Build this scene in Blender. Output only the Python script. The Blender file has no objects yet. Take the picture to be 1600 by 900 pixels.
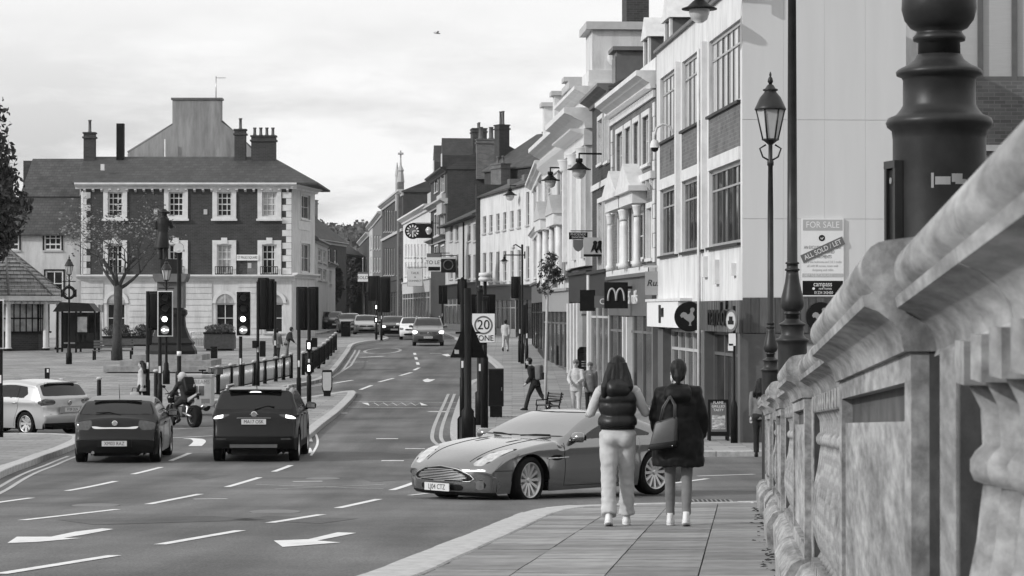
import bpy, bmesh, math, random
from mathutils import Vector, Matrix
R = math.radians
scene = bpy.context.scene
COL = scene.collection
random.seed(7)

# ---------------------------------------------------------------- camera, sky, sun, exposure
F, HY, EYE = 4000.0, 485.0, 3.2          # focal length in px of a 1600 px wide frame, eye-level row, eye height
cam_d = bpy.data.cameras.new('camera'); cam = bpy.data.objects.new('camera', cam_d); COL.objects.link(cam)
cam_d.sensor_width = 36; cam_d.lens = 90; cam_d.clip_start = 0.1; cam_d.clip_end = 12000
cam.location = (0, 0, EYE); cam.rotation_euler = (R(90) + math.atan((HY - 450) / F), 0, 0)
cam_d.dof.use_dof = True; cam_d.dof.focus_distance = 45; cam_d.dof.aperture_fstop = 24
scene.camera = cam
scene.view_settings.view_transform = 'Standard'; scene.view_settings.look = 'None'
scene.view_settings.exposure = 0.12; scene.view_settings.gamma = 1; scene.view_settings.use_curve_mapping = False
scene.render.engine = 'CYCLES'
scene.cycles.use_denoising = True
scene.cycles.max_bounces = 6; scene.cycles.diffuse_bounces = 3; scene.cycles.glossy_bounces = 3
scene.cycles.transmission_bounces = 4; scene.cycles.transparent_max_bounces = 6
scene.cycles.caustics_reflective = False; scene.cycles.caustics_refractive = False
scene.render.resolution_x = 1024; scene.render.resolution_y = 576

SUN_EL, SUN_TO = R(26), Vector((0.90, 0.43, 0)).normalized()     # low evening sun from the left, a little behind
w = bpy.data.worlds.new('World'); scene.world = w; w.use_nodes = True
nt = w.node_tree; nt.nodes.clear()
def N(t, **k):
    n = nt.nodes.new(t)
    for a, b in k.items(): setattr(n, a, b)
    return n
sky = N('ShaderNodeTexSky', sky_type='NISHITA', sun_disc=False)
sky.sun_elevation = SUN_EL; sky.sun_rotation = math.atan2(-SUN_TO.x, -SUN_TO.y)
bw = N('ShaderNodeRGBToBW'); nt.links.new(sky.outputs[0], bw.inputs[0])
sc1 = N('ShaderNodeMath', operation='MULTIPLY'); nt.links.new(bw.outputs[0], sc1.inputs[0]); sc1.inputs[1].default_value = 0.1
tc = N('ShaderNodeTexCoord'); mp = N('ShaderNodeMapping'); nt.links.new(tc.outputs['Generated'], mp.inputs[0])
mp.inputs['Scale'].default_value = (9, 9, 34); mp.inputs['Location'].default_value = (3.3, 0.6, 1.9)
no = N('ShaderNodeTexNoise'); no.inputs['Scale'].default_value = 1.0; no.inputs['Detail'].default_value = 9; no.inputs['Roughness'].default_value = 0.6
nt.links.new(mp.outputs[0], no.inputs[0])
cr = N('ShaderNodeValToRGB'); nt.links.new(no.outputs[0], cr.inputs[0])
cr.color_ramp.elements[0].position = 0.36; cr.color_ramp.elements[0].color = (0.54, 0.54, 0.54, 1)
cr.color_ramp.elements[1].position = 0.60; cr.color_ramp.elements[1].color = (1.0, 1.0, 1.0, 1)
cb = N('ShaderNodeRGBToBW'); nt.links.new(cr.outputs[0], cb.inputs[0])
# cloud is a little thinner and brighter higher up, as in the photograph
sx = N('ShaderNodeSeparateXYZ'); nt.links.new(tc.outputs['Generated'], sx.inputs[0])
mr = N('ShaderNodeMapRange'); nt.links.new(sx.outputs[2], mr.inputs[0])
mr.inputs[1].default_value = 0.045; mr.inputs[2].default_value = 0.12; mr.inputs[3].default_value = 0.0; mr.inputs[4].default_value = 0.9
mx = N('ShaderNodeMix', data_type='FLOAT'); nt.links.new(mr.outputs[0], mx.inputs[0]); nt.links.new(cb.outputs[0], mx.inputs[2]); mx.inputs[3].default_value = 0.97
mx2 = N('ShaderNodeMix', data_type='FLOAT'); mx2.inputs[0].default_value = 0.9
nt.links.new(sc1.outputs[0], mx2.inputs[2]); nt.links.new(mx.outputs[0], mx2.inputs[3])
bg = N('ShaderNodeBackground'); nt.links.new(mx2.outputs[0], bg.inputs[0]); bg.inputs[1].default_value = 0.99
wo = N('ShaderNodeOutputWorld'); nt.links.new(bg.outputs[0], wo.inputs[0])
sun_d = bpy.data.lights.new('sun', 'SUN'); sun = bpy.data.objects.new('sun', sun_d); COL.objects.link(sun)
sun_d.energy = 2.3; sun_d.angle = R(1.0); sun_d.color = (1, 1, 1)
sdir = Vector((SUN_TO.x * math.cos(SUN_EL), SUN_TO.y * math.cos(SUN_EL), -math.sin(SUN_EL)))
sun.rotation_euler = sdir.to_track_quat('-Z', 'Y').to_euler()

# ---------------------------------------------------------------- lie of the land: the bridge runs down, the street climbs again
_P = [(-80, -0.6), (-25, 0.0), (0, 1.07), (20, 1.97), (36, 2.69), (44, 3.0), (53, 3.2), (70, 3.3), (87, 3.2), (110, 2.75),
      (145, 2.15), (180, 1.9), (250, 1.5), (400, 1.2), (900, 1.0), (6000, 1.0)]
def _drop(y):
    if y <= _P[0][0]: return _P[0][1]
    for i in range(len(_P) - 1):
        (x0, a), (x1, b) = _P[i], _P[i + 1]
        if y <= x1:
            def sl(j):
                if j <= 0 or j >= len(_P) - 1: return 0
                s0 = (_P[j][1] - _P[j - 1][1]) / (_P[j][0] - _P[j - 1][0]); s1 = (_P[j + 1][1] - _P[j][1]) / (_P[j + 1][0] - _P[j][0])
                return 0 if s0 * s1 <= 0 else 2 * s0 * s1 / (s0 + s1)
            h = x1 - x0; t = (y - x0) / h; m0, m1 = sl(i) * h, sl(i + 1) * h
            return (2*t**3 - 3*t*t + 1) * a + (t**3 - 2*t*t + t) * m0 + (-2*t**3 + 3*t*t) * b + (t**3 - t*t) * m1
    return _P[-1][1]
YK = list(range(-80, 100, 1)) + list(range(100, 200, 2)) + list(range(200, 420, 10)) + [450, 500, 600, 800, 1000, 1200, 1500]
ZK = [EYE - _drop(y) for y in YK]
import bisect
def G(y):
    i = min(max(bisect.bisect_right(YK, y) - 1, 0), len(YK) - 2)
    t = (y - YK[i]) / (YK[i + 1] - YK[i]); return ZK[i] + (ZK[i + 1] - ZK[i]) * min(max(t, 0), 1)
def at(px, py, d): return Vector(((px - 800) / F * d, d, EYE + (HY - py) / F * d))
def gnd(px, py, dz=0.0):
    a, b = 3.0, 900.0
    for _ in range(50):
        m = (a + b) / 2
        if HY + F * (EYE - G(m) - dz) / m > py: a = m
        else: b = m
    return Vector(((px - 800) / F * a, a, G(a) + dz))
def gp(px, py): v = gnd(px, py); return (v.x, v.y)

# ---------------------------------------------------------------- materials (the photograph is black and white: every colour is a grey)
MATS = {}
def mat(name, v, rough=0.7, var=0.15, scale=3.0, bump=0.0, metal=0.0, spec=0.5, emit=0, coat=0.0, kind=None, dark=None, stretch=None, bscale=None):
    if name in MATS: return MATS[name]
    m = bpy.data.materials.new(name); m.use_nodes = True; t = m.node_tree; p = t.nodes['Principled BSDF']
    L = t.links.new
    p.inputs['Roughness'].default_value = rough; p.inputs['Metallic'].default_value = metal
    p.inputs['Specular IOR Level'].default_value = spec; p.inputs['Coat Weight'].default_value = coat
    p.inputs['Coat Roughness'].default_value = 0.04
    MATS[name] = m
    if emit:
        p.inputs['Emission Color'].default_value = (1, 1, 1, 1); p.inputs['Emission Strength'].default_value = emit
    if var <= 0 and not kind:
        p.inputs['Base Color'].default_value = (v, v, v, 1); return m
    co = t.nodes.new('ShaderNodeTexCoord'); src = co.outputs['Object']
    if stretch:
        mpp = t.nodes.new('ShaderNodeMapping'); mpp.inputs['Scale'].default_value = stretch; L(src, mpp.inputs[0]); src = mpp.outputs[0]
    n1 = t.nodes.new('ShaderNodeTexNoise'); n1.inputs['Scale'].default_value = scale; n1.inputs['Detail'].default_value = 5; n1.inputs['Roughness'].default_value = 0.6; L(src, n1.inputs[0])
    r = t.nodes.new('ShaderNodeMapRange'); L(n1.outputs[0], r.inputs[0]); r.inputs[1].default_value = 0.3; r.inputs[2].default_value = 0.7
    r.inputs[3].default_value = v * (1 - var); r.inputs[4].default_value = v * (1 + var)
    val = r.outputs[0]
    if kind in ('brick', 'paving', 'tile'):
        br = t.nodes.new('ShaderNodeTexBrick')
        if kind == 'brick':                       # x along the wall and z up: turn z into the texture's second axis
            sp = t.nodes.new('ShaderNodeSeparateXYZ'); cm = t.nodes.new('ShaderNodeCombineXYZ'); ad = t.nodes.new('ShaderNodeMath'); ad.operation = 'ADD'
            L(co.outputs['Object'], sp.inputs[0]); L(sp.outputs[0], ad.inputs[0]); L(sp.outputs[1], ad.inputs[1]); L(ad.outputs[0], cm.inputs[0]); L(sp.outputs[2], cm.inputs[1]); L(cm.outputs[0], br.inputs[0])
            br.inputs['Scale'].default_value = 1; br.inputs['Brick Width'].default_value = bscale or 0.3; br.inputs['Row Height'].default_value = (bscale or 0.3) / 3; br.inputs['Mortar Size'].default_value = 0.008 * (bscale or 0.3) / 0.3
        elif kind == 'paving':
            L(co.outputs['Object'], br.inputs[0]); br.inputs['Scale'].default_value = 1; br.inputs['Brick Width'].default_value = bscale or 0.7; br.inputs['Row Height'].default_value = (bscale or 0.7) * 0.7; br.inputs['Mortar Size'].default_value = 0.012
        else:
            sp = t.nodes.new('ShaderNodeSeparateXYZ'); cm = t.nodes.new('ShaderNodeCombineXYZ')
            L(co.outputs['Object'], sp.inputs[0]); L(sp.outputs[0], cm.inputs[0]); L(sp.outputs[2], cm.inputs[1]); L(cm.outputs[0], br.inputs[0])
            br.inputs['Scale'].default_value = 1; br.inputs['Brick Width'].default_value = bscale or 0.35; br.inputs['Row Height'].default_value = (bscale or 0.35) * .55; br.inputs['Mortar Size'].default_value = 0.015
        br.inputs['Color1'].default_value = (0.8, 0.8, 0.8, 1); br.inputs['Color2'].default_value = (1.2, 1.2, 1.2, 1)
        mo = dark if dark is not None else (1.5 if kind == 'brick' else 0.55); br.inputs['Mortar'].default_value = (mo, mo, mo, 1)
        ml = t.nodes.new('ShaderNodeMath'); ml.operation = 'MULTIPLY'; L(val, ml.inputs[0]); L(br.outputs['Color'], ml.inputs[1]); val = ml.outputs[0]
        bp = t.nodes.new('ShaderNodeBump'); bp.inputs['Strength'].default_value = 0.35; bp.inputs['Distance'].default_value = 0.01; bp.invert = True
        L(br.outputs['Fac'], bp.inputs['Height']); L(bp.outputs[0], p.inputs['Normal'])
    elif kind in ('weather', 'asphalt', 'render'):
        n2 = t.nodes.new('ShaderNodeTexNoise'); n2.inputs['Detail'].default_value = 8; n2.inputs['Roughness'].default_value = 0.7
        if kind == 'weather':
            m3 = t.nodes.new('ShaderNodeMapping'); m3.inputs['Scale'].default_value = (1.6, .22, 1.3); L(co.outputs['Object'], m3.inputs[0]); L(m3.outputs[0], n2.inputs[0]); n2.inputs['Scale'].default_value = 3.2
            a0, a1, b0, b1 = .38, .62, .52, 1.12
        elif kind == 'asphalt':
            L(co.outputs['Object'], n2.inputs[0]); n2.inputs['Scale'].default_value = 42; a0, a1, b0, b1 = .36, .64, .55, 1.45
            m4 = t.nodes.new('ShaderNodeMapping'); m4.inputs['Scale'].default_value = (.9, .07, 1); m4.inputs['Rotation'].default_value = (0, 0, .02); L(co.outputs['Object'], m4.inputs[0])
            n4 = t.nodes.new('ShaderNodeTexNoise'); n4.inputs['Scale'].default_value = 1.3; n4.inputs['Detail'].default_value = 4; L(m4.outputs[0], n4.inputs[0])
            r4_ = t.nodes.new('ShaderNodeMapRange'); L(n4.outputs[0], r4_.inputs[0]); r4_.inputs[1].default_value = .32; r4_.inputs[2].default_value = .68; r4_.inputs[3].default_value = .74; r4_.inputs[4].default_value = 1.26
            mm = t.nodes.new('ShaderNodeMath'); mm.operation = 'MULTIPLY'; L(val, mm.inputs[0]); L(r4_.outputs[0], mm.inputs[1]); val = mm.outputs[0]
        else:
            m3 = t.nodes.new('ShaderNodeMapping'); m3.inputs['Scale'].default_value = (1.2, 1.2, .25); L(co.outputs['Object'], m3.inputs[0]); L(m3.outputs[0], n2.inputs[0]); n2.inputs['Scale'].default_value = 1.5
            a0, a1, b0, b1 = .3, .55, .70, 1.04
        r2 = t.nodes.new('ShaderNodeMapRange'); L(n2.outputs[0], r2.inputs[0])
        r2.inputs[1].default_value = a0; r2.inputs[2].default_value = a1; r2.inputs[3].default_value = b0; r2.inputs[4].default_value = b1
        ml = t.nodes.new('ShaderNodeMath'); ml.operation = 'MULTIPLY'; L(val, ml.inputs[0]); L(r2.outputs[0], ml.inputs[1]); val = ml.outputs[0]
        if bump:
            bp = t.nodes.new('ShaderNodeBump'); bp.inputs['Strength'].default_value = bump; bp.inputs['Distance'].default_value = 0.01; L(n2.outputs[0], bp.inputs['Height']); L(bp.outputs[0], p.inputs['Normal'])
    elif bump:
        bp = t.nodes.new('ShaderNodeBump'); bp.inputs['Strength'].default_value = bump; bp.inputs['Distance'].default_value = 0.02; L(n1.outputs[0], bp.inputs['Height']); L(bp.outputs[0], p.inputs['Normal'])
    cc = t.nodes.new('ShaderNodeCombineColor')
    for i in range(3): L(val, cc.inputs[i])
    L(cc.outputs[0], p.inputs['Base Color'])
    return m
M = dict(
 asphalt=mat('asphalt', .118, .85, .34, .3, .25, kind='asphalt', spec=.3), kerb=mat('kerb_granite', .42, .8, .22, 9, .2),
 pavement=mat('pavement_flags', .27, .85, .18, .5, kind='paving', bscale=.9), plaza=mat('plaza_paving', .25, .85, .25, .25, kind='paving', bscale=.7),
 slab=mat('slab', .215, .8, .32, 3.0, .2), slab2=mat('slab_pale', .27, .8, .3, 3.0, .2), slab3=mat('slab_dark', .17, .8, .32, 3.0, .2),
 yellow=mat('yellow_line_paint', .40, .8, .2, 6), paint=mat('road_paint', .68, .7, .18, 6), ground=mat('earth', .16, .9, .3, .05), grass=mat('grass', .09, .9, .3, .3),
 stone=mat('bridge_stone', .36, .92, .34, 26, .5, kind='weather', stretch=(1, .18, 1), spec=.2), stonedark=mat('bridge_stone_dark', .085, .9, .3, 6, .5, kind='weather'),  # second stone is much darker, for recesses, pier cores and end faces
 iron=mat('painted_iron', .022, .42, .3, 8, .12, spec=.3), black=mat('black_paint', .008, .5, .2, 5, spec=.14), blackg=mat('black_gloss', .006, .22, 0, spec=.3), rubber=mat('rubber', .010, .85, .2, 20, spec=.15),
 white=mat('white_render', .66, .75, .06, .7, .05, kind='render'), cream=mat('cream_render', .52, .75, .08, .6, .05, kind='render'), grey=mat('grey_render', .42, .8, .12, .6, kind='render'),
 panelwhite=mat('render_panel_white', .63, .75, .045, .9, stretch=(1, 2.2, .2)), blindskypane=mat('pane_blinds_sky_reflection', .55, .1, .3, 1.6, stretch=(6, 6, .3), spec=.6),  # pale upper panes: blinds plus the sky's reflection put into the colour
 stucco=mat('white_stucco', .60, .7, .06, 1.5, kind='render'), trim=mat('white_trim', .64, .55, .12, 2.5), trimgrey=mat('grey_trim', .45, .6, .08, 4),
 brick=mat('brick_dark', .036, .85, .25, 1.2, kind='brick', dark=2.0), brickmid=mat('brick_mid', .12, .85, .22, 1.2, kind='brick', dark=1.5), bricklight=mat('brick_light', .27, .85, .2, 1.2, kind='brick', dark=1.3),
 brickwhite=mat('brick_painted', .62, .75, .1, .8, kind='brick', dark=.85), slate=mat('slate', .05, .75, .25, 1.5, kind='tile', dark=.6), tile=mat('clay_tile', .06, .85, .35, 1.2, kind='tile', dark=.5), tilep=mat('kiosk_tile', .26, .8, .25, 2, kind='tile', dark=.35),
 lead=mat('lead', .13, .6, .2, 2), pot=mat('chimney_pot', .12, .85, .25, 4), glass=mat('window_glass', .02, .06, .6, .6, spec=.4), glassl=mat('window_glass_curtained', .38, .12, .45, 2.0, spec=.7),
 shopglass=mat('shop_glass', .03, .14, .9, .5, spec=.2), shopdark=mat('shopfront_dark', .022, .5, .3, 3, spec=.2), shopgrey=mat('shopfront_grey', .10, .5, .15, 3), shoplight=mat('shopfront_light', .5, .5, .1, 3),
 wood=mat('vertical_boards', .07, .6, .35, 3, stretch=(9, 9, .6)), wood2=mat('vertical_boards_pale', .11, .6, .35, 3, stretch=(9, 9, .6)), bench=mat('bench_wood', .09, .6, .3, 6), signwhite=mat('sign_white', .78, .5, .03, 3), signgrey=mat('sign_grey', .3, .5, .05, 3), signdark=mat('sign_dark', .010, .4, .1, 3, spec=.15), signmid=mat('sign_mid', .13, .5, .08, 3),
 alu=mat('aluminium', .5, .4, .1, 5, metal=.7), steel=mat('steel', .35, .35, .1, 8, metal=.9), chrome=mat('chrome', .75, .1, 0, metal=1), bronze=mat('statue_bronze', .014, .5, .35, 5, .2, spec=.25),
 lampglass=mat('lamp_glass', .5, .12, .1, 3, spec=.6), lamplit=mat('signal_lit', .9, .4, 0, emit=4), carlamp=mat('headlamp_lit', .9, .3, 0, emit=3.0), lens=mat('signal_lens_dark', .03, .15, 0),
 foliage=mat('foliage_dark', .035, .7, .45, 1.3), foliage2=mat('foliage_mid', .07, .7, .4, 1.3), foliage3=mat('foliage_pale', .17, .7, .35, 1.3), bark=mat('bark', .05, .9, .35, 7, .5), twig=mat('twig', .09, .9, .2, 8),
 skin=mat('skin', .42, .55, .08, 14), hair=mat('hair_dark', .010, .5, .4, 14, .3, stretch=(10, 10, 1), spec=.25), denim=mat('pale_denim', .46, .85, .14, 8, .2), greytr=mat('grey_leggings', .17, .85, .12, 10), puffer=mat('puffer_dark', .009, .55, .3, 9, .15, spec=.15), puffer2=mat('puffer_sheen', .014, .4, .3, 9, .2, spec=.3), shoe=mat('white_shoe', .7, .6, .08, 9), leather=mat('grey_leather', .045, .45, .18, 9, .1), paleclo=mat('pale_cloth', .5, .85, .1, 9, .15), darkclo=mat('dark_cloth', .012, .85, .25, 9, .15), midclo=mat('mid_cloth', .15, .85, .2, 9, .15), sleeve=mat('pale_sleeve', .5, .85, .08, 9, .15),
)

# ---------------------------------------------------------------- mesh helpers
class MB:
    def __init__(s): s.v = []; s.f = []; s.sm = []
    def add(s, vs, fs, smooth=False):
        o = len(s.v); s.v += [tuple(v) for v in vs]; s.f += [tuple(i + o for i in f) for f in fs]; s.sm += [smooth] * len(fs); return s
    def hexa(s, p):                                    # eight points: bottom ring then top ring
        return s.add(p, [(3, 2, 1, 0), (4, 5, 6, 7), (0, 1, 5, 4), (1, 2, 6, 5), (2, 3, 7, 6), (3, 0, 4, 7)])
    def box(s, x0, x1, y0, y1, z0, z1):
        return s.hexa([(x0, y0, z0), (x1, y0, z0), (x1, y1, z0), (x0, y1, z0), (x0, y0, z1), (x1, y0, z1), (x1, y1, z1), (x0, y1, z1)])
    def cbox(s, c, sz, rz=0, rx=0, ry=0):
        m = Matrix.Translation(c) @ Matrix.Rotation(rz, 4, 'Z') @ Matrix.Rotation(ry, 4, 'Y') @ Matrix.Rotation(rx, 4, 'X')
        a, b, h = sz[0] / 2, sz[1] / 2, sz[2] / 2
        return s.hexa([m @ Vector(q) for q in [(-a, -b, -h), (a, -b, -h), (a, b, -h), (-a, b, -h), (-a, -b, h), (a, -b, h), (a, b, h), (-a, b, h)]])
    def prism(s, poly, axis, a, b):                    # poly in the two other axes, extruded along axis from a to b
        n = len(poly)
        def P(q, t): return {'x': (t, q[0], q[1]), 'y': (q[0], t, q[1]), 'z': (q[0], q[1], t)}[axis]
        ar = sum(poly[i][0] * poly[(i + 1) % n][1] - poly[(i + 1) % n][0] * poly[i][1] for i in range(n))
        fl = (ar > 0) ^ (axis == 'y')
        fs = [tuple(range(n - 1, -1, -1)), tuple(range(n, 2 * n))] + [(i, (i + 1) % n, (i + 1) % n + n, i + n) for i in range(n)]
        if not fl: fs = [tuple(reversed(f)) for f in fs]
        return s.add([P(q, a) for q in poly] + [P(q, b) for q in poly], fs)
    def lathe(s, prof, c=(0, 0, 0), n=16, smooth=True, sx=1, sy=1, a0=0, caps=True):
        vs = []; k = len(prof)
        for r, z in prof:
            for i in range(n):
                a = a0 + 2 * math.pi * i / n; vs.append((c[0] + r * sx * math.cos(a), c[1] + r * sy * math.sin(a), c[2] + z))
        fs = [(j * n + i, j * n + (i + 1) % n, (j + 1) * n + (i + 1) % n, (j + 1) * n + i) for j in range(k - 1) for i in range(n)]
        if prof[0][1] > prof[-1][1]: fs = [tuple(reversed(f)) for f in fs]
        s.add(vs, fs, smooth)
        if not caps: return s
        lo, hi = tuple(range(n - 1, -1, -1)), tuple(range((k - 1) * n, k * n)); o = len(s.v) - len(vs)
        for cap in (lo, hi): s.f.append(tuple(o + i for i in cap)); s.sm.append(False)
        return s
    def tube(s, pts, rad, n=8, smooth=True, fl=1.0):   # round rod through points; rad is one number or one per point
        pts = [Vector(p) for p in pts]; k = len(pts)
        if not isinstance(rad, (list, tuple)): rad = [rad] * k
        vs = []; up = None
        for i, p in enumerate(pts):
            t = (pts[min(i + 1, k - 1)] - pts[max(i - 1, 0)]).normalized()
            if up is None: up = t.orthogonal().normalized()
            u = (up - t * up.dot(t))
            u = u.normalized() if u.length > 1e-5 else t.orthogonal().normalized()
            up = u; q = t.cross(u)
            for j in range(n):
                a = 2 * math.pi * j / n; vs.append(p + (u * math.cos(a) + q * math.sin(a) * fl) * rad[i])
        fs = [(j * n + i, j * n + (i + 1) % n, (j + 1) * n + (i + 1) % n, (j + 1) * n + i) for j in range(k - 1) for i in range(n)]
        o = len(s.v); s.add(vs, fs, smooth)
        s.f.append(tuple(o + i for i in range(n - 1, -1, -1))); s.sm.append(False)
        s.f.append(tuple(o + (k - 1) * n + i for i in range(n))); s.sm.append(False)
        return s
    def loft(s, rings, smooth=True):                   # rings: (centre, rx, ry[, squareness]) stacked roughly upwards
        n = 20; vs = []
        for rg in rings:
            c, rx, ry = rg[:3]; e = rg[3] if len(rg) > 3 else 1.0
            for i in range(n):
                a = 2 * math.pi * i / n; ca, sa = math.cos(a), math.sin(a)
                vs.append((c[0] + rx * math.copysign(abs(ca) ** e, ca), c[1] + ry * math.copysign(abs(sa) ** e, sa), c[2]))
        k = len(rings)
        fs = [(j * n + i, j * n + (i + 1) % n, (j + 1) * n + (i + 1) % n, (j + 1) * n + i) for j in range(k - 1) for i in range(n)]
        o = len(s.v); s.add(vs, fs, smooth)
        s.f.append(tuple(o + i for i in range(n - 1, -1, -1))); s.sm.append(smooth); s.f.append(tuple(o + (k - 1) * n + i for i in range(n))); s.sm.append(smooth)
        return s
    def ball(s, c, r, n=12, sx=1, sy=1, sz=1):
        k = max(5, n // 2 + 1)
        pr = [(r * math.sin(math.pi * j / k), -r * sz * math.cos(math.pi * j / k)) for j in range(k + 1)]
        pr[0] = (r * .02, pr[0][1]); pr[-1] = (r * .02, pr[-1][1])
        return s.lathe(pr, c, n, True, sx, sy)
    def disc(s, c, r, axis='y', th=.02, n=24, rx=None):   # coin whose faces look along axis
        poly = [((rx or r) * math.cos(2 * math.pi * i / n), r * math.sin(2 * math.pi * i / n)) for i in range(n)]
        i = 'xyz'.index(axis); q = [k for k in range(3) if k != i]
        return s.prism([(p[0] + c[q[0]], p[1] + c[q[1]]) for p in poly], axis, c[i] - th / 2, c[i] + th / 2)
    def mesh(s, name, m):
        me = bpy.data.meshes.new(name); me.from_pydata(s.v, [], s.f); me.polygons.foreach_set('use_smooth', s.sm); me.update()
        if m: me.materials.append(m)
        return me
    def build(s, name, m, parent=None, loc=None):
        return link(name, s.mesh(name, m), parent, loc)
def link(name, me, parent=None, loc=None, rot=None):
    o = bpy.data.objects.new(name, me); COL.objects.link(o)
    if parent: o.parent = parent
    if loc is not None: o.location = loc
    if rot is not None: o.rotation_euler = rot
    return o
def tag(o, label=None, cat=None, group=None, kind=None):
    if label: o['label'] = label
    if cat: o['category'] = cat
    if group: o['group'] = group
    if kind: o['kind'] = kind
    return o
def thing(name, label, cat, loc, rz=0, group=None):
    return tag(link(name, None, None, loc, (0, 0, rz)), label, cat, group)
def copy_tree(o, parent=None):
    c = o.copy(); COL.objects.link(c); c.parent = parent
    for ch in list(o.children): copy_tree(ch, c)
    return c
def bevelled(mb, name, m, parent, wd=.02, seg=2, loc=None, smooth=True):
    bm = bmesh.new(); me = mb.mesh(name, m); bm.from_mesh(me)
    bmesh.ops.remove_doubles(bm, verts=bm.verts, dist=1e-5)
    bmesh.ops.bevel(bm, geom=[e for e in bm.edges if len(e.link_faces) == 2 and e.calc_face_angle(0) > .5], offset=wd, segments=seg, profile=.5, affect='EDGES')
    if smooth:
        for f in bm.faces: f.smooth = True
    bm.to_mesh(me); bm.free(); me.update()
    if smooth: me.set_sharp_from_angle(angle=R(35))
    return link(name, me, parent, loc)
def baked(o, mods, name=None):                          # give the object modifiers, keep only the resulting mesh
    for t, kw in mods:
        md = o.modifiers.new(t, t)
        for a, b in kw.items(): setattr(md, a, b)
    dg = bpy.context.evaluated_depsgraph_get(); dg.update()
    me = bpy.data.meshes.new_from_object(o.evaluated_get(dg)); o.modifiers.clear(); old = o.data; o.data = me; bpy.data.meshes.remove(old)
    for p in me.polygons: p.use_smooth = True
    return o
_TX = {}
def text(s, size, m, parent, loc, rot=(R(90), 0, 0), ext=.003, align='CENTER', sx=1.0, name='lettering', shear=0):
    key = (s, round(size, 4), m.name, ext, align, shear)
    if key not in _TX:
        c = bpy.data.curves.new('text', 'FONT'); c.body = s; c.size = size; c.extrude = ext; c.align_x = align; c.align_y = 'CENTER'; c.shear = shear; c.resolution_u = 3
        o = bpy.data.objects.new('text', c); COL.objects.link(o); dg = bpy.context.evaluated_depsgraph_get()
        me = bpy.data.meshes.new_from_object(o.evaluated_get(dg)); me.materials.clear(); me.materials.append(m)
        bpy.data.objects.remove(o); bpy.data.curves.remove(c); me.name = 'lettering'; _TX[key] = me
    o = link(name, _TX[key], parent, loc, rot); o.scale = (sx, 1, 1); return o
def sheet(name, poly, m, dz=0.0, skirt=0.0, parent=None, zf=None):
    """flat-lying polygon draped over the land; skirt>0 makes it a raised block"""
    bm = bmesh.new(); f = bm.faces.new([bm.verts.new((p[0], p[1], 0)) for p in poly])
    if f.calc_area() and f.normal.z < 0: pass
    y0, y1 = min(p[1] for p in poly), max(p[1] for p in poly)
    for y in YK:
        if y0 < y < y1:
            bmesh.ops.bisect_plane(bm, geom=bm.verts[:] + bm.edges[:] + bm.faces[:], plane_co=(0, y, 0), plane_no=(0, 1, 0), dist=1e-6)
    bm.normal_update()
    if bm.faces and sum(q.normal.z for q in bm.faces) < 0: bmesh.ops.reverse_faces(bm, faces=bm.faces[:])
    for v in bm.verts: v.co.z = (zf(v.co.x, v.co.y) if zf else G(v.co.y)) + dz
    if skirt:
        be = [e for e in bm.edges if len(e.link_faces) == 1]
        r = bmesh.ops.extrude_edge_only(bm, edges=be)
        for v in [g for g in r['geom'] if isinstance(g, bmesh.types.BMVert)]: v.co.z -= skirt
        bmesh.ops.recalc_face_normals(bm, faces=bm.faces)
    bmesh.ops.triangulate(bm, faces=[q for q in bm.faces if len(q.verts) > 4])
    me = bpy.data.meshes.new(name); bm.to_mesh(me); bm.free(); me.materials.append(m)
    return link(name, me, parent)

# ================================================================ THE SETTING: ground, road, pavements
def S(o): return tag(o, kind='structure')
def hill_z(x, y):
    z = G(y)
    if y < -45: z += 20 * min(1, (-45 - y) / 35)          # rise added unseen behind the viewer, hides low sky from dark cars' reflections
    if y > 420:
        z += 30 * max(0, min(1, (y - 450) / 750)) ** 1.4 * (1 + .25 * math.sin(x * .006 + 1.2) + .12 * math.sin(x * .021)) if y < 3000 else 20
    return z
bm = bmesh.new(); xs = [-1400, -700, -400, -250, -160, -110, -70, -50, -35, -25, -15, -8, 0, 8, 15, 25, 35, 50, 75, 110, 160, 250, 400, 700, 1400]
ys = [y for y in YK if y % 4 == 0 or y > 200]; rows = []
for y in ys: rows.append([bm.verts.new((x, y, hill_z(x, y) - .06)) for x in xs])
for j in range(len(ys) - 1):
    for i in range(len(xs) - 1): bm.faces.new((rows[j][i], rows[j][i + 1], rows[j + 1][i + 1], rows[j + 1][i]))
me = bpy.data.meshes.new('ground'); bm.to_mesh(me); bm.free(); me.materials.append(M['grass']); ground = S(link('ground', me))
road = S(sheet('road', [(-75, -30), (40, -30), (40, 75), (12, 100), (8, 190), (-8, 330), (-16, 410), (-26, 410), (-30, 250), (-45, 130), (-75, 100)], M['asphalt']))

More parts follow.
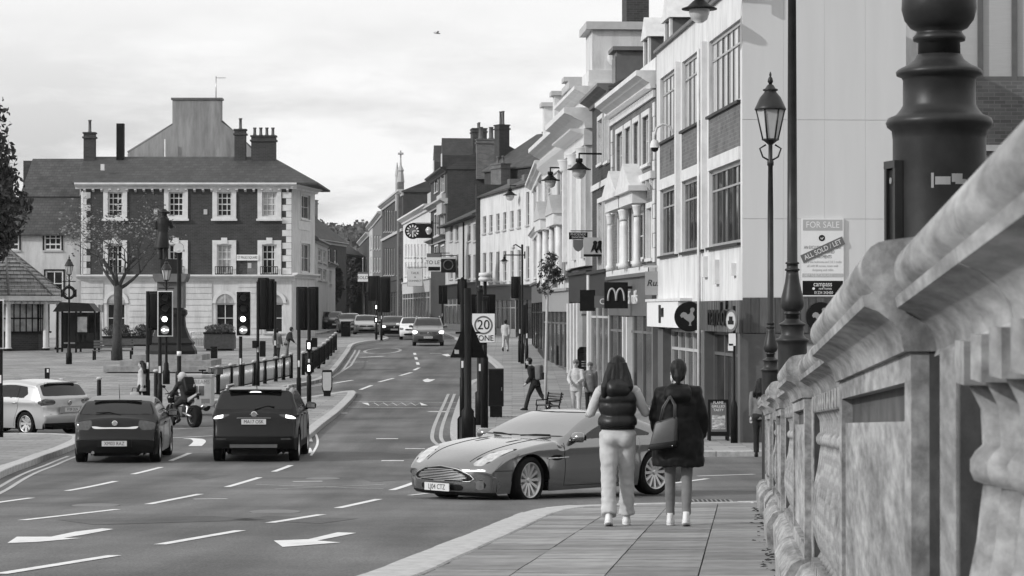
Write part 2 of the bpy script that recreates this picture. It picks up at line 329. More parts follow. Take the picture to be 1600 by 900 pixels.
def smooth_line(pts, step=.5):
    pts = [Vector((p[0], p[1])) for p in pts]; out = []
    for i in range(len(pts) - 1):
        p0, p1, p2, p3 = pts[max(i - 1, 0)], pts[i], pts[i + 1], pts[min(i + 2, len(pts) - 1)]
        n = max(1, int((p2 - p1).length / step))
        for k in range(n):
            t = k / n; out.append(.5 * ((2 * p1) + (p2 - p0) * t + (2 * p0 - 5 * p1 + 4 * p2 - p3) * t * t + (3 * p1 - p0 - 3 * p2 + p3) * t ** 3))
    out.append(pts[-1]); return out
def offset_line(l, d):
    o = []
    for i, p in enumerate(l):
        t = (l[min(i + 1, len(l) - 1)] - l[max(i - 1, 0)]).normalized(); o.append(p + Vector((-t.y, t.x)) * d)
    return o
def resample(l, step):
    out = [l[0]]; acc = 0
    for i in range(1, len(l)):
        seg = (l[i] - l[i - 1]).length
        while acc + seg >= step:
            t = (step - acc) / seg; q = l[i - 1].lerp(l[i], t); out.append(q); l = l[:i - 1] + [q] + l[i:]; seg = (l[i] - q).length; acc = 0
        acc += seg
    out.append(l[-1]); return out
def kerb(line, side, wd, parent, piece=.9, h=.126, gap=.008):
    """kerb stones one by one along the road edge; side=+1 when the pavement lies left of the line's direction"""
    a = resample(line, piece); outer = offset_line(a, -.004 * side); inner = offset_line(a, wd * side)
    for i in range(len(a) - 1):
        if (a[i + 1] - a[i]).length < .15: continue
        g = gap / (a[i + 1] - a[i]).length
        q = [outer[i].lerp(outer[i + 1], g), outer[i].lerp(outer[i + 1], 1 - g), inner[i].lerp(inner[i + 1], 1 - g), inner[i].lerp(inner[i + 1], g)]
        if side < 0: q = q[::-1]
        hh = h + random.uniform(-.004, .004); c = (q[0] + q[2]) / 2; cz = G(c.y)
        mb = MB(); mb.hexa([(p.x - c.x, p.y - c.y, G(p.y) - .1 - cz) for p in q] + [(p.x - c.x, p.y - c.y, G(p.y) + hh - cz) for p in q])
        bevelled(mb, 'kerb_stone', M['kerb'], parent, .012, 1, (c.x, c.y, cz), smooth=False)
def stripe(line, wd, parent=road, name='road_line', dz=.005):
    a, b = offset_line(line, wd / 2), offset_line(line, -wd / 2)
    poly = [(p.x, p.y) for p in a] + [(p.x, p.y) for p in reversed(b)]
    return sheet(name, poly, M['yellow' if name in ('yellow_line', 'speed_roundel') else 'paint'], dz, parent=parent)
def dash(p, q, wd=.11, name='lane_dash'):
    a, b = Vector(gp(*p)), Vector(gp(*q)); return stripe([a, b], wd, name=name)
def mark(poly, name='arrow_marking'): return sheet(name, [gp(*p) for p in poly], M['paint'], .005, parent=road)

# bridge frame: t metres along the parapet, o metres to the right of the eye, z above the bridge pavement
BA = math.atan((1155 - 800) / F); BS, BC = math.sin(BA), math.cos(BA)
def Bxy(t, o): return (t * BS + o * BC, t * BC - o * BS)
def Bz(t, o, z): x, y = Bxy(t, o); return Vector((x, y, G(y) + .12 + z))
KO = -2.62
edge = [Vector(Bxy(-18, KO)), Vector(Bxy(0, KO)), Vector(Bxy(10, KO))] + [Vector(gnd(*p_, .12)[:2]) for p_ in ((559, 900), (636, 871), (713, 841.6), (765, 821), (810, 803), (845, 794.5), (900, 789.5), (1000, 786.5), (1100, 785), (1260, 782), (1500, 781))]
bl = smooth_line(edge, .4)
poly = [(p.x, p.y) for p in bl] + [Bxy(26, 3), Bxy(-18, 3)]
bridge_pavement = S(sheet('bridge_pavement', poly, M['slab3'], .075, .25))
kerb(bl, -1, .36, bridge_pavement, .9, .128)
# flagstones one by one, laid in courses along the bridge
def inside(p, pl):
    c = False; j = len(pl) - 1
    for i in range(len(pl)):
        if (pl[i][1] > p[1]) != (pl[j][1] > p[1]) and p[0] < (pl[j][0] - pl[i][0]) * (p[1] - pl[i][1]) / (pl[j][1] - pl[i][1]) + pl[i][0]: c = not c
        j = i
    return c
inner = offset_line(bl, -.37); innerpoly = [(p.x, p.y) for p in inner] + [Bxy(34, 3), Bxy(-18, 3)]
rs = random.Random(3)
def clip_slab(q):                                    # keep the slab's corners inside the kerb
    bm = bmesh.new(); bm.faces.new([bm.verts.new((p[0], p[1], 0)) for p in q])
    for i in range(len(inner) - 1):
        m_ = (inner[i] + inner[i + 1]) / 2
        if ((Vector(q[0]) + Vector(q[2])) / 2 - m_).length > 1.25: continue
        t = inner[i + 1] - inner[i]
        bmesh.ops.bisect_plane(bm, geom=bm.verts[:] + bm.edges[:] + bm.faces[:], plane_co=(m_.x, m_.y, 0), plane_no=(-t.y, t.x, 0), clear_outer=True, dist=1e-5)
    r = [[(v.co.x, v.co.y) for v in f.verts] for f in bm.faces]; bm.free(); return r
cols = [-2.75, -1.45, -.85, -.26, .34]
for c in range(4):
    t = 13.0 + c * .17
    while t < 34:
        ln = rs.choice([.62, .75, .9, 1.05]); q = [Bxy(t + .006, cols[c] + .005), Bxy(t + ln - .006, cols[c] + .005), Bxy(t + ln - .006, cols[c + 1] - .005), Bxy(t + .006, cols[c + 1] - .005)]
        t += ln
        for pl in clip_slab(q):
            if len(pl) < 3: continue
            cx, cy = sum(p[0] for p in pl) / len(pl), sum(p[1] for p in pl) / len(pl)
            if not inside((cx, cy), innerpoly): continue
            hz = .12 + rs.uniform(-.003, .003); tx, ty = rs.uniform(-.004, .004), rs.uniform(-.004, .004); n = len(pl)
            ar = sum(pl[i][0] * pl[(i + 1) % n][1] - pl[(i + 1) % n][0] * pl[i][1] for i in range(n))
            if abs(ar) < .05: continue
            if ar < 0: pl = pl[::-1]
            top = [(p[0] - cx, p[1] - cy, G(p[1]) + hz + tx * (p[0] - cx) + ty * (p[1] - cy) - G(cy)) for p in pl]; bot = [(p[0], p[1], p[2] - .05) for p in top]
            mb = MB(); mb.add(bot + top, [tuple(range(n - 1, -1, -1)), tuple(range(n, 2 * n))] + [(i, (i + 1) % n, (i + 1) % n + n, i + n) for i in range(n)])
            mb.build('paving_slab', M[rs.choice(['slab', 'slab', 'slab2', 'slab3'])], bridge_pavement, (cx, cy, G(cy)))
for sgn, o in ((1, .17),):
    stripe([p for p in offset_line(bl, o) if p.y < 31], .11, name='yellow_line')
# gully grate at the corner kerb
gc = gnd(1108, 783); gg = link('gully_grate', None, road, (gc.x, gc.y - .05, gc.z + .006))
mb = MB(); mb.box(-.32, .32, -.2, .2, 0, .008); mb.build('grate_frame', M['steel'], gg)
for k in range(9): MB().box(-.28 + k * .065, -.245 + k * .065, -.16, .16, .008, .012).build('slot', M['black'], gg)

# near-left pavement
ll = smooth_line([Vector(gp(-420, 905)), Vector(gp(-150, 812)), Vector(gp(0, 748)), Vector(gp(60, 724)), Vector(gp(107, 706)), Vector(gp(131, 693)), Vector(gp(122, 686)), Vector(gp(60, 684)), Vector(gp(0, 684)), Vector(gp(-300, 690))], .4)
near_left = S(sheet('corner_pavement', [(p.x, p.y) for p in ll] + [(-40, 58), (-40, 20)], M['plaza'], .12, .25)); kerb(ll, 1, .3, near_left, 1.0)
for o in (-.25, -.45): stripe([p for p in offset_line(ll, o) if p.y < 57], .08, name='yellow_line')
# plaza (left) with the edge of the street beyond
pl_ = smooth_line([Vector(gp(-500, 655)), Vector(gp(60, 652)), Vector(gp(250, 648)), Vector(gp(345, 630)), Vector(gp(430, 611)), Vector(gp(500, 597)), Vector(gp(524, 581)), Vector(gp(545, 553)), Vector(gp(553, 541)), Vector(gp(572, 536)), Vector(gp(600, 533)), Vector(gp(606, 529)), Vector(gp(585, 525))], .6)
plaza = S(sheet('plaza', [(p.x, p.y) for p in pl_] + [(-14.5, 185), (-14.5, 300), (-90, 300), (-90, 95)], M['plaza'], .12, .25)); kerb(pl_, 1, .25, plaza, 1.2)
for o in (-.25, -.48): stripe([p for p in offset_line(pl_, o) if 95 < p.y < 142 and p.x < -7.5], .1, name='yellow_line')
# splitter island
il = smooth_line([Vector(gp(462, 700)), Vector(gp(482, 688)), Vector(gp(505, 668)), Vector(gp(530, 648)), Vector(gp(548, 630)), Vector(gp(556, 618)), Vector(gp(545, 615)), Vector(gp(500, 622)), Vector(gp(440, 632)), Vector(gp(400, 648)), Vector(gp(392, 675)), Vector(gp(420, 700)), Vector(gp(462, 700))], .4)
island = S(sheet('traffic_island', [(p.x, p.y) for p in il[:-1]], M['pavement'], .12, .25)); kerb(il, 1, .3, island, 1.0)
# right-hand pavement of the street
rl = smooth_line([Vector(gp(1500, 712)), Vector(gp(1180, 713)), Vector(gp(1000, 715)), Vector(gp(850, 712)), Vector(gp(760, 705)), Vector(gp(712, 693)), Vector(gp(704, 672)), Vector(gp(714, 636)), Vector(gp(726, 606)), Vector(gp(746, 596)), Vector(gp(768, 589)), Vector(gp(777, 580)), Vector(gp(773, 573)), Vector(gp(760, 562)), Vector(gp(738, 546)), Vector(gp(712, 531)), Vector(gp(690, 522)), Vector(gp(655, 513))], .5)
right_pave = S(sheet('street_pavement', [(p.x, p.y) for p in rl] + [(8, 300), (14, 190), (14, 110), (40, 75), (40, 57)], M['pavement'], .12, .25)); kerb(rl, -1, .3, right_pave, 1.1)
for o in (.25, .48): stripe([p for p in offset_line(rl, o) if p.x < 0 and 58 < p.y < 95], .1, name='yellow_line')
# tactile strip by the crossing
a = gnd(712, 652, .12); mb = MB()
tac = link('tactile_paving', None, right_pave, (a.x + .1, a.y, a.z))
for i in range(14):
    for j in range(5): mb.lathe([(.028, 0), (.02, .008)], (.12 + i * .12, j * .18, 0), 6, False)
o_ = mb.build('stud_field', M['slab2'], tac)

# painted markings
for p, q in [((0, 897), (180, 868)), ((250, 851), (376, 829)), ((422, 817), (503, 804)), ((528, 794), (592, 780)), ((612, 766), (648, 754)),
             ((35, 813), (183, 796)), ((232, 788), (313, 772)), ((355, 761), (406, 746)), ((428, 737), (455, 727)),
             ((-60, 793), (50, 778)), ((105, 767), (181, 752)), ((208, 741), (252, 730)), ((267, 720), (297, 708)),
             ((563, 609), (581, 602)), ((592, 597), (615, 591)), ((625, 587), (643, 582)), ((647, 578.5), (655, 574.5)), ((653.5, 570), (652, 566)), ((651, 562), (649.5, 558)), ((648.6, 554.5), (647.6, 551.5)),
             ((521, 599), (551, 594))]:
    dash(p, q, .12 if p[1] > 640 else .15)
for p, q, wd in [((303, 780), (355, 779.5), .16), ((458, 752.5), (504, 752), .16), ((588, 685.5), (622, 685.5), .3), ((596, 720), (631, 720), .3), ((633, 701), (664, 701), .25), ((508, 645.5), (543, 645.5), .3), ((670, 643), (700, 643.5), .4), ((535, 627), (716, 629), .1), ((525, 636), (712, 638), .1), ((515, 618.5), (556, 613.5), .15), ((250, 671), (332, 668), .1), ((255, 685), (332, 681), .1),
                 ((563, 558.5), (600, 556.5), .3), ((1090, 744), (1178, 741), .12), ((1030, 758), (1105, 748), .12), ((640, 774), (668, 771), .1), ((545, 566), (575, 565.5), .2), ((672, 552), (690, 552), .25), ((430, 764), (600, 757), .03), ((400, 757), (600, 764), .03)]:
    dash(p, q, wd, 'road_line')
mark([(428, 845), (442, 855), (532, 848), (496, 845), (557, 833), (528, 832), (482, 843)])
mark([(12, 849), (27, 839), (80, 839), (118, 831), (160, 826), (178, 827), (130, 836), (100, 841), (128, 841), (60, 847)])
mark([(660, 594), (668, 591.5), (672, 593), (680, 592.5), (676, 595), (670, 597), (664, 597)])
mark([(690, 554), (700, 553), (704, 556), (698, 557)])
stripe(smooth_line([Vector(gp(293, 685)), Vector(gp(307, 686)), Vector(gp(312, 690)), Vector(gp(305, 697))], .4), .32, name='arrow_marking')
for y in (666, 682, 700): mark([(478, y), (486, y), (489, y + 8), (478, y + 8)], 'give_way_block')
stripe(smooth_line([Vector(gp(484, 667)), Vector(gp(494, 680)), Vector(gp(496, 694)), Vector(gp(486, 712))], .5), .06, name='road_line')
z = [gp(570 + 7.2 * i, 629.5 + (i % 2) * 4) for i in range(14)]; stripe([Vector(p) for p in z], .22, name='zigzag_line')
c0 = gnd(598, 548); ring = [Vector((c0.x + .95 * math.cos(a_ * .2618), c0.y + 5.2 * math.sin(a_ * .2618))) for a_ in range(25)]; stripe(ring, .16, name='speed_roundel')
for cx_, cy_ in ((150, 790), (430, 800), (505, 748)):                   # patched strips and manhole covers
    c = gnd(cx_, cy_); MB().disc((0, 0, 0), .32, 'z', .01, 24).build('manhole_cover', M['shopgrey'], road, (c.x, c.y, c.z + .004))
# darker patch repairs
for pp in ([(560, 745), (640, 741), (660, 748), (580, 753)], [(300, 745), (345, 738), (360, 742), (315, 750)], [(360, 812), (420, 806), (560, 810), (500, 818)], [(90, 812), (330, 806), (420, 812), (150, 820)]):
    sheet('road_patch', [gp(*p) for p in pp], mat('asphalt_new', .085, .9, .25, .8, .3, kind='asphalt'), .003, parent=road)

# ================================================================ STONE PARAPET of the bridge
ORG = Bz(31, .5, 0)
bal = thing('stone_balustrade', 'long weathered stone bridge parapet with bulbous balusters and rolled coping beside the pavement', 'balustrade', ORG)
def sweep(prof, t0, t1, name, m, closed_step=.5, do=0.0, sharp=False):
    n = max(1, int(math.ceil((t1 - t0) / closed_step))); vs = []; k = len(prof)
    for i in range(n + 1):
        t = t0 + (t1 - t0) * i / n
        for o, z in prof: vs.append(Bz(t, o + do, z) - ORG)
    fs = [(i * k + j, i * k + (j + 1) % k, (i + 1) * k + (j + 1) % k, (i + 1) * k + j) for i in range(n) for j in range(k)]
    mb = MB(); mb.add(vs, fs, True); mb.f += [tuple(range(k - 1, -1, -1)), tuple(n * k + j for j in range(k))]; mb.sm += [False, False]
    me = mb.mesh(name, m); me.set_sharp_from_angle(angle=R(50 if not sharp else 25))
    bm = bmesh.new(); bm.from_mesh(me); bmesh.ops.recalc_face_normals(bm, faces=bm.faces); bm.to_mesh(me); bm.free()
    return link(name, me, bal)
def arc(cx, cz, r, a0, a1, n): return [(cx + r * math.cos(R(a0 + (a1 - a0) * i / n)), cz + r * math.sin(R(a0 + (a1 - a0) * i / n))) for i in range(n + 1)]
COPE = [(.365, 1.085), (.36, 1.11), (.345, 1.135), (.318, 1.155), (.292, 1.165), (.288, 1.185)] + [(.305, 1.188)] + arc(.338, 1.236, .052, 235, 95, 8) + [(.42, 1.298), (.60, 1.298)] + arc(.69, 1.236, .052, 85, -55, 8) + [(.73, 1.18), (.70, 1.13), (.68, 1.085)]
PL = [(.265, -.12), (.255, .19), (.30, .265), (.34, .285), (.72, .285), (.80, .19), (.80, -.12)]
BAYS = [(-3.2, 4.8), (8.25, 12.6), (15.4, 19.8), (22.6, 27.0)]; PIERS = [(4.8, 8.25), (12.6, 15.4), (19.8, 22.6), (27.0, 30.2), (30.6, 32.2)]
mb = MB()
mb.box(-.085, .085, -.085, .085, 0, .05)
mb.lathe([(.05, .05), (.06, .06), (.045, .085), (.058, .11), (.074, .16), (.086, .22), (.089, .28), (.083, .35), (.070, .42), (.056, .49), (.05, .545), (.046, .575), (.06, .58), (.066, .595), (.066, .612), (.058, .625), (.047, .635), (.05, .69), (.062, .715), (.07, .728)], (0, 0, 0), 16)
mb.box(-.082, .082, -.082, .082, .728, .794)
bal_me = mb.mesh('baluster', M['stone'])
for t0, t1 in BAYS:
    n = int(round((t1 - t0 - .80) / .275))
    sweep([(.36, 1.075), (.37, 1.10), (.69, 1.10), (.69, 1.075)], t0, t1, 'frieze', M['stone'])
    sweep(PL, t0, t1, 'plinth', M['stone'], sharp=True)
    k = int(round((t1 - t0) / 1.45))
    for i in range(k):
        sweep(COPE, t0 + (t1 - t0) * i / k + .005, t0 + (t1 - t0) * (i + 1) / k - .005, 'coping_stone', M['stone'])
    for i in range(n):
        t = t0 + .13 + (t1 - t0 - (.82 if t1 < 6 else .71)) * (i + .5) / n; p = Bz(t, .418, .283) - ORG
        if Bxy(t, 0)[1] > -1.0: link('baluster', bal_me, bal, p, (0, 0, -BA + random.choice([0, math.pi / 2, math.pi])))
    rc = .33 if t1 < 6 else .22
    sweep([(.345, .285), (.345, 1.075), (.60, 1.075), (.60, .285)], t1 - rc - .33, t1 - rc, 'half_pilaster', M['stone'], sharp=True)
    sweep([(.349, .287), (.349, 1.073), (.60, 1.073), (.60, .287)], t1 - rc - .36, t1 - rc - .333, 'dark_return', M['stonedark'], sharp=True)  # thin darker slab over the pilaster's near end
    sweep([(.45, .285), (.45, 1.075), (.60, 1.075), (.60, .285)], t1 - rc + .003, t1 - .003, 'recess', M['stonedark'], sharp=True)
    sweep([(.37, .285), (.37, 1.075), (.60, 1.075), (.60, .285)], t0 + .01, t0 + .12, 'half_pilaster', M['stone'], sharp=True)
for t0, t1 in PIERS:
    sweep([(o - .06 if o < .5 else o + .05, z + (.004 if z > 1.1 else 0)) for o, z in COPE], t0 + .005, t1 - .005, 'coping_stone', M['stone'])
    sweep([(o - .045 if o < .5 else o + .03, z + (.006 if z > .1 else 0)) for o, z in PL], t0 + .004, t1 - .004, 'plinth', M['stone'], sharp=True)
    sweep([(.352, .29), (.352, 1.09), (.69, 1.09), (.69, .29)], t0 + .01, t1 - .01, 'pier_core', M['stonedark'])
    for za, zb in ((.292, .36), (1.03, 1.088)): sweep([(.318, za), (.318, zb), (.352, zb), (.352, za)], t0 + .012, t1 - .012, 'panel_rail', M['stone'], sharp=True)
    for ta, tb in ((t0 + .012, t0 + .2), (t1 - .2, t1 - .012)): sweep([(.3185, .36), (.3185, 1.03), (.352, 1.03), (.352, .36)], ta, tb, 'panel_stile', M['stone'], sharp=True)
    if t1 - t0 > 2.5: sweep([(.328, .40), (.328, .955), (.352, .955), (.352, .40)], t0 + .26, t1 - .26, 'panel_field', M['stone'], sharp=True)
# litter of leaves at the foot of the parapet
mb = MB(); rl_ = random.Random(5)
for i in range(90):
    t = rl_.uniform(13, 30); p = Bz(t, .25 - abs(rl_.gauss(0, .05)), .006) - ORG; a_ = rl_.uniform(0, 6.3); r = rl_.uniform(.015, .04)
    mb.add([p + Vector((r * math.cos(a_), r * math.sin(a_), 0)), p + Vector((-.4 * r * math.sin(a_), .4 * r * math.cos(a_), .012)), p + Vector((-r * math.cos(a_), -r * math.sin(a_), .004)), p + Vector((.4 * r * math.sin(a_), -.4 * r * math.cos(a_), .01))], [(0, 1, 2, 3)])
lit = mb.build('fallen_leaves', M['foliage']); lit.location = ORG; tag(lit, 'scattered dead leaves along the foot of the stone parapet', 'leaves', kind='stuff')

# ================================================================ CAST-IRON LAMP STANDARDS on the parapet
def lamp_standard(loc, k, label, top, door=False, lantern=True, flange_z=1.0):
    t = thing('lamp_standard', label, 'street lamp', loc, 0)
    zf = flange_z; P = lambda r, z: (r * k, zf + z * k)
    base = [(.205 * k, 0), (.205 * k, .08), (.188 * k, .1)] + [P(.188, -.08), P(.192, -.045), P(.21, -.03), P(.216, -.012), P(.208, .006), P(.175, .02), P(.155, .045)]
    mb = MB(); mb.lathe(base + [P(.147, .06), P(.146, .16), P(.152, .172), P(.172, .18), P(.175, .195), P(.165, .205), P(.125, .225), P(.1, .245), P(.09, .265)], n=32); mb.build('pedestal', M['iron'], t)
    mb = MB(); mb.lathe([P(.086, .265), P(.084, .315), P(.104, .32), P(.107, .335), P(.096, .348), P(.09, .36), P(.115, .372), P(.14, .405), P(.152, .45), P(.15, .50), P(.138, .56), P(.118, .64), P(.097, .73), P(.084, .82), P(.079, .88)], n=28); mb.build('bulb', M['iron'], t)
    mb = MB(); mb.lathe([P(.077, .88), P(.095, .885), P(.097, .905), P(.075, .915), P(.073, .965), P(.09, .97), P(.088, .99), P(.068, 1.0), (.062 * k, zf + 2.2), (.05 * k, top - .3), (.07 * k, top - .29), (.07 * k, top - .24), (.045 * k, top - .2), (.045 * k, top)], n=20); mb.build('column', M['iron'], t)
    if door:
        d = link('access_door', None, t, (0, 0, zf - .42 * k), (0, 0, R(-78)))
        for x in (-.05, .05): MB().box(x - .012, x + .012, -.214, -.18, -.27, .22).build('door_edge', M['iron'], d)
        MB().box(-.038, .038, -.2, -.18, -.265, .215).build('door_leaf', M['iron'], d); MB().box(-.062, .062, -.216, -.18, .22, .25).build('door_cap', M['iron'], d); MB().box(-.062, .062, -.216, -.18, -.30, -.27).build('door_cap', M['iron'], d)
        mb = MB(); mb.disc((0, -.204, .17), .014, 'y', .012, 10); mb.build('lock', M['steel'], d)
    if lantern: lantern_head(t, top)
    return t
def lantern_head(t, z, k=1.0):
    l = link('lantern', None, t, (0, 0, z)); l.scale = (k, k, k)
    mb = MB(); mb.lathe([(.03, 0), (.05, .02), (.09, .05), (.115, .06), (.115, .075), (.1, .08)], n=6, smooth=False); mb.build('lantern_base', M['iron'], l)
    MB().lathe([(.098, .08), (.185, .46)], n=6, smooth=False).build('lantern_glass', M['lampglass'], l)
    mb = MB()
    for i in range(6):
        a_ = i * math.pi / 3; mb.tube([(.1 * math.cos(a_), .1 * math.sin(a_), .075), (.188 * math.cos(a_), .188 * math.sin(a_), .47)], .012, 6)
    mb.build('lantern_frame', M['iron'], l)
    mb = MB(); mb.lathe([(.205, .455), (.21, .47), (.195, .5), (.14, .62), (.09, .68), (.075, .7), (.1, .715), (.1, .73), (.07, .74), (.045, .78), (.02, .8)], n=20); mb.build('lantern_roof', M['iron'], l)
    mb = MB(); mb.lathe([(.02, .8), (.038, .83), (.03, .87), (.012, .9), (.018, .92), (.004, .96)], n=10); mb.build('finial', M['iron'], l)
    mb = MB(); mb.tube([(.06, 0, .0), (.14, 0, -.05), (.1, 0, -.16), (.03, 0, -.2)], .012, 6); mb.tube([(-.06, 0, .0), (-.14, 0, -.05), (-.1, 0, -.16), (-.03, 0, -.2)], .012, 6); mb.build('bracket', M['iron'], l)
p1 = at(1468, 187, 10.4); b1 = Bz(10.4, .95, -.5); ls1 = lamp_standard((p1.x, p1.y, p1.z - 1.75), 1.0, 'huge dark iron lamp standard base close behind the parapet on the right, with access door', 7.0, True, True, 1.75)
mb = MB()                                                    # torn remains of a sticker on the near standard
for (x0, x1, z0, z1) in ((-.075, -.065, -.285, -.225), (-.06, .0, -.272, -.24), (.005, .05, -.262, -.228), (.02, .068, -.27, -.25)):
    n = 3
    for i in range(n):
        a0 = math.asin(max(-1, (x0 + (x1 - x0) * i / n) / .1895)); a1 = math.asin((x0 + (x1 - x0) * (i + 1) / n) / .1895)
        mb.add([(.1895 * math.sin(a0), -.1895 * math.cos(a0), z0), (.1895 * math.sin(a1), -.1895 * math.cos(a1), z0), (.1895 * math.sin(a1), -.1895 * math.cos(a1), z1), (.1895 * math.sin(a0), -.1895 * math.cos(a0), z1)], [(0, 1, 2, 3)])
o_ = mb.build('sticker_remains', M['signgrey'], ls1, (0, 0, 1.75)); o_.rotation_euler.z = R(4)
p2 = at(1238, 530, 33); lamp_standard((p2.x, p2.y, G(p2.y)), 1.0, 'tall dark tapering lamp column with bulbous base behind the far end of the parapet', 7.5, False, True, p2.z - G(p2.y))
p3 = at(1204, 577, 36); l3 = lamp_standard((p3.x, p3.y, G(p3.y)), .66, 'slim dark lamp post with tapering glazed lantern in front of the white side wall', EYE + (HY - 226) / F * 36 - G(p3.y), False, True, p3.z - G(p3.y))
for ch in l3.children:
    if ch.name.startswith('lantern'): ch.scale = (1.07, 1.07, 1.07)

# ================================================================ BUILDINGS
class Bld:
    """a building whose street front runs from its left end L to its right end Rr (each a pixel column and a depth in metres)"""
    def __init__(s, name, label, L, Rr, depth, zb=None, cat='building'):
        a = Vector(((L[0] - 800) / F * L[1], L[1])); b = Vector(((Rr[0] - 800) / F * Rr[1], Rr[1]))
        s.W = (b - a).length; s.u = (b - a) / s.W; s.n = Vector((-s.u.y, s.u.x))      # n points into the building
        s.z0 = (min(G(L[1]), G(Rr[1])) if zb is None else zb); s.a = a; s.D = depth
        s.root = thing(name, label, cat, (a.x, a.y, s.z0), math.atan2(s.u.y, s.u.x))
    def uv(s, px, py=None, y=0.0):
        k = (px - 800) / F; o = s.a + s.n * y; d = (o.x - k * o.y) / (k * s.u.y - s.u.x)
        Y = o.y + s.u.y * d
        return d if py is None else (d, EYE + (HY - py) / F * Y - s.z0)
    def z(s, u, py): Y = s.a.y + s.u.y * u; return EYE + (HY - py) / F * Y - s.z0
    def part(s, name, mb, m, parent=None): return mb.build(name, m, parent or s.root)
    def wall(s, z1, holes, m, z0=0.0, u0=0.0, u1=None, reveal=.18, name='wall', y=0.0, body=True):
        u1 = s.W if u1 is None else u1; mb = MB()
        U = sorted({u0, u1} | {round(h[k], 4) for h in holes for k in (0, 1) if u0 < h[k] < u1}); Z = sorted({z0, z1} | {round(h[k], 4) for h in holes for k in (2, 3) if z0 < h[k] < z1})
        hs = [tuple(round(q, 4) for q in h) for h in holes]
        for i in range(len(U) - 1):
            for j in range(len(Z) - 1):
                cu, cz = (U[i] + U[i + 1]) / 2, (Z[j] + Z[j + 1]) / 2
                if any(h[0] < cu < h[1] and h[2] < cz < h[3] for h in hs): continue
                mb.add([(U[i], y, Z[j]), (U[i + 1], y, Z[j]), (U[i + 1], y, Z[j + 1]), (U[i], y, Z[j + 1])], [(0, 1, 2, 3)])
        for a, b, c, d in hs:
            r = y + reveal
            mb.add([(a, y, c), (b, y, c), (b, y, d), (a, y, d), (a, r, c), (b, r, c), (b, r, d), (a, r, d)], [(0, 4, 5, 1), (1, 5, 6, 2), (2, 6, 7, 3), (3, 7, 4, 0)])
        if body:
            D = s.D
            mb.add([(u0, y, z0), (u1, y, z0), (u1, D, z0), (u0, D, z0), (u0, y, z1), (u1, y, z1), (u1, D, z1), (u0, D, z1)], [(1, 2, 6, 5), (2, 3, 7, 6), (3, 0, 4, 7), (4, 5, 6, 7)])
        return s.part(name, mb, m)
    def window(s, u0, u1, z0, z1, nx=2, nz=2, fm='trim', gm='glass', sur=None, sill=True, y=0.0, rv=.14, fw=.06, bw=.03, curtain=False):
        fm, gm = M[fm], M[gm]; mb = MB(); yy = y + rv
        mb.box(u0, u0 + fw, yy - .04, yy + .03, z0, z1); mb.box(u1 - fw, u1, yy - .04, yy + .03, z0, z1); mb.box(u0 + fw, u1 - fw, yy - .04, yy + .03, z0, z0 + fw); mb.box(u0 + fw, u1 - fw, yy - .04, yy + .03, z1 - fw, z1)
        for i in range(1, nx): c = u0 + (u1 - u0) * i / nx; mb.box(c - bw / 2, c + bw / 2, yy - .025, yy + .02, z0 + fw, z1 - fw)
        for i in range(1, nz):
            c = z0 + (z1 - z0) * i / nz; h = bw * (1.5 if i == nz // 2 and nz > 2 else 1); mb.box(u0 + fw, u1 - fw, yy - .03, yy + .019, c - h / 2, c + h / 2)
        w_ = s.part('window', mb, fm)
        mb = MB(); mb.add([(u0, yy + .012, z0), (u1, yy + .012, z0), (u1, yy + .012, z1), (u0, yy + .012, z1)], [(0, 1, 2, 3)]); s.part('pane', mb, gm, w_)
        if sill: s.part('sill', MB().box(u0 - .1, u1 + .1, y - .1, yy - .04, z0 - .1, z0 - .002), M[sur or 'trimgrey'], w_)
        if sur:
            mb = MB(); k = .17; mb.box(u0 - k, u0, y - .05, yy - .05, z0, z1 + k); mb.box(u1, u1 + k, y - .05, yy - .05, z0, z1 + k); mb.box(u0, u1, y - .05, yy - .05, z1, z1 + k); s.part('surround', mb, M[sur], w_)
        return w_
    def winpx(s, x0, x1, y0, y1, **k):
        """window seen between two pixel columns, its top and bottom read at its middle column"""
        u0, u1 = sorted((s.uv(x0), s.uv(x1))); c = (u0 + u1) / 2; return (u0, u1, s.z(c, y1), s.z(c, y0), k)
    def windows(s, ws):
        for w_ in ws: s.window(*w_[:4], **w_[4])
    def cornice(s, z, h, proj, m, u0=0.0, u1=None, name='cornice', y=0.0, ret=.0):
        u1 = s.W if u1 is None else u1
        pr = [(y + .05, z), (y - proj * .25, z), (y - proj * .3, z + h * .3), (y - proj * .65, z + h * .5), (y - proj * .75, z + h * .6), (y - proj, z + h * .72), (y - proj, z + h), (y + .05, z + h)]
        return s.part(name, MB().prism(pr, 'x', u0 - ret, u1 + ret), M[m])
    def band(s, z0, z1, proj, m, u0=0.0, u1=None, name='string_course', y=0.0):
        return s.part(name, MB().box(u0, s.W if u1 is None else u1, y - proj, y + .04, z0, z1), M[m])
    def brackets(s, z0, z1, proj, m, step, wd=.12, name='bracket', u0=0.0, u1=None, y=0.0):
        u1 = s.W if u1 is None else u1; n = max(1, int((u1 - u0) / step)); me = MB().prism([(y, z0), (y, z1), (y - proj, z1), (y - proj, z1 - .35 * (z1 - z0))], 'x', -wd / 2, wd / 2).mesh(name, M[m])
        for i in range(n): link(name, me, s.root, (u0 + (u1 - u0) * (i + .5) / n, 0, 0))
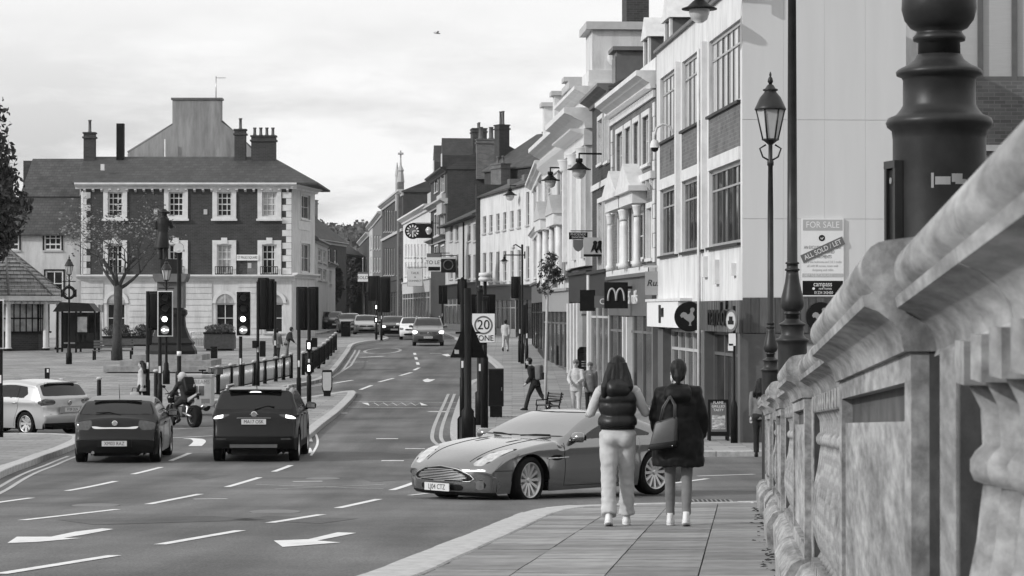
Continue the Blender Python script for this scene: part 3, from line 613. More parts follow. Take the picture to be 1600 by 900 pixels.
    def gable_roof(s, z, h, m, over=.3, ry=.5, u0=0.0, u1=None, y0=0.0, D=None, name='roof', hipl=0, hipr=0):
        u1 = s.W if u1 is None else u1; D = D or s.D; yr = y0 + (D - y0) * ry
        a, b = u0 - (over if not hipl else over), u1 + over; f, bk = y0 - over, D + over
        vs = [(a, f, z), (b, f, z), (b, bk, z), (a, bk, z), (a + hipl, yr, z + h), (b - hipr, yr, z + h), (a, f, z - .12), (b, f, z - .12), (b, bk, z - .12), (a, bk, z - .12)]
        fs = [(0, 1, 5, 4), (1, 2, 5), (2, 3, 4, 5), (3, 0, 4), (6, 7, 1, 0), (7, 8, 2, 1), (8, 9, 3, 2), (9, 6, 0, 3), (9, 8, 7, 6)]
        return s.part(name, MB().add(vs, fs), M[m])
    def chimney(s, u, y, z0, z1, wd, dp, m='brick', pots=2, ph=.6, cap=True, parent=None):
        c = s.part('chimney', MB().box(u - wd / 2, u + wd / 2, y - dp / 2, y + dp / 2, z0, z1), M[m], parent)
        if cap:
            mb = MB(); mb.box(u - wd / 2 - .08, u + wd / 2 + .08, y - dp / 2 - .08, y + dp / 2 + .08, z1 - .32, z1 - .2); s.part('oversailing_course', mb, M[m], c)
            mb = MB(); mb.box(u - wd / 2 - .06, u + wd / 2 + .06, y - dp / 2 - .06, y + dp / 2 + .06, z1, z1 + .1); s.part('chimney_cap', mb, M[m], c)
        for i in range(pots):
            q = u + (i - (pots - 1) / 2) * wd / max(pots, 1)
            s.part('chimney_pot', MB().lathe([(.13, 0), (.13, .05), (.105, .1), (.095, ph - .1), (.125, ph - .08), (.125, ph)], (q, y, z1 + (.1 if cap else 0)), 10), M['pot'], c)
        return c
    def quoins(s, u, z0, z1, m='trim', hgt=.42, long=.5, short=.3, side=1, y=0.0):
        n = int((z1 - z0) / hgt)
        for i in range(n):
            l = long if i % 2 == 0 else short; a, b = (u, u + l) if side > 0 else (u - l, u)
            s.part('quoin', MB().box(a, b, y - .035, y + .1, z0 + i * hgt + .012, z0 + (i + 1) * hgt - .012), M[m])
    def shop(s, u0, u1, zt, fh, fm, n=4, door=None, pm='shopdark', gm='shopglass', stall=.5, y=0.0, proj=.12, name='shopfront'):
        f = s.part(name, MB().box(u0, u1, y - proj, y + .1, zt - fh, zt), M[fm]); f.name = 'fascia'
        s.part('fascia_cornice', MB().box(u0 - .03, u1 + .03, y - proj - .12, y + .1, zt + .003, zt + .12), M[fm])
        for u in (u0, u1 - .28): s.part('pilaster', MB().box(u, u + .28, y - .09, y + .1, 0, zt - fh - .003), M[pm])
        a, b = u0 + .28, u1 - .28; wd = (b - a) / n; zt2 = zt - fh - .01
        for i in range(n):
            q0, q1 = a + i * wd, a + (i + 1) * wd; dr = door is not None and i == door; yy = y - (.03 if dr else .05)
            pz = .12 if dr else stall
            p = s.part('door' if dr else 'shop_window', MB().box(q0 + .02, q1 - .02, yy - .02, yy + .03, zt2 - .55, zt2 - .47).box(q0 + .02, q0 + .09, yy - .03, yy + .04, pz, zt2).box(q1 - .09, q1 - .02, yy - .03, yy + .04, pz, zt2), M[pm])
            s.part('pane', MB().add([(q0, yy + .02, pz), (q1, yy + .02, pz), (q1, yy + .02, zt2), (q0, yy + .02, zt2)], [(0, 1, 2, 3)]), M[gm], p)
            s.part('stall_riser' if not dr else 'threshold', MB().box(q0 + .003, q1 - .003, yy - .05, yy + .1, 0, pz - .002), M[pm], p)
            if dr: s.part('door_handle', MB().tube([(q0 + .2, yy - .06, .9), (q0 + .2, yy - .06, 1.3)], .015, 6), M['steel'], p)
        return f
    def lamp_bracket(s, px, py, label, out=1.2, k=1.0):
        pass

# ---- R1: modern white corner building, curved-looking strip windows and brick spandrels
b = Bld('corner_block', 'modern white three storey corner block with strip windows and brick spandrels above the restaurant', (1026, 78.3), (1160, 61), 12); r1 = b
zw = [b.z(b.W, y) for y in (465, 378, 248, 236, 154, 26)]          # fascia top, lower sill, lower head, band top, upper sill, upper head
TOP = b.z(b.W, 485) + 7.85; SW = 3.95
bays = [(1031, 1060), (1065, 1101), (1107, 1158)]
holes = []
for x0, x1 in bays:
    u0, u1 = b.uv(x0) + .1, b.uv(x1) - .1; holes += [(u0, u1, zw[1], zw[2]), (u0, u1, zw[4], zw[5])]
b.wall(TOP, holes, M['white'], z0=zw[0], reveal=.2, body=False)
for (u0, u1, z0, z1) in holes:
    n = max(5, int((u1 - u0) / .78)); mb = MB(); mb.box(u0, u1, .08, .16, z0, z0 + .09); mb.box(u0, u1, .08, .16, z1 - .09, z1); mb.box(u0, u0 + .09, .082, .158, z0 + .09, z1 - .09); mb.box(u0 + .09, u1, .085, .155, z0 + (z1 - z0) * .72, z0 + (z1 - z0) * .72 + .05)
    w_ = b.part('strip_window', mb, M['alu'])
    for i in range(n + 1):
        u = u0 + (u1 - u0) * i / n; b.part('mullion', MB().box(max(u0, u - .035), min(u1, u + .035), .09, .17, z0 + .003, z1 - .003), M['shopgrey'], w_)
        if i < n:
            jt = random.uniform(-.012, .012)
            b.part('pane', MB().add([(u + .036, .12 + jt, z0 + .05), (u + (u1 - u0) / n - .036, .12 - jt, z0 + .05), (u + (u1 - u0) / n - .036, .12 - jt, z1 - .05), (u + .036, .12 + jt, z1 - .05)], [(0, 1, 2, 3)]), M['blindskypane' if z0 > zw[3] else 'glass'], w_)
    b.part('sill', MB().box(u0 - .05, u1 + .05, -.09, .16, z0 - .07, z0 - .002), M['shopdark'], w_)
for x0, x1 in bays:                                               # brick spandrels between the window strips
    u0, u1 = b.uv(x0) + .1, b.uv(x1) - .1
    b.part('brick_spandrel', MB().box(u0, u1, -.012, .1, zw[3] + .14, zw[4] - .075), M['brickmid'])
    b.part('white_band', MB().box(u0, u1, -.05, .1, zw[2] + .004, zw[3] + .136), M['trim'])
for x in (1062.5, 1104): u = b.uv(x); b.part('pier_fin', MB().box(u - .16, u + .16, -.14, .1, zw[0] + 1.3, TOP - .8), M['trim'])
# gable wall facing the bridge, made of tall render panels
pw = SW / 4
for i in range(4):
    for z0, z1 in ((zw[0], zw[1] + .55), (zw[1] + .555, zw[4] - .5), (zw[4] - .495, TOP)):
        b.part('render_panel', MB().box(b.W - .02, b.W + .012, i * pw + .0015, (i + 1) * pw - .0015, z0 + .0015, z1 - .0015), M['panelwhite'])
mb = MB(); mb.box(.02, b.W - .025, .32, SW, 0, TOP - .02); b.part('core', mb, M['grey'])
b.part('parapet_coping', MB().box(-.02, b.W + .08, -.1, .35, TOP, TOP + .09), M['lead']); b.part('parapet_coping', MB().box(b.W - .3, b.W + .08, .352, SW + .05, TOP, TOP + .09), M['lead'])
b.part('soffit', MB().box(0, b.W, -.003, .34, zw[0] - .06, zw[0]), M['white'])
# ground floor: boarded fascia, dark shopfront on both faces
zf = b.z(b.W, 520); ub = b.uv(1088)
def boards(u0, u1, face):
    n = max(1, int(abs(u1 - u0) / .19)); st = (u1 - u0) / n
    for i in range(n):
        q0, q1 = u0 + i * st + .004, u0 + (i + 1) * st - .004; t = random.uniform(.01, .03)
        mb = MB().box(q0, q1, -.06 - t, .1, zf, zw[0] - .062) if face == 'front' else MB().box(b.W - .1, b.W + .04 + t, q0, q1, zf, zw[0] - .01)
        b.part('fascia_board', mb, M[random.choice(['wood', 'wood', 'wood2'])])
boards(ub, b.W, 'front'); boards(0.0, SW, 'side')
zs = zf - .02; yb = .25
for u0, u1, kind in ((b.uv(1099), b.uv(1104), 'p'), (b.uv(1104), b.uv(1156), 'd'), (b.uv(1156), b.W + .02, 'p'), (b.uv(1031), b.uv(1039), 'p'), (b.uv(1039), b.uv(1072), 'w'), (b.uv(1072), b.uv(1099), 'w')):
    if kind == 'p': b.part('pilaster', MB().box(u0, u1, -.06, .3, 0, zs), M['shopgrey']); continue
    n = 3; st = (u1 - u0) / n
    for i in range(n):
        q = u0 + i * st; p = b.part('shop_window', MB().box(q, q + .09, yb - .06, yb + .05, .12, zs).box(q + .09, q + st, yb - .05, yb + .05, zs - .6, zs - .52).box(q + .09, q + st, yb - .05, yb + .05, zs - .07, zs), M['shopgrey' if kind == 'd' else 'trimgrey'])
        b.part('pane', MB().add([(q, yb + .02, .12), (q + st, yb + .02, .12), (q + st, yb + .02, zs), (q, yb + .02, zs)], [(0, 1, 2, 3)]), M['shopglass'], p)
        b.part('stall_riser', MB().box(q, q + st, yb - .09, yb + .1, 0, .12 if kind == 'd' else .5), M['shopdark'], p)
for y0, y1 in ((0.0, .75), (1.9, 2.15), (SW - .3, SW)): b.part('pilaster', MB().box(b.W - .2, b.W + .03, y0, y1, 0, zs), M['shopgrey'])
for y0, y1 in ((.75, 1.9), (2.15, SW - .3)): b.part('shop_window', MB().add([(b.W - .06, y0, 0), (b.W - .06, y1, 0), (b.W - .06, y1, zs), (b.W - .06, y0, zs)], [(0, 1, 2, 3)]), M['shopglass'])
b.part('shop_header', MB().box(b.W - .08, b.W + .034, 0, SW, zs - .22, zs), M['shopgrey'])
u = b.uv(1098); b.part('downpipe', MB().tube([(u, -.1, 0), (u, -.1, TOP - .9)], .05, 8), M['trim'])
for px, py, ww, hh in ((1104, 417, .5, .55), (1122, 425, .5, .62), (1149, 421, .35, .3)):
    u, z = b.uv(px, py); b.part('service_box', MB().box(u - ww / 2, u + ww / 2, -.12, .05, z - hh / 2, z + hh / 2), M['trim'])
# white sign panel with dark emblem, and letters on the boards
ua, ubb = b.uv(1026), b.uv(1076); za, zb_ = b.z(ub, 513), b.z(ub, 470)
sp = b.part('fascia_sign', MB().box(ua, ubb, -.3, -.02, za, zb_), M['signwhite'])
b.part('sign_cornice', MB().box(ua - .1, ubb + .8, -.34, .05, zb_ + .004, zb_ + .08), M['trim'])
um = (ua + ubb) / 2 - .4; mb = MB(); mb.box(um - .22, um + .22, -.32, -.302, za + .12, zb_ - .1); mb.box(um + .221, um + .9, -.32, -.302, za + .3, za + .55); mb.box(um + .6, um + .9, -.32, -.302, za + .56, zb_ - .35); b.part('sign_emblem', mb, M['signdark'], sp)
text("nando's", .85, M['signdark'], b.root, ((b.uv(1112) + b.uv(1152)) / 2, -.13, (zf + zw[0]) / 2), sx=1.5, ext=.03)

# cock-shaped emblem used on the round restaurant signs
COCK = [(-.05, -.52), (.12, -.52), (.08, -.40), (.10, -.30), (.26, -.16), (.30, 0), (.22, .12), (.20, .24), (.28, .34), (.30, .46), (.22, .54), (.10, .52), (.04, .44), (.06, .30), (.0, .16), (-.12, .14), (-.20, .24), (-.34, .28), (-.48, .20), (-.54, .06), (-.46, -.06), (-.36, -.02), (-.28, -.12), (-.14, -.22), (-.02, -.30), (0, -.42)]
def round_sign(label, loc, rz, r, arm=None):
    t = thing('round_sign', label, 'sign', loc, rz)
    MB().disc((0, 0, 0), r, 'y', .12, 40).build('sign_disc', M['signdark'], t)
    MB().prism([(x * r * 1.15, z * r * 1.15) for x, z in COCK], 'y', -.075, -.061).build('emblem', M['signgrey'], t)
    if arm: MB().box(r * .96, arm, -.05, .05, -.17, .17).build('bracket', M['signdark'], t)
    return t
p = at(1077, 495, 68.5); round_sign('dark round projecting sign with a pale cockerel above the restaurant front', p, 0, .40, .86)
p = b.root.matrix_world if False else None
mw = Matrix.Translation(b.root.location) @ Matrix.Rotation(b.root.rotation_euler.z, 4, 'Z')
q = mw @ Vector((b.W + .12, 1.86, b.z(b.W, 495))); round_sign('dark round cockerel sign fixed on the boarded side wall below the sale board', q, b.root.rotation_euler.z + R(90), .35)
# estate agent's board on the white wall
q = mw @ Vector((b.W + .05, 1.92, b.z(b.W, 402))); sb = thing('sale_board', 'tall white sale board on the white side wall, with a diagonal ALL SOLD/LET strip', 'sign', q, b.root.rotation_euler.z + R(90))
HW, HH = .505, .93
MB().box(-HW, HW, -.02, .02, -HH, HH).build('board', M['signwhite'], sb)
MB().box(-HW + .03, HW - .03, -.024, -.0205, HH - .29, HH - .03).build('header', mat('board_header', .42, .5, .04, 3), sb)
text('FOR SALE', .215, M['signwhite'], sb, (0, -.026, HH - .16), sx=.88, ext=.002)
MB().disc((-.02, -.022, .46), .075, 'y', .006, 24).build('badge', M['signdark'], sb)
MB().prism([(-.045, .49), (-.03, .44), (.0, .46), (.0, .49), (.02, .48), (.0, .43), (-.05, .43)], 'y', -.029, -.026).build('badge_emblem', M['signwhite'], sb)
for s_, z_, h_, m_, sx_ in (('AN EXCLUSIVE DEVELOPMENT', .235, .105, 'signmid', .62), ('OF HIGH SPECIFIED', .125, .105, 'signmid', .62), ('APARTMENTS', .01, .105, 'signmid', .66), ('1 & 2 one bedrooms and 2 & 3 studio', -.11, .085, 'trimgrey', .7), ('all with lift access, town walk', -.205, .085, 'trimgrey', .75), ('shopping and cafes', -.30, .085, 'trimgrey', .8)):
    text(s_, h_, M[m_], sb, (0, -.0225, z_), sx=sx_, ext=.001)
st_ = link('sold_strip', None, sb, (0, -.03, .18), (0, R(-24.5), 0)); MB().box(-.55, .55, -.004, .004, -.1, .1).build('strip', M['signmid'], st_); text('ALL SOLD / LET', .165, M['signwhite'], st_, (0, -.006, 0), sx=.86, ext=.001)
MB().box(-HW + .01, HW - .01, -.023, -.0205, -.475, -.385).build('strip', M['trimgrey'], sb); text('HELP TO BUY AVAILABLE', .085, M['signwhite'], sb, (-.1, -.025, -.43), sx=.7, ext=.001)
MB().box(-HW + .02, HW - .02, -.024, -.0205, -HH + .03, -.56).build('footer', M['signdark'], sb)
text('campass', .17, M['signwhite'], sb, (0, -.026, -.64), sx=.8, ext=.002); text('new homes', .085, M['signwhite'], sb, (.06, -.026, -.745), sx=.8, ext=.001); text('01234 343450', .1, M['signwhite'], sb, (.02, -.026, -.845), sx=.78, ext=.001)
MB().disc((-.22, -.026, -.745), .032, 'y', .004, 16).build('badge_emblem', M['signwhite'], sb)

# ---- R0: brick office wing set back to the right
b = Bld('brick_office', 'brown brick office wing with grey framed windows, set back right of the white wall', (1411, 67), (1760, 67), 10); b0 = b
TOP0 = 13.5; ws = []
for x0, x1, y0, y1 in ((1480, 1640, -70, 126), (1480, 1640, 236, 420), (1650, 1750, -70, 126), (1650, 1750, 236, 420)): ws.append(b.winpx(x0, x1, y0, y1))
b.wall(TOP0, [w_[:4] for w_ in ws], M['brickmid'], u0=b.uv(1452))
b.part('render_return', MB().box(0, b.uv(1452) - .003, -.01, 3, 0, TOP0), M['cream'])
for w_ in ws:
    u0, u1, z0, z1 = w_[:4]; n = 3; mb = MB(); mb.box(u0, u1, .05, .16, z0, z0 + .12); mb.box(u0, u1, .05, .16, z1 - .1, z1); mb.box(u0, u0 + .06, .06, .15, z0 + .12, z1 - .1); wo_ = b.part('window', mb, M['shopgrey'])
    for i in range(n + 1): u = u0 + (u1 - u0) * i / n; b.part('mullion', MB().box(max(u - .07, u0), min(u + .07, u1), .04, .17, z0, z1), M['shopgrey'], wo_)
    for i in range(n):
        u = u0 + (u1 - u0) * i / n; b.part('pane', MB().add([(u, .12, z0), (u + (u1 - u0) / n, .12, z0), (u + (u1 - u0) / n, .12, z1), (u, .12, z1)], [(0, 1, 2, 3)]), mat('blind_glass', .40, .2, .06, 2, stretch=(1, 1, 30), spec=.6), wo_)
    b.part('lintel', MB().box(u0 - .1, u1 + .1, -.04, .05, z1 + .003, z1 + .16), M['trim'], wo_)

# ---- R2: brick Victorian front with bracketed cornice, pedimented first floor
b = Bld('brick_townhouse', 'tall brick Victorian front with bracketed cornice and two pedimented column windows over the burger shop', (955.5, 91.5), (1024.5, 78.7), 11); r2 = b
zc = b.z(b.W, 112); zcb = b.z(b.W, 146); zs2 = b.z(b.W, 430); z_up = (b.z(b.W, 250), b.z(b.W, 172)); z_lo = (zs2 + .55, b.z(b.W, 322))
ups = [(b.uv(x0) + .25, b.uv(x1) - .25, z_up[0], z_up[1]) for x0, x1 in ((963, 975.5), (976.5, 988), (989.5, 1001), (1003.5, 1017))]
los = [(b.uv(x0) + .3, b.uv(x1) - .3, z_lo[0], z_lo[1]) for x0, x1 in ((966, 986), (989, 1009))] + [(b.uv(1012), b.uv(1020), z_lo[0], z_lo[1])]
b.wall(zcb + .3, ups + los, M['brickmid'], z0=zs2)
for h in ups: b.window(*h, nx=1, nz=2, sur='trim', fw=.1)
for h in los: b.window(*h, nx=2, nz=2, sur='trim', fw=.1)
b.band(zs2, zs2 + .3, .2, 'trim'); b.band(z_up[0] - .55, z_up[0] - .32, .16, 'trim'); b.brackets(z_up[0] - .85, z_up[0] - .56, .14, 'trim', .95, .1)
b.band(zcb - .1, zcb + .12, .08, 'trim'); b.brackets(zcb + .13, zc - .5, .36, 'trim', .42, .15); b.cornice(zc - .5, .55, .6, 'trim', ret=.0); b.band(zc + .05, zc + .45, .0, 'trim', name='parapet')
for h in los[:2]:
    c = (h[0] + h[1]) / 2; hw = (h[1] - h[0]) / 2 + .45; zt = z_lo[1] + .2
    pd = b.part('pediment', MB().prism([(c - hw - .15, zt + .55), (c + hw + .15, zt + .55), (c, zt + 1.35)], 'y', -.55, .02), M['trim'])
    b.part('pediment_cornice', MB().box(c - hw - .25, c + hw + .25, -.6, .02, zt + .38, zt + .547), M['trim'], pd); b.part('entablature', MB().box(c - hw, c + hw, -.45, .02, zt, zt + .377), M['trim'], pd)
    for u in (c - hw + .16, c + hw - .16):
        col = b.part('column', MB().lathe([(.16, 0), (.16, .15), (.115, .2), (.11, 1.4), (.095, z_lo[1] - zs2 - .55)], (u, -.28, zs2 + .3), 16), M['trim'])
        b.part('capital', MB().lathe([(.1, 0), (.12, .05), (.11, .1), (.15, .3), (.17, .36)], (u, -.28, z_lo[1] - .22), 10), M['trim'], col)
b.quoins(b.W - .02, zs2 + .4, zcb - .2, side=-1, long=.55, short=.36, hgt=.45); b.quoins(0.02, zs2 + .4, zcb - .2, long=.55, short=.36, hgt=.45)
b.gable_roof(zc + .3, 3.8, 'tile', .0, .22, y0=.5)
b.part('lower_wall', MB().box(0, b.W, .3, b.D, 0, zs2 - .004), M['brickmid'])
for u, z in ((3.5, 1.0), (9.2, 1.0)):                            # dormers above the cornice
    d_ = b.part('dormer', MB().box(u - .8, u + .8, .9, 4.2, zc + .3, zc + 2.0), M['lead']); b.part('dormer_pediment', MB().prism([(u - 1.0, zc + 2.003), (u + 1.0, zc + 2.003), (u, zc + 2.75)], 'y', .75, 4.2), M['trim'], d_)
    b.part('dormer_window', MB().add([(u - .5, .89, zc + .75), (u + .5, .89, zc + .75), (u + .5, .89, zc + 1.9), (u - .5, .89, zc + 1.9)], [(0, 1, 2, 3)]), M['glass'], d_)
    [b.part('dormer_jamb', MB().box(q_, q_ + .3, .82, .9, zc + .5, zc + 2), M['trim'], d_) for q_ in (u - .8, u + .5)]
b.shop(0, b.W, zs2 - .01, 1.25, 'shopgrey', 5, 2, 'signmid', stall=.3)
us = b.uv(994); text("McDonald's", .62, M['signwhite'], b.root, ((b.uv(982) + b.uv(1006)) / 2, -.14, zs2 - .68), sx=1.0, ext=.02)
for px in (982, 988): u = b.uv(px); b.part('white_pilaster', MB().box(u - .14, u + .14, -.2, .1, 0, zs2 - 1.3), M['trim'])

# ---- R3: narrow brick house
b = Bld('narrow_brick_house', 'narrow brick house with slim tall windows, right of the ornate white building', (925.5, 99.5), (955, 91.7), 10)
ze = b.z(b.W, 134); zs3 = b.z(b.W, 425)
hs = [(b.uv(x0) + .1, b.uv(x1) - .1, b.z(b.uv(x0), y1), b.z(b.uv(x0), y0)) for x0, x1, y0, y1 in ((935, 943, 190, 258), (946, 953, 183, 254), (935, 943, 318, 425), (946, 953, 315, 420))]
b.wall(ze, hs, M['brick'], z0=0)
for h in hs: b.window(*h, nx=1, nz=2, sur='trim', fw=.08)
b.cornice(ze - .3, .4, .5, 'lead'); b.band(b.z(b.W, 285), b.z(b.W, 285) + .22, .07, 'trim'); b.gable_roof(ze, 2.3, 'tile', .1, .5)
d_ = b.part('dormer', MB().box(2.0, 3.6, .6, 3.5, ze, ze + 1.7), M['lead']); b.part('dormer_cheek', MB().box(2.1, 3.5, .57, .598, ze + .3, ze + 1.5), M['glass'], d_); b.part('dormer_roof', MB().box(1.85, 3.75, .45, 3.6, ze + 1.703, ze + 1.85), M['lead'], d_)
b.chimney(.6, 3.5, ze, ze + 3, .8, .8, 'brickmid', 1)
b.shop(0, b.W, zs3, 1.1, 'shopdark', 3, 1, 'trimgrey')
# the stone gryphon-like crest and rusticated piers by the next shop
b.part('rusticated_pier', MB().box(-.9, -.1, -.15, .1, 0, zs3), M['trim'])

# ---- R4: ornate white stucco building with pavilions above the cornice
b = Bld('ornate_white_building', 'ornate white stucco building with carved cornices and two square pavilions on its parapet', (851, 125), (925, 99.8), 9); r4 = b
zt = b.z(b.W, 152); zm = b.z(0, 246); zs4 = b.z(b.W, 415)
zt = min(zt, zm + 2.6)
wins = []
for x0, x1, y0, y1 in ((851.5, 863, 272, 336), (871, 888, 268, 330), (853, 862, 372, 440), (872, 884, 366, 432)):
    wins.append((b.uv(x0) + .5, b.uv(x1) - .5, b.z(b.uv(x0), y1), b.z(b.uv(x0), y0)))
uB = b.uv(893)
b.wall(zt, wins, M['stucco'], z0=zs4)
for h in wins[:2]: b.window(*h, nx=2, nz=2, sur='trim', fw=.1)
for h in wins[2:]:
    b.window(*h, nx=2, nz=2, sur='trim', fw=.1); c = (h[0] + h[1]) / 2; hw = (h[1] - h[0]) / 2 + .5; z1 = h[3] + .3
    pd = b.part('pediment', MB().prism([(c - hw - .2, z1 + .5), (c + hw + .2, z1 + .5), (c, z1 + 1.4)], 'y', -.6, .02), M['trimgrey']); b.part('entablature', MB().box(c - hw - .1, c + hw + .1, -.55, .02, z1, z1 + .497), M['trim'], pd)
    for u in (c - hw + .15, c + hw - .15): b.part('column', MB().lathe([(.2, 0), (.16, .15), (.14, 1.2), (.12, z1 - h[2] + .3)], (u, -.3, h[2] - .3), 12), M['trim'])
b.cornice(zm - .3, .7, .8, 'trim', 0, uB); b.brackets(zm - 1.0, zm - .32, .4, 'trim', .55, .2, u1=uB); b.band(zm - 1.15, zm - 1.0, .1, 'trim', 0, uB)
b.band(zm + .4, zm + 1.3, -.1, 'trim', 0, uB, 'parapet')
for u in (.6, uB * .45, uB * .9): # pedestal dormers over the cornice
    b.part('attic_pier', MB().box(u - .5, u + .5, -.1, .8, zm + .41, zm + 2.4), M['trim']); b.part('attic_cap', MB().box(u - .65, u + .65, -.25, .9, zm + 2.403, zm + 2.6), M['trimgrey'])
# right-hand giant order bay
b.part('giant_bay', MB().box(uB, b.W - .05, -.25, .02, zs4, zt), M['stucco'])
for u in (uB + .5, (uB + b.W) / 2, b.W - .55):
    col = b.part('giant_pilaster', MB().box(u - .38, u + .38, -.42, -.25, zs4 + .3, zt - 2.4), M['trim']); b.part('carved_capital', MB().lathe([(.2, 0), (.23, .08), (.21, .15), (.25, .25), (.24, .32), (.30, .45), (.32, .5)], (u, -.34, zt - 2.42), 10), M['trim'], col)
b.band(zt - 1.85, zt - 1.2, .32, 'trim', uB - .1, b.W + .05, 'entablature'); b.cornice(zt - 1.2, .8, 1.1, 'trim', uB - .3, b.W + .15); b.brackets(zt - 1.45, zt - 1.21, .6, 'trim', .35, .16, u0=uB, u1=b.W, y=-.25)
b.cornice(zt - .05, .5, .7, 'trim', uB - .6, b.W + .1, 'upper_cornice')
ztop = b.z(b.W, 44)
for u0, u1, y, h in ((b.W - 3.2, b.W - .4, .05, ztop), (uB - 2.6, uB + .9, .05, ztop - 1.6)):
    t_ = b.part('pavilion', MB().box(u0, u1, y, y + 2.0, zt, h), M['stucco']); b.part('pavilion_cap', MB().box(u0 - .2, u1 + .2, y - .25, y + 2.2, h, h + .3), M['trimgrey'], t_); b.part('pavilion_band', MB().box(u0 - .15, u1 + .15, y - .18, y + 2.1, h - 2.35, h - 2.05), M['trim'], t_)
    b.part('pavilion_plinth', MB().box(u0 - .1, u1 + .1, y - .15, y + 2.1, zt + .45, zt + 1.1), M['trim'], t_)
    mb = MB(); mb.lathe([(.42, 0), (.42, .08), (.3, .09)], (0, 0, 0), 20); o_ = mb.build('roundel', M['trim'], t_, (u1 + .0, y + 1.0, h - 1.1)); o_.rotation_euler = (0, R(90), 0)
    b.part('sunk_panel', MB().box(u1, u1 + .05, y + .5, y + 1.5, zt + 1.5, h - 2.7), M['trim'], t_)
b.part('side_wall', MB().box(b.W - 2.6, b.W - .3, 2.1, 9, zs4, ztop - .1), M['brickwhite']); b.part('side_coping', MB().box(b.W - 2.8, b.W - .1, 2.1, 9.1, ztop - .098, ztop + .05), M['lead'])
b.part('side_ledge', MB().box(b.W - .3, b.W - .1, 2.1, 9.1, ztop - 3.2, ztop - 3.0), M['trimgrey'])
b.part('lower_wall', MB().box(0, b.W, .3, b.D, 0, zs4 - .004), M['stucco']); b.shop(0, b.W * .62, zs4 - .9, .9, 'signgrey', 6, 2, 'shopgrey'); b.shop(b.W * .62 + .01, b.W, zs4 - .3, 1.1, 'shopdark', 2, 1, 'shopdark')
for i in range(4):
    u = b.W * .62 + .4 + i * 1.6; b.part('rusticated_pilaster', MB().box(u - .25, u + .25, -.22, .1, 0, zs4 - 1.45), M['trim'])
b.chimney(b.W * .42, 3.3, zt, 19.0, 2.0, 1.0, 'brick', 2)

# ---- R5/R6: plain white houses
b = Bld('slim_white_house', 'slim white house front with moulded parapet, left of the ornate white building', (833.5, 150), (851, 125.5), 9)
zt = b.z(b.W, 250); zs = b.z(b.W, 440)
hs = [(b.uv(x0) + .6, b.uv(x1) - .6, b.z(b.uv(x0), y1), b.z(b.uv(x0), y0)) for x0, x1, y0, y1 in ((835, 839.5, 290, 345), (842, 848, 285, 340), (835, 839.5, 372, 435), (842, 848, 368, 432))]
b.wall(zt, hs, M['white'], z0=0)
for h in hs: b.window(*h, nx=2, nz=2, sur='trim')
b.cornice(zt - .5, .5, .5, 'trim'); b.cornice(b.z(b.W, 355), .4, .35, 'trim'); b.shop(0, b.W, zs, 1.0, 'shopgrey', 5, 2); b.gable_roof(zt, 2.0, 'slate', 0, .5, y0=.5)

b = Bld('plain_white_terrace', 'plain white rendered terrace with two rows of six small dark windows', (750.5, 190), (833, 168), 10); r6 = b
zt = b.z(b.W / 2, 296); zs = b.z(b.W / 2, 447); hs = []
for px in (757, 767, 778, 788.5, 800, 811): hs += [(b.uv(px - 2.6), b.uv(px + 2.6), b.z(b.uv(px), 365 - (px - 757) * .18), b.z(b.uv(px), 338 - (px - 757) * .2)), (b.uv(px - 2.6), b.uv(px + 2.6), b.z(b.uv(px), 441 - (px - 757) * .05), b.z(b.uv(px), 395 - (px - 757) * .08))]
hs += [(b.uv(822), b.uv(827), b.z(b.uv(824), 352), b.z(b.uv(824), 300)), (b.uv(822), b.uv(827), b.z(b.uv(824), 436), b.z(b.uv(824), 385))]
b.wall(zt, hs, M['white'], z0=0)
for h in hs: b.window(*h, nx=2, nz=3, gm='glass', fm='trimgrey', fw=.07)
b.gable_roof(zt, 2.2, 'slate', .25, .5); b.shop(0, b.W * .72, zs, 1.0, 'shopgrey', 8, 3, 'signgrey', stall=.7); b.shop(b.W * .72 + .01, b.W, zs - .1, .9, 'shopdark', 3, 1)
b.part('party_wall', MB().box(-.35, -.02, -.3, 8, 0, zt + .9), M['brick'])
for u in (b.W * .35, b.W * .62): b.part('rooflight', MB().box(u - .5, u + .5, .8, 1.9, zt + .45, zt + .9), M['lead'])

# ---- dark hall with chimneys rising behind the plain white terrace
b = Bld('dark_brick_hall', 'dark brick hall with steep roof and tall stacks rising behind the plain white terrace', (757, 206), (852, 196), 8)
zt = b.z(b.W / 2, 262); b.wall(zt, [], M['brick']); b.gable_roof(zt, 3.0, 'slate', .2, .5, hipl=1.6)
uc = b.uv(755); b.chimney(.1, 1.5, zt - 1, b.z(0, 196), .95, .9, 'brick', 2, 1.1); b.chimney(b.uv(841), 1.2, zt - .5, b.z(b.W, 205), 1.5, .9, 'brick', 2, 1.0); b.chimney(b.uv(800), -1, zt - 3.5, b.z(b.W, 252), 1.9, .8, 'brickmid', 2, .6)

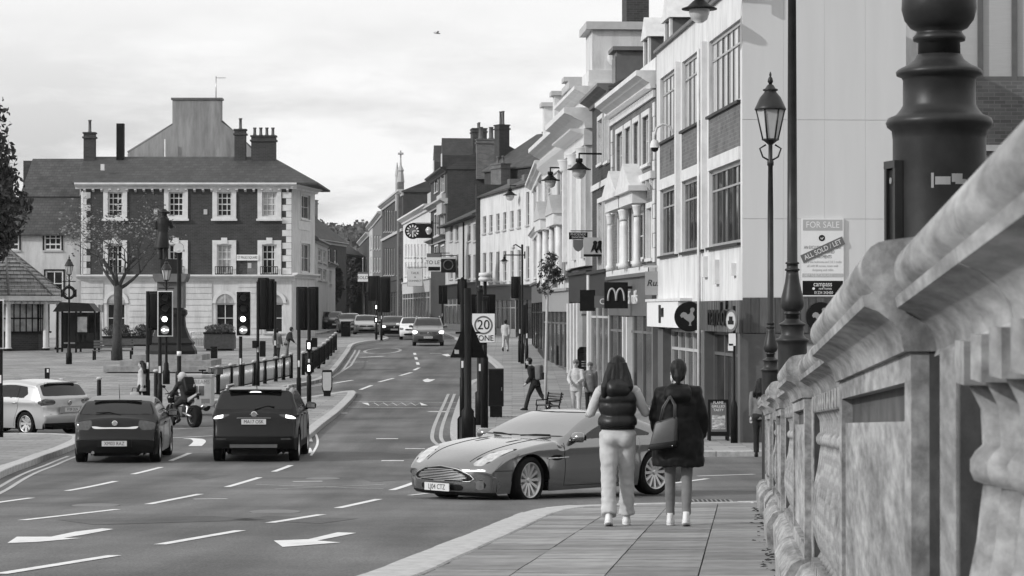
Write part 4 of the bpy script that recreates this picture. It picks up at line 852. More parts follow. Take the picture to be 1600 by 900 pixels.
# ---- R7: white cottages with long dark roof
b = Bld('white_gabled_house', 'white house with a long dark tiled roof sweeping down to its eaves, beside the clock', (696, 222), (750, 192), 12)
ze = b.z(b.W / 2, 345); zs = b.z(b.W / 2, 445); hs = []
for px in (705, 714, 733, 742): hs += [(b.uv(px - 2.4), b.uv(px + 2.4), b.z(b.uv(px), 377), b.z(b.uv(px), 350)), (b.uv(px - 2.4), b.uv(px + 2.4), b.z(b.uv(px), 436), b.z(b.uv(px), 398))]
b.wall(ze, hs, M['cream'], z0=0)
for h in hs: b.window(*h, nx=2, nz=2, fm='trimgrey', fw=.1)
b.gable_roof(ze, 3.4, 'tile', .7, .55); u = b.uv(726); b.part('downpipe', MB().tube([(u, -.1, 0), (u, -.1, ze - .2)], .07, 6), M['black']); b.shop(0, b.W, zs, 1.1, 'shopdark', 8, 4, 'trimgrey', stall=.7)

# ---- R8: tall dark gabled front
b = Bld('tall_gabled_front', 'tall narrow dark stone front with small gables and clustered stacks behind the clock', (673, 244), (699, 223), 9)
ze = b.z(b.W, 262); zs = b.z(b.W, 440); hs = []
for px in (682, 692):
    for y0, y1 in ((272, 300), (335, 368), (385, 415)): hs.append((b.uv(px - 2.6), b.uv(px + 2.6), b.z(b.uv(px), y1), b.z(b.uv(px), y0)))
b.wall(ze, hs, M['brick'], z0=0)
for h in hs: b.window(*h, nx=2, nz=2, sur='trim', fw=.12)
for z in (b.z(b.W, 318), b.z(b.W, 375)): b.cornice(z, .5, .7, 'trimgrey')
b.cornice(ze - .4, .5, .6, 'shopdark'); b.gable_roof(ze, 2.4, 'slate', .1, .5)
for u in (b.W * .3, b.W * .78):
    g_ = b.part('gablet', MB().prism([(u - 1.3, ze), (u + 1.3, ze), (u + 1.3, ze + 1.3), (u, ze + 2.9), (u - 1.3, ze + 1.3)], 'y', -.15, 2.5), M['brick']); b.part('gablet_window', MB().box(u - .5, u + .5, -.2, -.152, ze + .2, ze + 1.5), M['trim'], g_)
b.part('bay_window', MB().box(b.W * .6, b.W * .9, -.35, 0, b.z(b.W, 332), b.z(b.W, 300)), M['trimgrey'])
b.chimney(b.W * .1, 3, ze, ze + 2.6, 2.2, 1, 'brick', 2); b.chimney(b.W + .3, 3.8, ze - 1, ze + 2.4, 1.1, 2.6, 'brickmid', 0)
for i in range(3): b.part('chimney_pot', MB().lathe([(.28, 0), (.2, .15), (.18, 1.0), (.25, 1.05)], (b.W + .3, 2.9 + i * .9, ze + 2.5), 8), M['pot'])
# ---- R9 low white shop row
b = Bld('low_white_row', 'row of lower white fronts with a moulded parapet below the hanging clock', (630, 288), (673, 245), 10)
zt = b.z(b.W / 2, 333); zs = b.z(b.W / 2, 440); hs = []
for i, px in enumerate((634, 638.5, 643, 648, 653, 659, 664.5, 670)):
    for y0, y1 in ((382, 402), (410, 432)): hs.append((b.uv(px - 1.2), b.uv(px + 1.2), b.z(b.uv(px), y1), b.z(b.uv(px), y0)))
b.wall(zt, hs, M['white'], z0=0)
for h in hs: b.window(*h, nx=2, nz=2, fm='trim', fw=.15)
b.cornice(zt - .5, .6, .7, 'trim'); b.shop(0, b.W, zs, 1.2, 'shoplight', 10, 4, 'trimgrey', stall=.7)
b.part('attic_block', MB().box(b.W * .05, b.W * .98, 3, 10, zt - .05, zt + 3.2), M['brick']); b.chimney(b.W * .9, 5, zt + 3, zt + 7.5, 2.4, 1.4, 'brick', 2)
b.part('rear_gable', MB().box(b.W * .5, b.W * .99, 1.2, 2.9, zt, zt + 2.0), M['grey'])
# ---- R10 gothic brick with spire
b = Bld('gothic_brick_block', 'dark brick block with ranks of slender windows and a stone pinnacle at its near corner', (597, 335), (630, 289), 12)
zt = b.z(b.W / 2, 312); zs = b.z(b.W / 2, 440); hs = []
for px in (601, 604.5, 608, 611.5, 615, 622, 626):
    for y0, y1 in ((328, 362), (388, 430)): hs.append((b.uv(px - 1.0), b.uv(px + 1.0), b.z(b.uv(px), y1), b.z(b.uv(px), y0)))
b.wall(zt, hs, M['brick'], z0=0)
for h in hs: b.window(*h, nx=1, nz=2, fm='trimgrey', fw=.2, sur=None)
b.band(b.z(b.W / 2, 370), b.z(b.W / 2, 366), .2, 'trimgrey'); b.cornice(zt - .5, .7, .6, 'trimgrey'); b.gable_roof(zt, 2.5, 'slate', .2, .5); b.shop(0, b.W, zs, 1.3, 'shopdark', 8, 4)
u = b.uv(626); zp = b.z(u, 242)
pn = b.part('pinnacle', MB().box(u - 1.4, u + 1.4, -.35, .3, 0, zt + 1.2), M['brickmid']); b.part('spirelet', MB().lathe([(.45, 0), (.3, 1.2), (.38, 1.4), (.12, zp - zt - 2.4), (.05, zp - zt - 1.3)], (u, .0, zt + 1.203), 8, False), M['grey'], pn); b.part('finial_cross', MB().box(u - .1, u + .1, -.08, .08, zp - .35, zp + .5).box(u - .4, u + .4, -.3, .3, zp + .05, zp + .25), M['grey'], pn)
b.part('side_turret', MB().lathe([(.22, 0), (.2, 4), (.26, 4.1), (.05, 5.6)], (u - 2.0, -.3, zt - 2), 8, False), M['grey'], pn)
# ---- R11/R12 farther fronts
for nm, lb, Lp, Rp, y0, m_, cols_ in (('far_brick_front', 'grey brick front with a flat parapet, next beyond the pinnacled block', (582, 385), (597, 337), 341, 'brickmid', (585, 589, 593)), ('far_pale_front', 'pale narrow front at the far end of the right hand terrace', (577, 405), (582, 386), 352, 'cream', (579.5,)), ('far_dark_front', 'dark low front closing the far end of the street on the right', (562, 470), (577, 407), 372, 'brick', (566, 571))):
    b = Bld(nm, lb, Lp, Rp, 14); zt = b.z(b.W / 2, y0); hs = []
    for px in cols_:
        for ya, yb_ in ((368, 390), (402, 425)):
            if ya > y0 + 8: hs.append((b.uv(px - 1.1), b.uv(px + 1.1), b.z(b.uv(px), yb_), b.z(b.uv(px), ya)))
    b.wall(zt, hs, M[m_], z0=0)
    for h in hs: b.window(*h, nx=1, nz=2, fm='trim', fw=.25)
    b.cornice(zt - .6, .7, .6, 'trimgrey'); b.shop(0, b.W, b.z(b.W / 2, 445), 1.4, 'shopdark', 5, 2)

# ================================================================ LEFT SIDE BUILDINGS
# ---- Georgian brick house
GD = 170
b = Bld('georgian_house', 'large dark brick Georgian house with white sash windows, quoins and slate roof behind the statue', (126, GD), (456, GD), 13); gh = b
ze = b.z(0, 287); zc = b.z(0, 432); ws = []
for x in (180, 275, 350.5, 421): ws += [b.winpx(x - 11.5, x + 11.5, 300, 338, nx=3, nz=4, fw=.09, bw=.05, sur=None), b.winpx(x - 11.5, x + 11.5, 382, 428, nx=3, nz=4, fw=.09, bw=.05, sur=None)]
b.wall(ze, [w_[:4] for w_ in ws], M['brick'], z0=zc)
for i, w_ in enumerate(ws):
    wn = b.window(*w_[:4], **dict(w_[4], gm=['glass', 'glassl'][i in (5, 6)], sill=False)); u0, u1, z0, z1 = w_[:4]; mb = MB(); k = .3
    mb.box(u0 - k, u0, -.1, .12, z0 - .2, z1 + .28); mb.box(u1, u1 + k, -.1, .12, z0 - .2, z1 + .28); mb.box(u0, u1, -.1, .12, z1, z1 + .28); mb.box(u0, u1, -.1, .12, z0 - .2, z0); b.part('surround', mb, M['trim'], wn)
    b.part('sill', MB().box(u0 - k - .08, u1 + k + .08, -.2, -.102, z0 - .3, z0 - .16), M['trim'], wn)
    if i % 2: b.part('keystone', MB().box((u0 + u1) / 2 - .2, (u0 + u1) / 2 + .2, -.16, -.101, z1 + .05, z1 + .45), M['trim'], wn)
    if i % 2:
        bc = b.part('balconette', MB().box(u0 - .1, u1 + .1, -.3, -.26, z0 + .45, z0 + .5), M['black'], wn)
        mb = MB().box(u0 - .1, u1 + .1, -.3, -.26, z0 - .05, z0 + .02)
        for q in range(9): u = u0 - .08 + (u1 - u0 + .16) * q / 8; mb.box(u - .02, u + .02, -.29, -.27, z0, z0 + .46)
        mb.build('balconette_bars', M['black'], wn)
b.quoins(b.W - .02, zc + .15, ze - .45, side=-1, hgt=.42, long=.62, short=.36); b.quoins(.02, zc + .15, ze - .45, hgt=.42, long=.62, short=.36)
b.cornice(ze - .35, .4, .55, 'trim', ret=.35); b.brackets(ze - .55, ze - .34, .3, 'trim', .55, .14)
# right-hand canted face
cu = Bld('canted_corner', 'x', (456, GD), (492, GD + 7.5), 6)
cr_ = cu.root; cr_.parent = gh.root; cr_.matrix_parent_inverse = (Matrix.Translation(gh.root.location) @ Matrix.Rotation(gh.root.rotation_euler.z, 4, 'Z')).inverted()
del cr_['label']; del cr_['category']
cz = lambda y: cu.z(0, y)
hs = [(cu.uv(470), cu.uv(484), cz(339), cz(300)), (cu.uv(470), cu.uv(484), cz(424), cz(378))]
cu.wall(ze, hs, M['stucco'], z0=0)
for h in hs: cu.window(*h, nx=2, nz=2, fw=.1, sur='trim')
cu.cornice(ze - .35, .4, .55, 'trim', ret=.3); cu.cornice(zc - .1, .35, .4, 'trim'); cu.band(zc + 3.2, zc + 3.8, .04, 'trim', cu.W * .25, cu.W * .75, 'sunk_panel')
# rusticated ground floor
aw = []
for x in (182, 268, 352, 428):
    u = b.uv(x); aw.append((u - .62, u + .62, b.z(0, 520), b.z(0, 474)))
b.wall(zc - .28, aw, M['stucco'], y=-.12, name='ground_floor_wall', body=False); b.cornice(zc - .28, .4, .6, 'trim', ret=.2)
for j in range(9):                                                     # channelled joints between the courses
    z0 = .35 + j * (zc - .7) / 9
    segs = [0.0] + [v for h in aw for v in (h[0] - .22, h[1] + .22)] + [b.W]
    for k in range(0, len(segs), 2):
        if segs[k + 1] - segs[k] > .4: b.part('rusticated_course', MB().box(segs[k] + .02, segs[k + 1] - .02, -.165, -.12, z0 + .02, z0 + (zc - .7) / 9 - .02), M['stucco'])
for h in aw:
    c, r = (h[0] + h[1]) / 2, .62; wn = b.window(*h, nx=2, nz=2, gm='glass', y=-.12, fw=.09, bw=.05)
    ar = [(c + r * math.cos(math.pi * i / 14), h[3] + r * math.sin(math.pi * i / 14)) for i in range(15)]
    b.part('fanlight', MB().prism(ar, 'y', -.16, -.13), M['glassl'], wn)
    mb = MB()
    for i in range(14):
        a0, a1 = math.pi * i / 14, math.pi * (i + 1) / 14; q = [(c + rr * math.cos(a), h[3] + rr * math.sin(a)) for rr, a in ((r, a0), (r + .22, a0), (r + .22, a1), (r, a1))]
        mb.prism(q, 'y', -.22, -.125)
    mb.box(c - .03, c + .03, -.19, -.161, h[3], h[3] + r); b.part('arch', mb, M['trim'], wn)
b.gable_roof(ze + .05, 2.05, 'slate', .5, .5, u1=b.W + 1.3, hipr=3.6, D=10)
def gch(px, y0, y1, wd, dp, m, pots, ph=.7, yy=4.5, cap=True): return b.chimney(b.uv(px, y=yy), yy, b.z(0, y0) - .5, EYE + (HY - y1) / F * (GD + yy) - b.z0, wd, dp, m, pots, ph, cap)
gch(140, 240, 209, .75, .7, 'brick', 1, .85); gch(188, 240, 193, .5, .5, 'black', 0, cap=False); gch(375.5, 245, 204, .75, .7, 'brick', 1, .75); gch(412, 245, 214, 1.65, .8, 'brick', 4, .55)
mb = MB(); u = b.uv(160, y=1); mb.box(u - .12, u + .12, .9, 1.15, b.z(0, 265), b.z(0, 255)); b.part('roof_vent', mb, M['trim'])
sg = b.part('street_sign', MB().box(b.uv(370), b.uv(404), -.16, -.11, b.z(0, 407), b.z(0, 398)), M['signwhite']); text('ST PAULS SQUARE', .26, M['signdark'], sg, ((b.uv(370) + b.uv(404)) / 2, -.165, b.z(0, 402.5)), sx=.62, ext=.002)
b.part('blocked_panel', MB().box(b.uv(386), b.uv(402), -.03, .05, b.z(0, 430), b.z(0, 407)), M['brickmid'])
for px, py in ((321, 331), (243, 331), (390, 415)): u, z = b.uv(px, py); b.part('wall_plate', MB().box(u - .12, u + .12, -.05, .02, z - .17, z + .17), M['trimgrey'])
u, z = b.uv(445, 470); b.part('round_plaque', MB().disc((u, -.18, z), .13, 'y', .05, 16), M['signdark'])
b.part('downpipe', MB().tube([(.15, -.22, zc + .1), (.15, -.22, ze - .5)], .06, 6), M['trim'])

# ---- low wing left of it
b = Bld('white_wing', 'low white rendered house with mossy tiled roof, left of the brick house', (-160, 171), (125, 171), 12)
ze = b.z(0, 362); ws = [b.winpx(69, 96, 363, 391, nx=3, nz=3), b.winpx(71, 99, 423, 463, nx=2, nz=2), b.winpx(10, 30, 363, 391, nx=2, nz=3), b.winpx(10, 30, 423, 463, nx=2, nz=2)]
b.wall(ze, [w_[:4] for w_ in ws], M['cream'])
for w_ in ws:
    wn = b.window(*w_[:4], **dict(w_[4], fw=.1, bw=.06, rv=.05)); u0, u1, z0, z1 = w_[:4]
    mb = MB(); mb.box(u0 - .1, u0, -.05, .04, z0 - .1, z1 + .1); mb.box(u1, u1 + .1, -.05, .04, z0 - .1, z1 + .1); mb.box(u0, u1, -.05, .04, z1, z1 + .1); mb.box(u0, u1, -.05, .04, z0 - .1, z0); b.part('black_surround', mb, M['black'], wn)
b.gable_roof(ze - .15, 2.5, 'tile', .35, .35, D=7)
b.part('upper_wall', MB().box(b.uv(36), b.W - .05, 3.0, 12, ze - .1, b.z(0, 302)), M['brickmid']); u = b.uv(119); b.part('stair_window', MB().box(u - .25, u + .25, 2.9, 2.99, b.z(0, 305), b.z(0, 288)), M['trim'])
b.gable_roof(b.z(0, 303), 2.8, 'tile', .2, .5, u0=b.uv(36, y=3), y0=3, name='upper_roof'); b.part('ridge_wall', MB().box(b.uv(36, y=8), b.W - .1, 8, 9, b.z(0, 300), b.z(0, 240)), M['slate'])

# ---- rendered gable behind
b = Bld('rendered_gable', 'big stained grey rendered gable with a wide stack and aerial rising behind the slate roof', (199, 192), (397, 192), 10)
P = lambda x, y: b.uv(x, y)
pts = [P(199, 300), P(397, 300), P(397, 238), P(372, 210), P(345, 190), P(345, 156), P(269, 156), P(269, 195), P(240, 214), P(203, 237), P(199, 240)]
b.part('gable_wall', MB().prism(pts, 'y', 0, 1.0), mat('stained_render', .26, .85, .35, .8, .05, kind='render', stretch=(1.3, 1.3, .22)))
b.part('lower_wall', MB().box(P(199, 300)[0] + .3, P(397, 300)[0] - .3, 1.0, 9, 0, P(300, 260)[1]), M['grey'])
for x0, y0, x1, y1 in ((198, 239, 269, 195), (345, 190, 398, 238)):
    (ua, za), (ub_, zb2) = P(x0, y0), P(x1, y1); b.part('verge', MB().tube([(ua, .5, za + .06), (ub_, .5, zb2 + .06)], .12, 6), M['lead'])
ua, za = P(267, 155); ub_, zb2 = P(347, 155); b.part('stack_coping', MB().box(ua, ub_, -.1, 1.1, za - .03, za + .12), M['lead'])
u, z = P(336, 155); zz = P(336, 118)[1]; mb = MB(); mb.tube([(u, .5, z), (u, .5, zz)], .035, 6)
for i in range(5): mb.tube([(u + .1 + i * .12, .2, zz - .12), (u + .1 + i * .12, .8, zz - .12)], .015, 5)
mb.tube([(u, .5, zz - .12), (u + .75, .5, zz - .12)], .02, 5); b.part('aerial', mb, M['steel'])
u, z = P(259, 238); b.part('vent_pipe', MB().tube([(u, -.5, 0), (u, -.5, P(259, 218)[1])], .06, 6), M['trim'])

# ---- far fronts on the left of the street
for nm, lb, Lp, Rp, ytop, m_, roof, wl in (
    ('corner_shop_house', 'pale slim house with dark bay just right of the canted white corner', (493, 205), (512, 222), 378, 'cream', 2.0, ((497, 503), (505, 510))),
    ('dark_gabled_house', 'dark house with peaked roof and stack on the far left of the street', (497, 246), (541, 262), 378, 'brick', 3.4, ((503, 507), (513, 517), (522, 526))),
    ('white_street_house', 'small white gabled house halfway down the left side of the street', (512, 232), (524, 246), 412, 'white', 1.6, ((515, 518),)),
    ('far_end_house', 'grey house front at the far bend of the street beneath the wooded hill', (535, 420), (566, 440), 398, 'brickmid', 3.0, ((540, 543), (548, 551), (556, 559)))):
    b = Bld(nm, lb, Lp, Rp, 9); zt = b.z(b.W / 2, ytop); hs = []
    for x0, x1 in wl:
        for ya, yb_ in ((ytop + 12, ytop + 32), (ytop + 42, ytop + 60)):
            if yb_ < 470: hs.append((b.uv(x0), b.uv(x1), b.z(b.W / 2, yb_), b.z(b.W / 2, ya)))
    b.wall(zt, hs, M[m_])
    for h in hs: b.window(*h, nx=2, nz=2, fm='trim', fw=.14)
    b.gable_roof(zt, roof, 'tile', .3, .45); b.cornice(zt - .3, .35, .3, 'trimgrey')
    if roof > 2.5: b.chimney(b.W * .3, 3, zt + 1, zt + roof + 1.2, 2.0, .9, 'brick', 2); b.chimney(b.W * .97, 3.4, zt + 1, zt + roof + 1.0, .9, .9, 'brickmid', 1)

# ================================================================ TREES
def leaf_crown(rng, blobs, n, size, m, name='crown', parent=None, hole=.0):
    mb = MB(); tot = sum(r[1] * r[2] * r[3] for r in blobs)
    for c, rx, ry, rz in blobs:
        k = int(n * rx * ry * rz / tot)
        cl = [(Vector((rng.gauss(0, .5), rng.gauss(0, .5), rng.gauss(0, .5)))) for _ in range(max(6, k // 28))]
        for _ in range(k):
            if rng.random() < .75:
                q = rng.choice(cl) + Vector((rng.gauss(0, .13), rng.gauss(0, .13), rng.gauss(0, .13)))
            else: q = Vector((rng.gauss(0, .5), rng.gauss(0, .5), rng.gauss(0, .5)))
            if q.length > 1.15: q = q.normalized() * rng.uniform(.85, 1.12)
            p = Vector(c) + Vector((q.x * rx, q.y * ry, q.z * rz)); s_ = size * rng.uniform(.6, 1.3)
            a = Vector((rng.gauss(0, 1), rng.gauss(0, 1), rng.gauss(0, .6))).normalized(); t = a.orthogonal().normalized(); bb = a.cross(t); an = rng.uniform(0, 6.28); t, bb = t * math.cos(an) + bb * math.sin(an), bb * math.cos(an) - t * math.sin(an)
            mb.add([p - t * s_, p - bb * s_ * .42 + a * s_ * .1, p + t * s_, p + bb * s_ * .42 + a * s_ * .1], [(0, 1, 2, 3)])
    return mb.build(name, m, parent)
def limbs(rng, mb, p, d, ln, r, depth, tips, spread=.55, up=.25):
    pts = [p]; rad = [r]; q = p
    for i in range(4):
        d = (d + Vector((rng.gauss(0, .12), rng.gauss(0, .12), rng.gauss(0, .08) + up * .12))).normalized(); q = q + d * ln / 4; pts.append(q); rad.append(r * (1 - .14 * (i + 1)))
    mb.tube(pts, rad, 6 if depth > 1 else 4)
    if depth == 0: tips.append(q); return
    for k in range(rng.choice([2, 3])):
        i = rng.choice([2, 3, 4]); nd = (d + Vector((rng.gauss(0, spread), rng.gauss(0, spread), rng.gauss(0, spread * .6) + up))).normalized()
        limbs(rng, mb, pts[i], nd, ln * rng.uniform(.6, .85), rad[i] * .68, depth - 1, tips, spread, up)
    tips.append(q)
rng = random.Random(11)
# big dark evergreen at the left edge
g_ = gnd(-68, 552, .12); t = thing('evergreen_tree', 'big dense dark tree cut by the left edge of the picture, above the kiosk', 'tree', g_)
MB().tube([(0, 0, 0), (.05, 0, 2), (0, .1, 5), (0, 0, 9)], [.4, .33, .25, .08], 10).build('trunk', M['bark'], t)
leaf_crown(rng, [((-.3, 0, 6.2), 3.0, 3, 2.0), ((.5, 0, 7.6), 3.0, 2.8, 2.4), ((.4, 0, 9.6), 2.4, 2.4, 2.4), ((.6, 0, 12.0), 1.9, 1.8, 1.8), ((.5, 0, 13.7), 1.3, 1.3, 1.5), ((1.1, -.4, 6.2), 1.8, 1.8, 1.5), ((.9, -.3, 8.3), 2.2, 2.0, 1.6)], 24000, .2, M['foliage'], parent=t)
# sparse small tree in the plaza
g_ = gnd(183, 563, .12); t = thing('plaza_tree', 'small nearly bare tree with a grey trunk and sparse pale leaves in the plaza', 'tree', g_)
mb = MB(); mb.tube([(0, 0, 0), (0, 0, 1.2), (.05, 0, 2.6), (.05, 0, 3.6)], [.27, .22, .2, .2], 10); tips = []
for dx, dy, dz in ((-.9, .2, .6), (-.5, -.3, 1.0), (.1, .2, 1.2), (.6, -.2, .8), (1.0, .3, .45), (.3, -.5, .9)):
    limbs(rng, mb, Vector((.05, 0, 3.4)), Vector((dx, dy, dz)).normalized(), 1.8, .1, 4, tips, .5, .2)
mb.build('trunk', M['bark'], t); mb = MB()
for p in tips:
    for _ in range(3):
        q = p + Vector((rng.gauss(0, .2), rng.gauss(0, .3), rng.gauss(0, .25))); s_ = rng.uniform(.04, .09); a = rng.uniform(0, 6.28); c_, sn = math.cos(a), math.sin(a); w_ = rng.uniform(-.6, .6)
        mb.add([q + Vector((-s_ * c_, -s_ * sn, -w_ * s_)), q + Vector((sn * s_ * .6, -c_ * s_ * .6, s_ * .5)), q + Vector((s_ * c_, s_ * sn, w_ * s_)), q + Vector((-sn * s_ * .6, c_ * s_ * .6, -s_ * .5))], [(0, 1, 2, 3)])
mb.build('crown', M['foliage3'], t)
# young street tree in front of the shops
g_ = gnd(852, 646, .12); t = thing('young_street_tree', 'thin young tree with one stem and small dark leaf clumps by the bench', 'tree', g_)
hh = lambda y: (646 - y) / F * g_.y
MB().tube([(0, 0, 0), (.02, 0, 1.5), (.05, 0, 3.2), (.1, 0, hh(430)), (.14, 0, hh(400))], [.05, .045, .04, .03, .01], 8).build('trunk', M['trimgrey'], t)
leaf_crown(rng, [((.12, 0, hh(418)), .34, .3, .42), ((.0, 0, hh(450)), .26, .25, .22), ((.42, .1, hh(437)), .26, .25, .2), ((.2, 0, hh(402)), .2, .2, .2)], 1100, .055, M['foliage'], parent=t)
mb = MB(); mb.tube([(.05, 0, hh(452)), (.4, .1, hh(438))], .012, 5); mb.tube([(.05, 0, hh(470)), (-.1, 0, hh(450))], .012, 5); o_ = mb.build('twigs', M['twig'], t); o_['kind'] = 'stuff'
# street trees down the left side
for px, py, w_, yt, lb in ((517, 508, 17, 412, 'dark street tree nearest the canted white house corner'), (531, 503, 14, 405, 'dark street tree in the middle of the far left row'), (548, 500, 18, 408, 'dark bushy street tree farthest along the left row')):
    g_ = gnd(px, py, .05); k = g_.y / F; t = thing('street_tree', lb, 'tree', g_, group='trees down the left side of the street')
    H = (py - yt) * k; MB().tube([(0, 0, 0), (0, 0, H * .6)], [.25, .12], 8).build('trunk', M['bark'], t)
    leaf_crown(rng, [((0, 0, H * .62), w_ * k, w_ * k, H * .24), ((.3, 0, H * .82), w_ * k * .7, w_ * k * .7, H * .2), ((-.4, 0, H * .42), w_ * k * .7, w_ * k * .7, H * .16)], 2600, .3, M['foliage'], parent=t)
# wood on the far hill
mb = MB(); rw = random.Random(4)
for i in range(420):
    y = rw.uniform(560, 1250); x = (rw.uniform(470, 660) - 800) / F * y; z = hill_z(x, y); h = rw.uniform(7, 13); r = rw.uniform(3, 6)
    for j in range(70):
        a = Vector((rw.gauss(0, 1), rw.gauss(0, 1), rw.gauss(0, .8))).normalized() * rw.uniform(.5, 1); p = Vector((x + a.x * r, y + a.y * r, z + h * .55 + a.z * h * .45)); a = Vector((rw.gauss(0, 1), rw.gauss(0, 1), rw.gauss(0, 1))).normalized(); t_ = a.orthogonal().normalized() * r * .22; q_ = a.cross(t_)
        mb.add([p - t_, p - q_, p + t_, p + q_], [(0, 1, 2, 3)])
tag(mb.build('hillside_wood', M['foliage2']), 'far wooded hillside seen over the end of the street', 'wood', kind='stuff')

# ================================================================ PLAZA THINGS
# kiosk
kd = 138; kp = at(8, 552, kd); kz = G(kd) + .12; kk = thing('kiosk', 'octagonal kiosk with tiled roof and white columns at the left edge', 'kiosk', (kp.x, kd, kz), R(22.5 - 8))
ke = EYE + (HY - 462) / F * kd - kz; ka = EYE + (HY - 398) / F * kd - kz
def ngon(r, z, n=8): return [(r * math.cos(2 * math.pi * i / n), r * math.sin(2 * math.pi * i / n), z) for i in range(n)]
rf = MB().add(ngon(3.25, ke) + [(0, 0, ka + .4)], [(i, (i + 1) % 8, 8) for i in range(8)]).build('roof', M['tilep'], kk)
for i in range(8):
    for j in range(11):                                     # tile courses stand proud of one another
        f0, f1 = j / 12, (j + 1) / 12; a0, a1 = Vector(ngon(3.25, ke)[i]), Vector(ngon(3.25, ke)[(i + 1) % 8]); tp = Vector((0, 0, ka + .4))
        n_ = (a1 - a0).cross(tp - a0).normalized(); q = [a0.lerp(tp, f0) + n_ * .07, a1.lerp(tp, f0) + n_ * .07, a1.lerp(tp, f1) + n_ * .01, a0.lerp(tp, f1) + n_ * .01]
        if i in (3, 4, 5, 6, 7): MB().add(q + [q[0] - n_ * .06, q[1] - n_ * .06], [(0, 1, 2, 3), (4, 5, 1, 0)]).build('tile_course', M['tilep'], rf)
    a0 = Vector(ngon(3.27, ke + .03)[i]); MB().tube([a0, (0, 0, ka + .45)], .07, 6).build('hip_ridge', M['lead'], rf)
mb = MB(); mb.add(ngon(3.25, ke - .02) + ngon(3.25, ke - .28) + ngon(2.6, ke - .28), [(i + 8, (i + 8 + 1) % 8 + 8, (i + 1) % 8, i) for i in range(8)] + [(i + 16, (i + 1) % 8 + 16, (i + 1) % 8 + 8, i + 8) for i in range(8)]); mb.build('gutter_board', M['trim'], kk)
for i in range(8):
    p = Vector(ngon(2.85, 0)[i]); c_ = MB().lathe([(.2, 0), (.2, .12), (.15, .18), (.14, 1.4), (.12, ke - .5), (.17, ke - .42), (.17, ke - .28)], p, 14).build('column', M['trim'], kk); MB().lathe([(.22, 0), (.22, .1)], p, 12).build('column_base', M['black'], c_)
    p2_ = Vector(ngon(2.85, 0)[(i + 1) % 8])
    for j in range(6):
        q = p.lerp(p2_, (j + .5) / 6); MB().lathe([(.16, 0), (.19, .16)], (q.x, q.y, ke - .45), 8).build('valance_arch', M['trim'], kk)
mb = MB(); mb.add(ngon(2.35, 0) + ngon(2.35, .95), [(i, (i + 1) % 8, (i + 1) % 8 + 8, i + 8) for i in range(8)]); mb.build('lower_wall', M['brick'], kk)
for i in range(8):
    a0, a1 = Vector(ngon(2.33, 0)[i]), Vector(ngon(2.33, 0)[(i + 1) % 8]); up = Vector((0, 0, 1)); n_ = (a1 - a0).cross(up).normalized()
    wn = MB().add([a0 + up * .95, a1 + up * .95, a1 + up * (ke - .25), a0 + up * (ke - .25)], [(0, 1, 2, 3)]).build('window', M['glassl'], kk); mb = MB()
    for f in (0.02, .2, .4, .6, .8, .98): q = a0.lerp(a1, f) + n_ * .02; mb.tube([q + up * .95, q + up * (ke - .25)], .04, 4)
    for z in (.97, 1.7, ke - .3): mb.tube([a0 + n_ * .02 + up * z, a1 + n_ * .02 + up * z], .045, 4)
    mb.build('glazing_bars', M['black'], wn)
    MB().hexa([a0 + up * .9, a1 + up * .9, a1 + n_ * .15 + up * .9, a0 + n_ * .15 + up * .9, a0 + up * 1.0, a1 + up * 1.0, a1 + n_ * .15 + up * 1.0, a0 + n_ * .15 + up * 1.0]).build('counter', M['black'], wn)

# bus shelter
g_ = gnd(88, 551, .12); k = g_.y / F; sh = thing('bus_shelter', 'dark glazed bus shelter with a pitched roof and lit poster, right of the kiosk', 'bus shelter', g_)
X = lambda px: (px - 88) * k; Zs = lambda py: (551 - py) * k
MB().prism([(X(84), Zs(487)), (X(151), Zs(487)), (X(140), Zs(474)), (X(95), Zs(472))], 'y', -.3, 1.6).build('roof', M['shopdark'], sh)
for x in (90, 119, 148):
    for y in (0, 1.4): MB().box(X(x) - .05, X(x) + .05, y - .05, y + .05, 0, Zs(487)).build('post', M['black'], sh)
MB().box(X(91), X(147), 1.38, 1.42, .2, Zs(488)).build('rear_glass', M['glass'], sh); MB().box(X(119), X(147), -.02, .02, .2, .55).build('kick_panel', M['black'], sh)
ps = MB().box(X(120), X(138), -.08, -.0, Zs(521), Zs(493)).build('poster_case', M['black'], sh); MB().box(X(121.5), X(136.5), -.09, -.081, Zs(519), Zs(495)).build('poster', mat('poster_print', .3, .3, .8, 1.6), ps)
MB().box(X(95), X(116), .9, 1.25, .45, .52).build('seat', M['steel'], sh)
# bus stop flag
g_ = gnd(158, 545, .12); k = g_.y / F; bs = thing('bus_stop_flag', 'grey bus stop flag on a slim pole beside the shelter', 'sign', g_); MB().tube([(0, 0, 0), (0, 0, (545 - 476) * k)], .04, 8).build('pole', M['alu'], bs); MB().box(-.15, .15, -.03, .03, (545 - 488) * k, (545 - 476) * k).build('flag', M['signgrey'], bs)

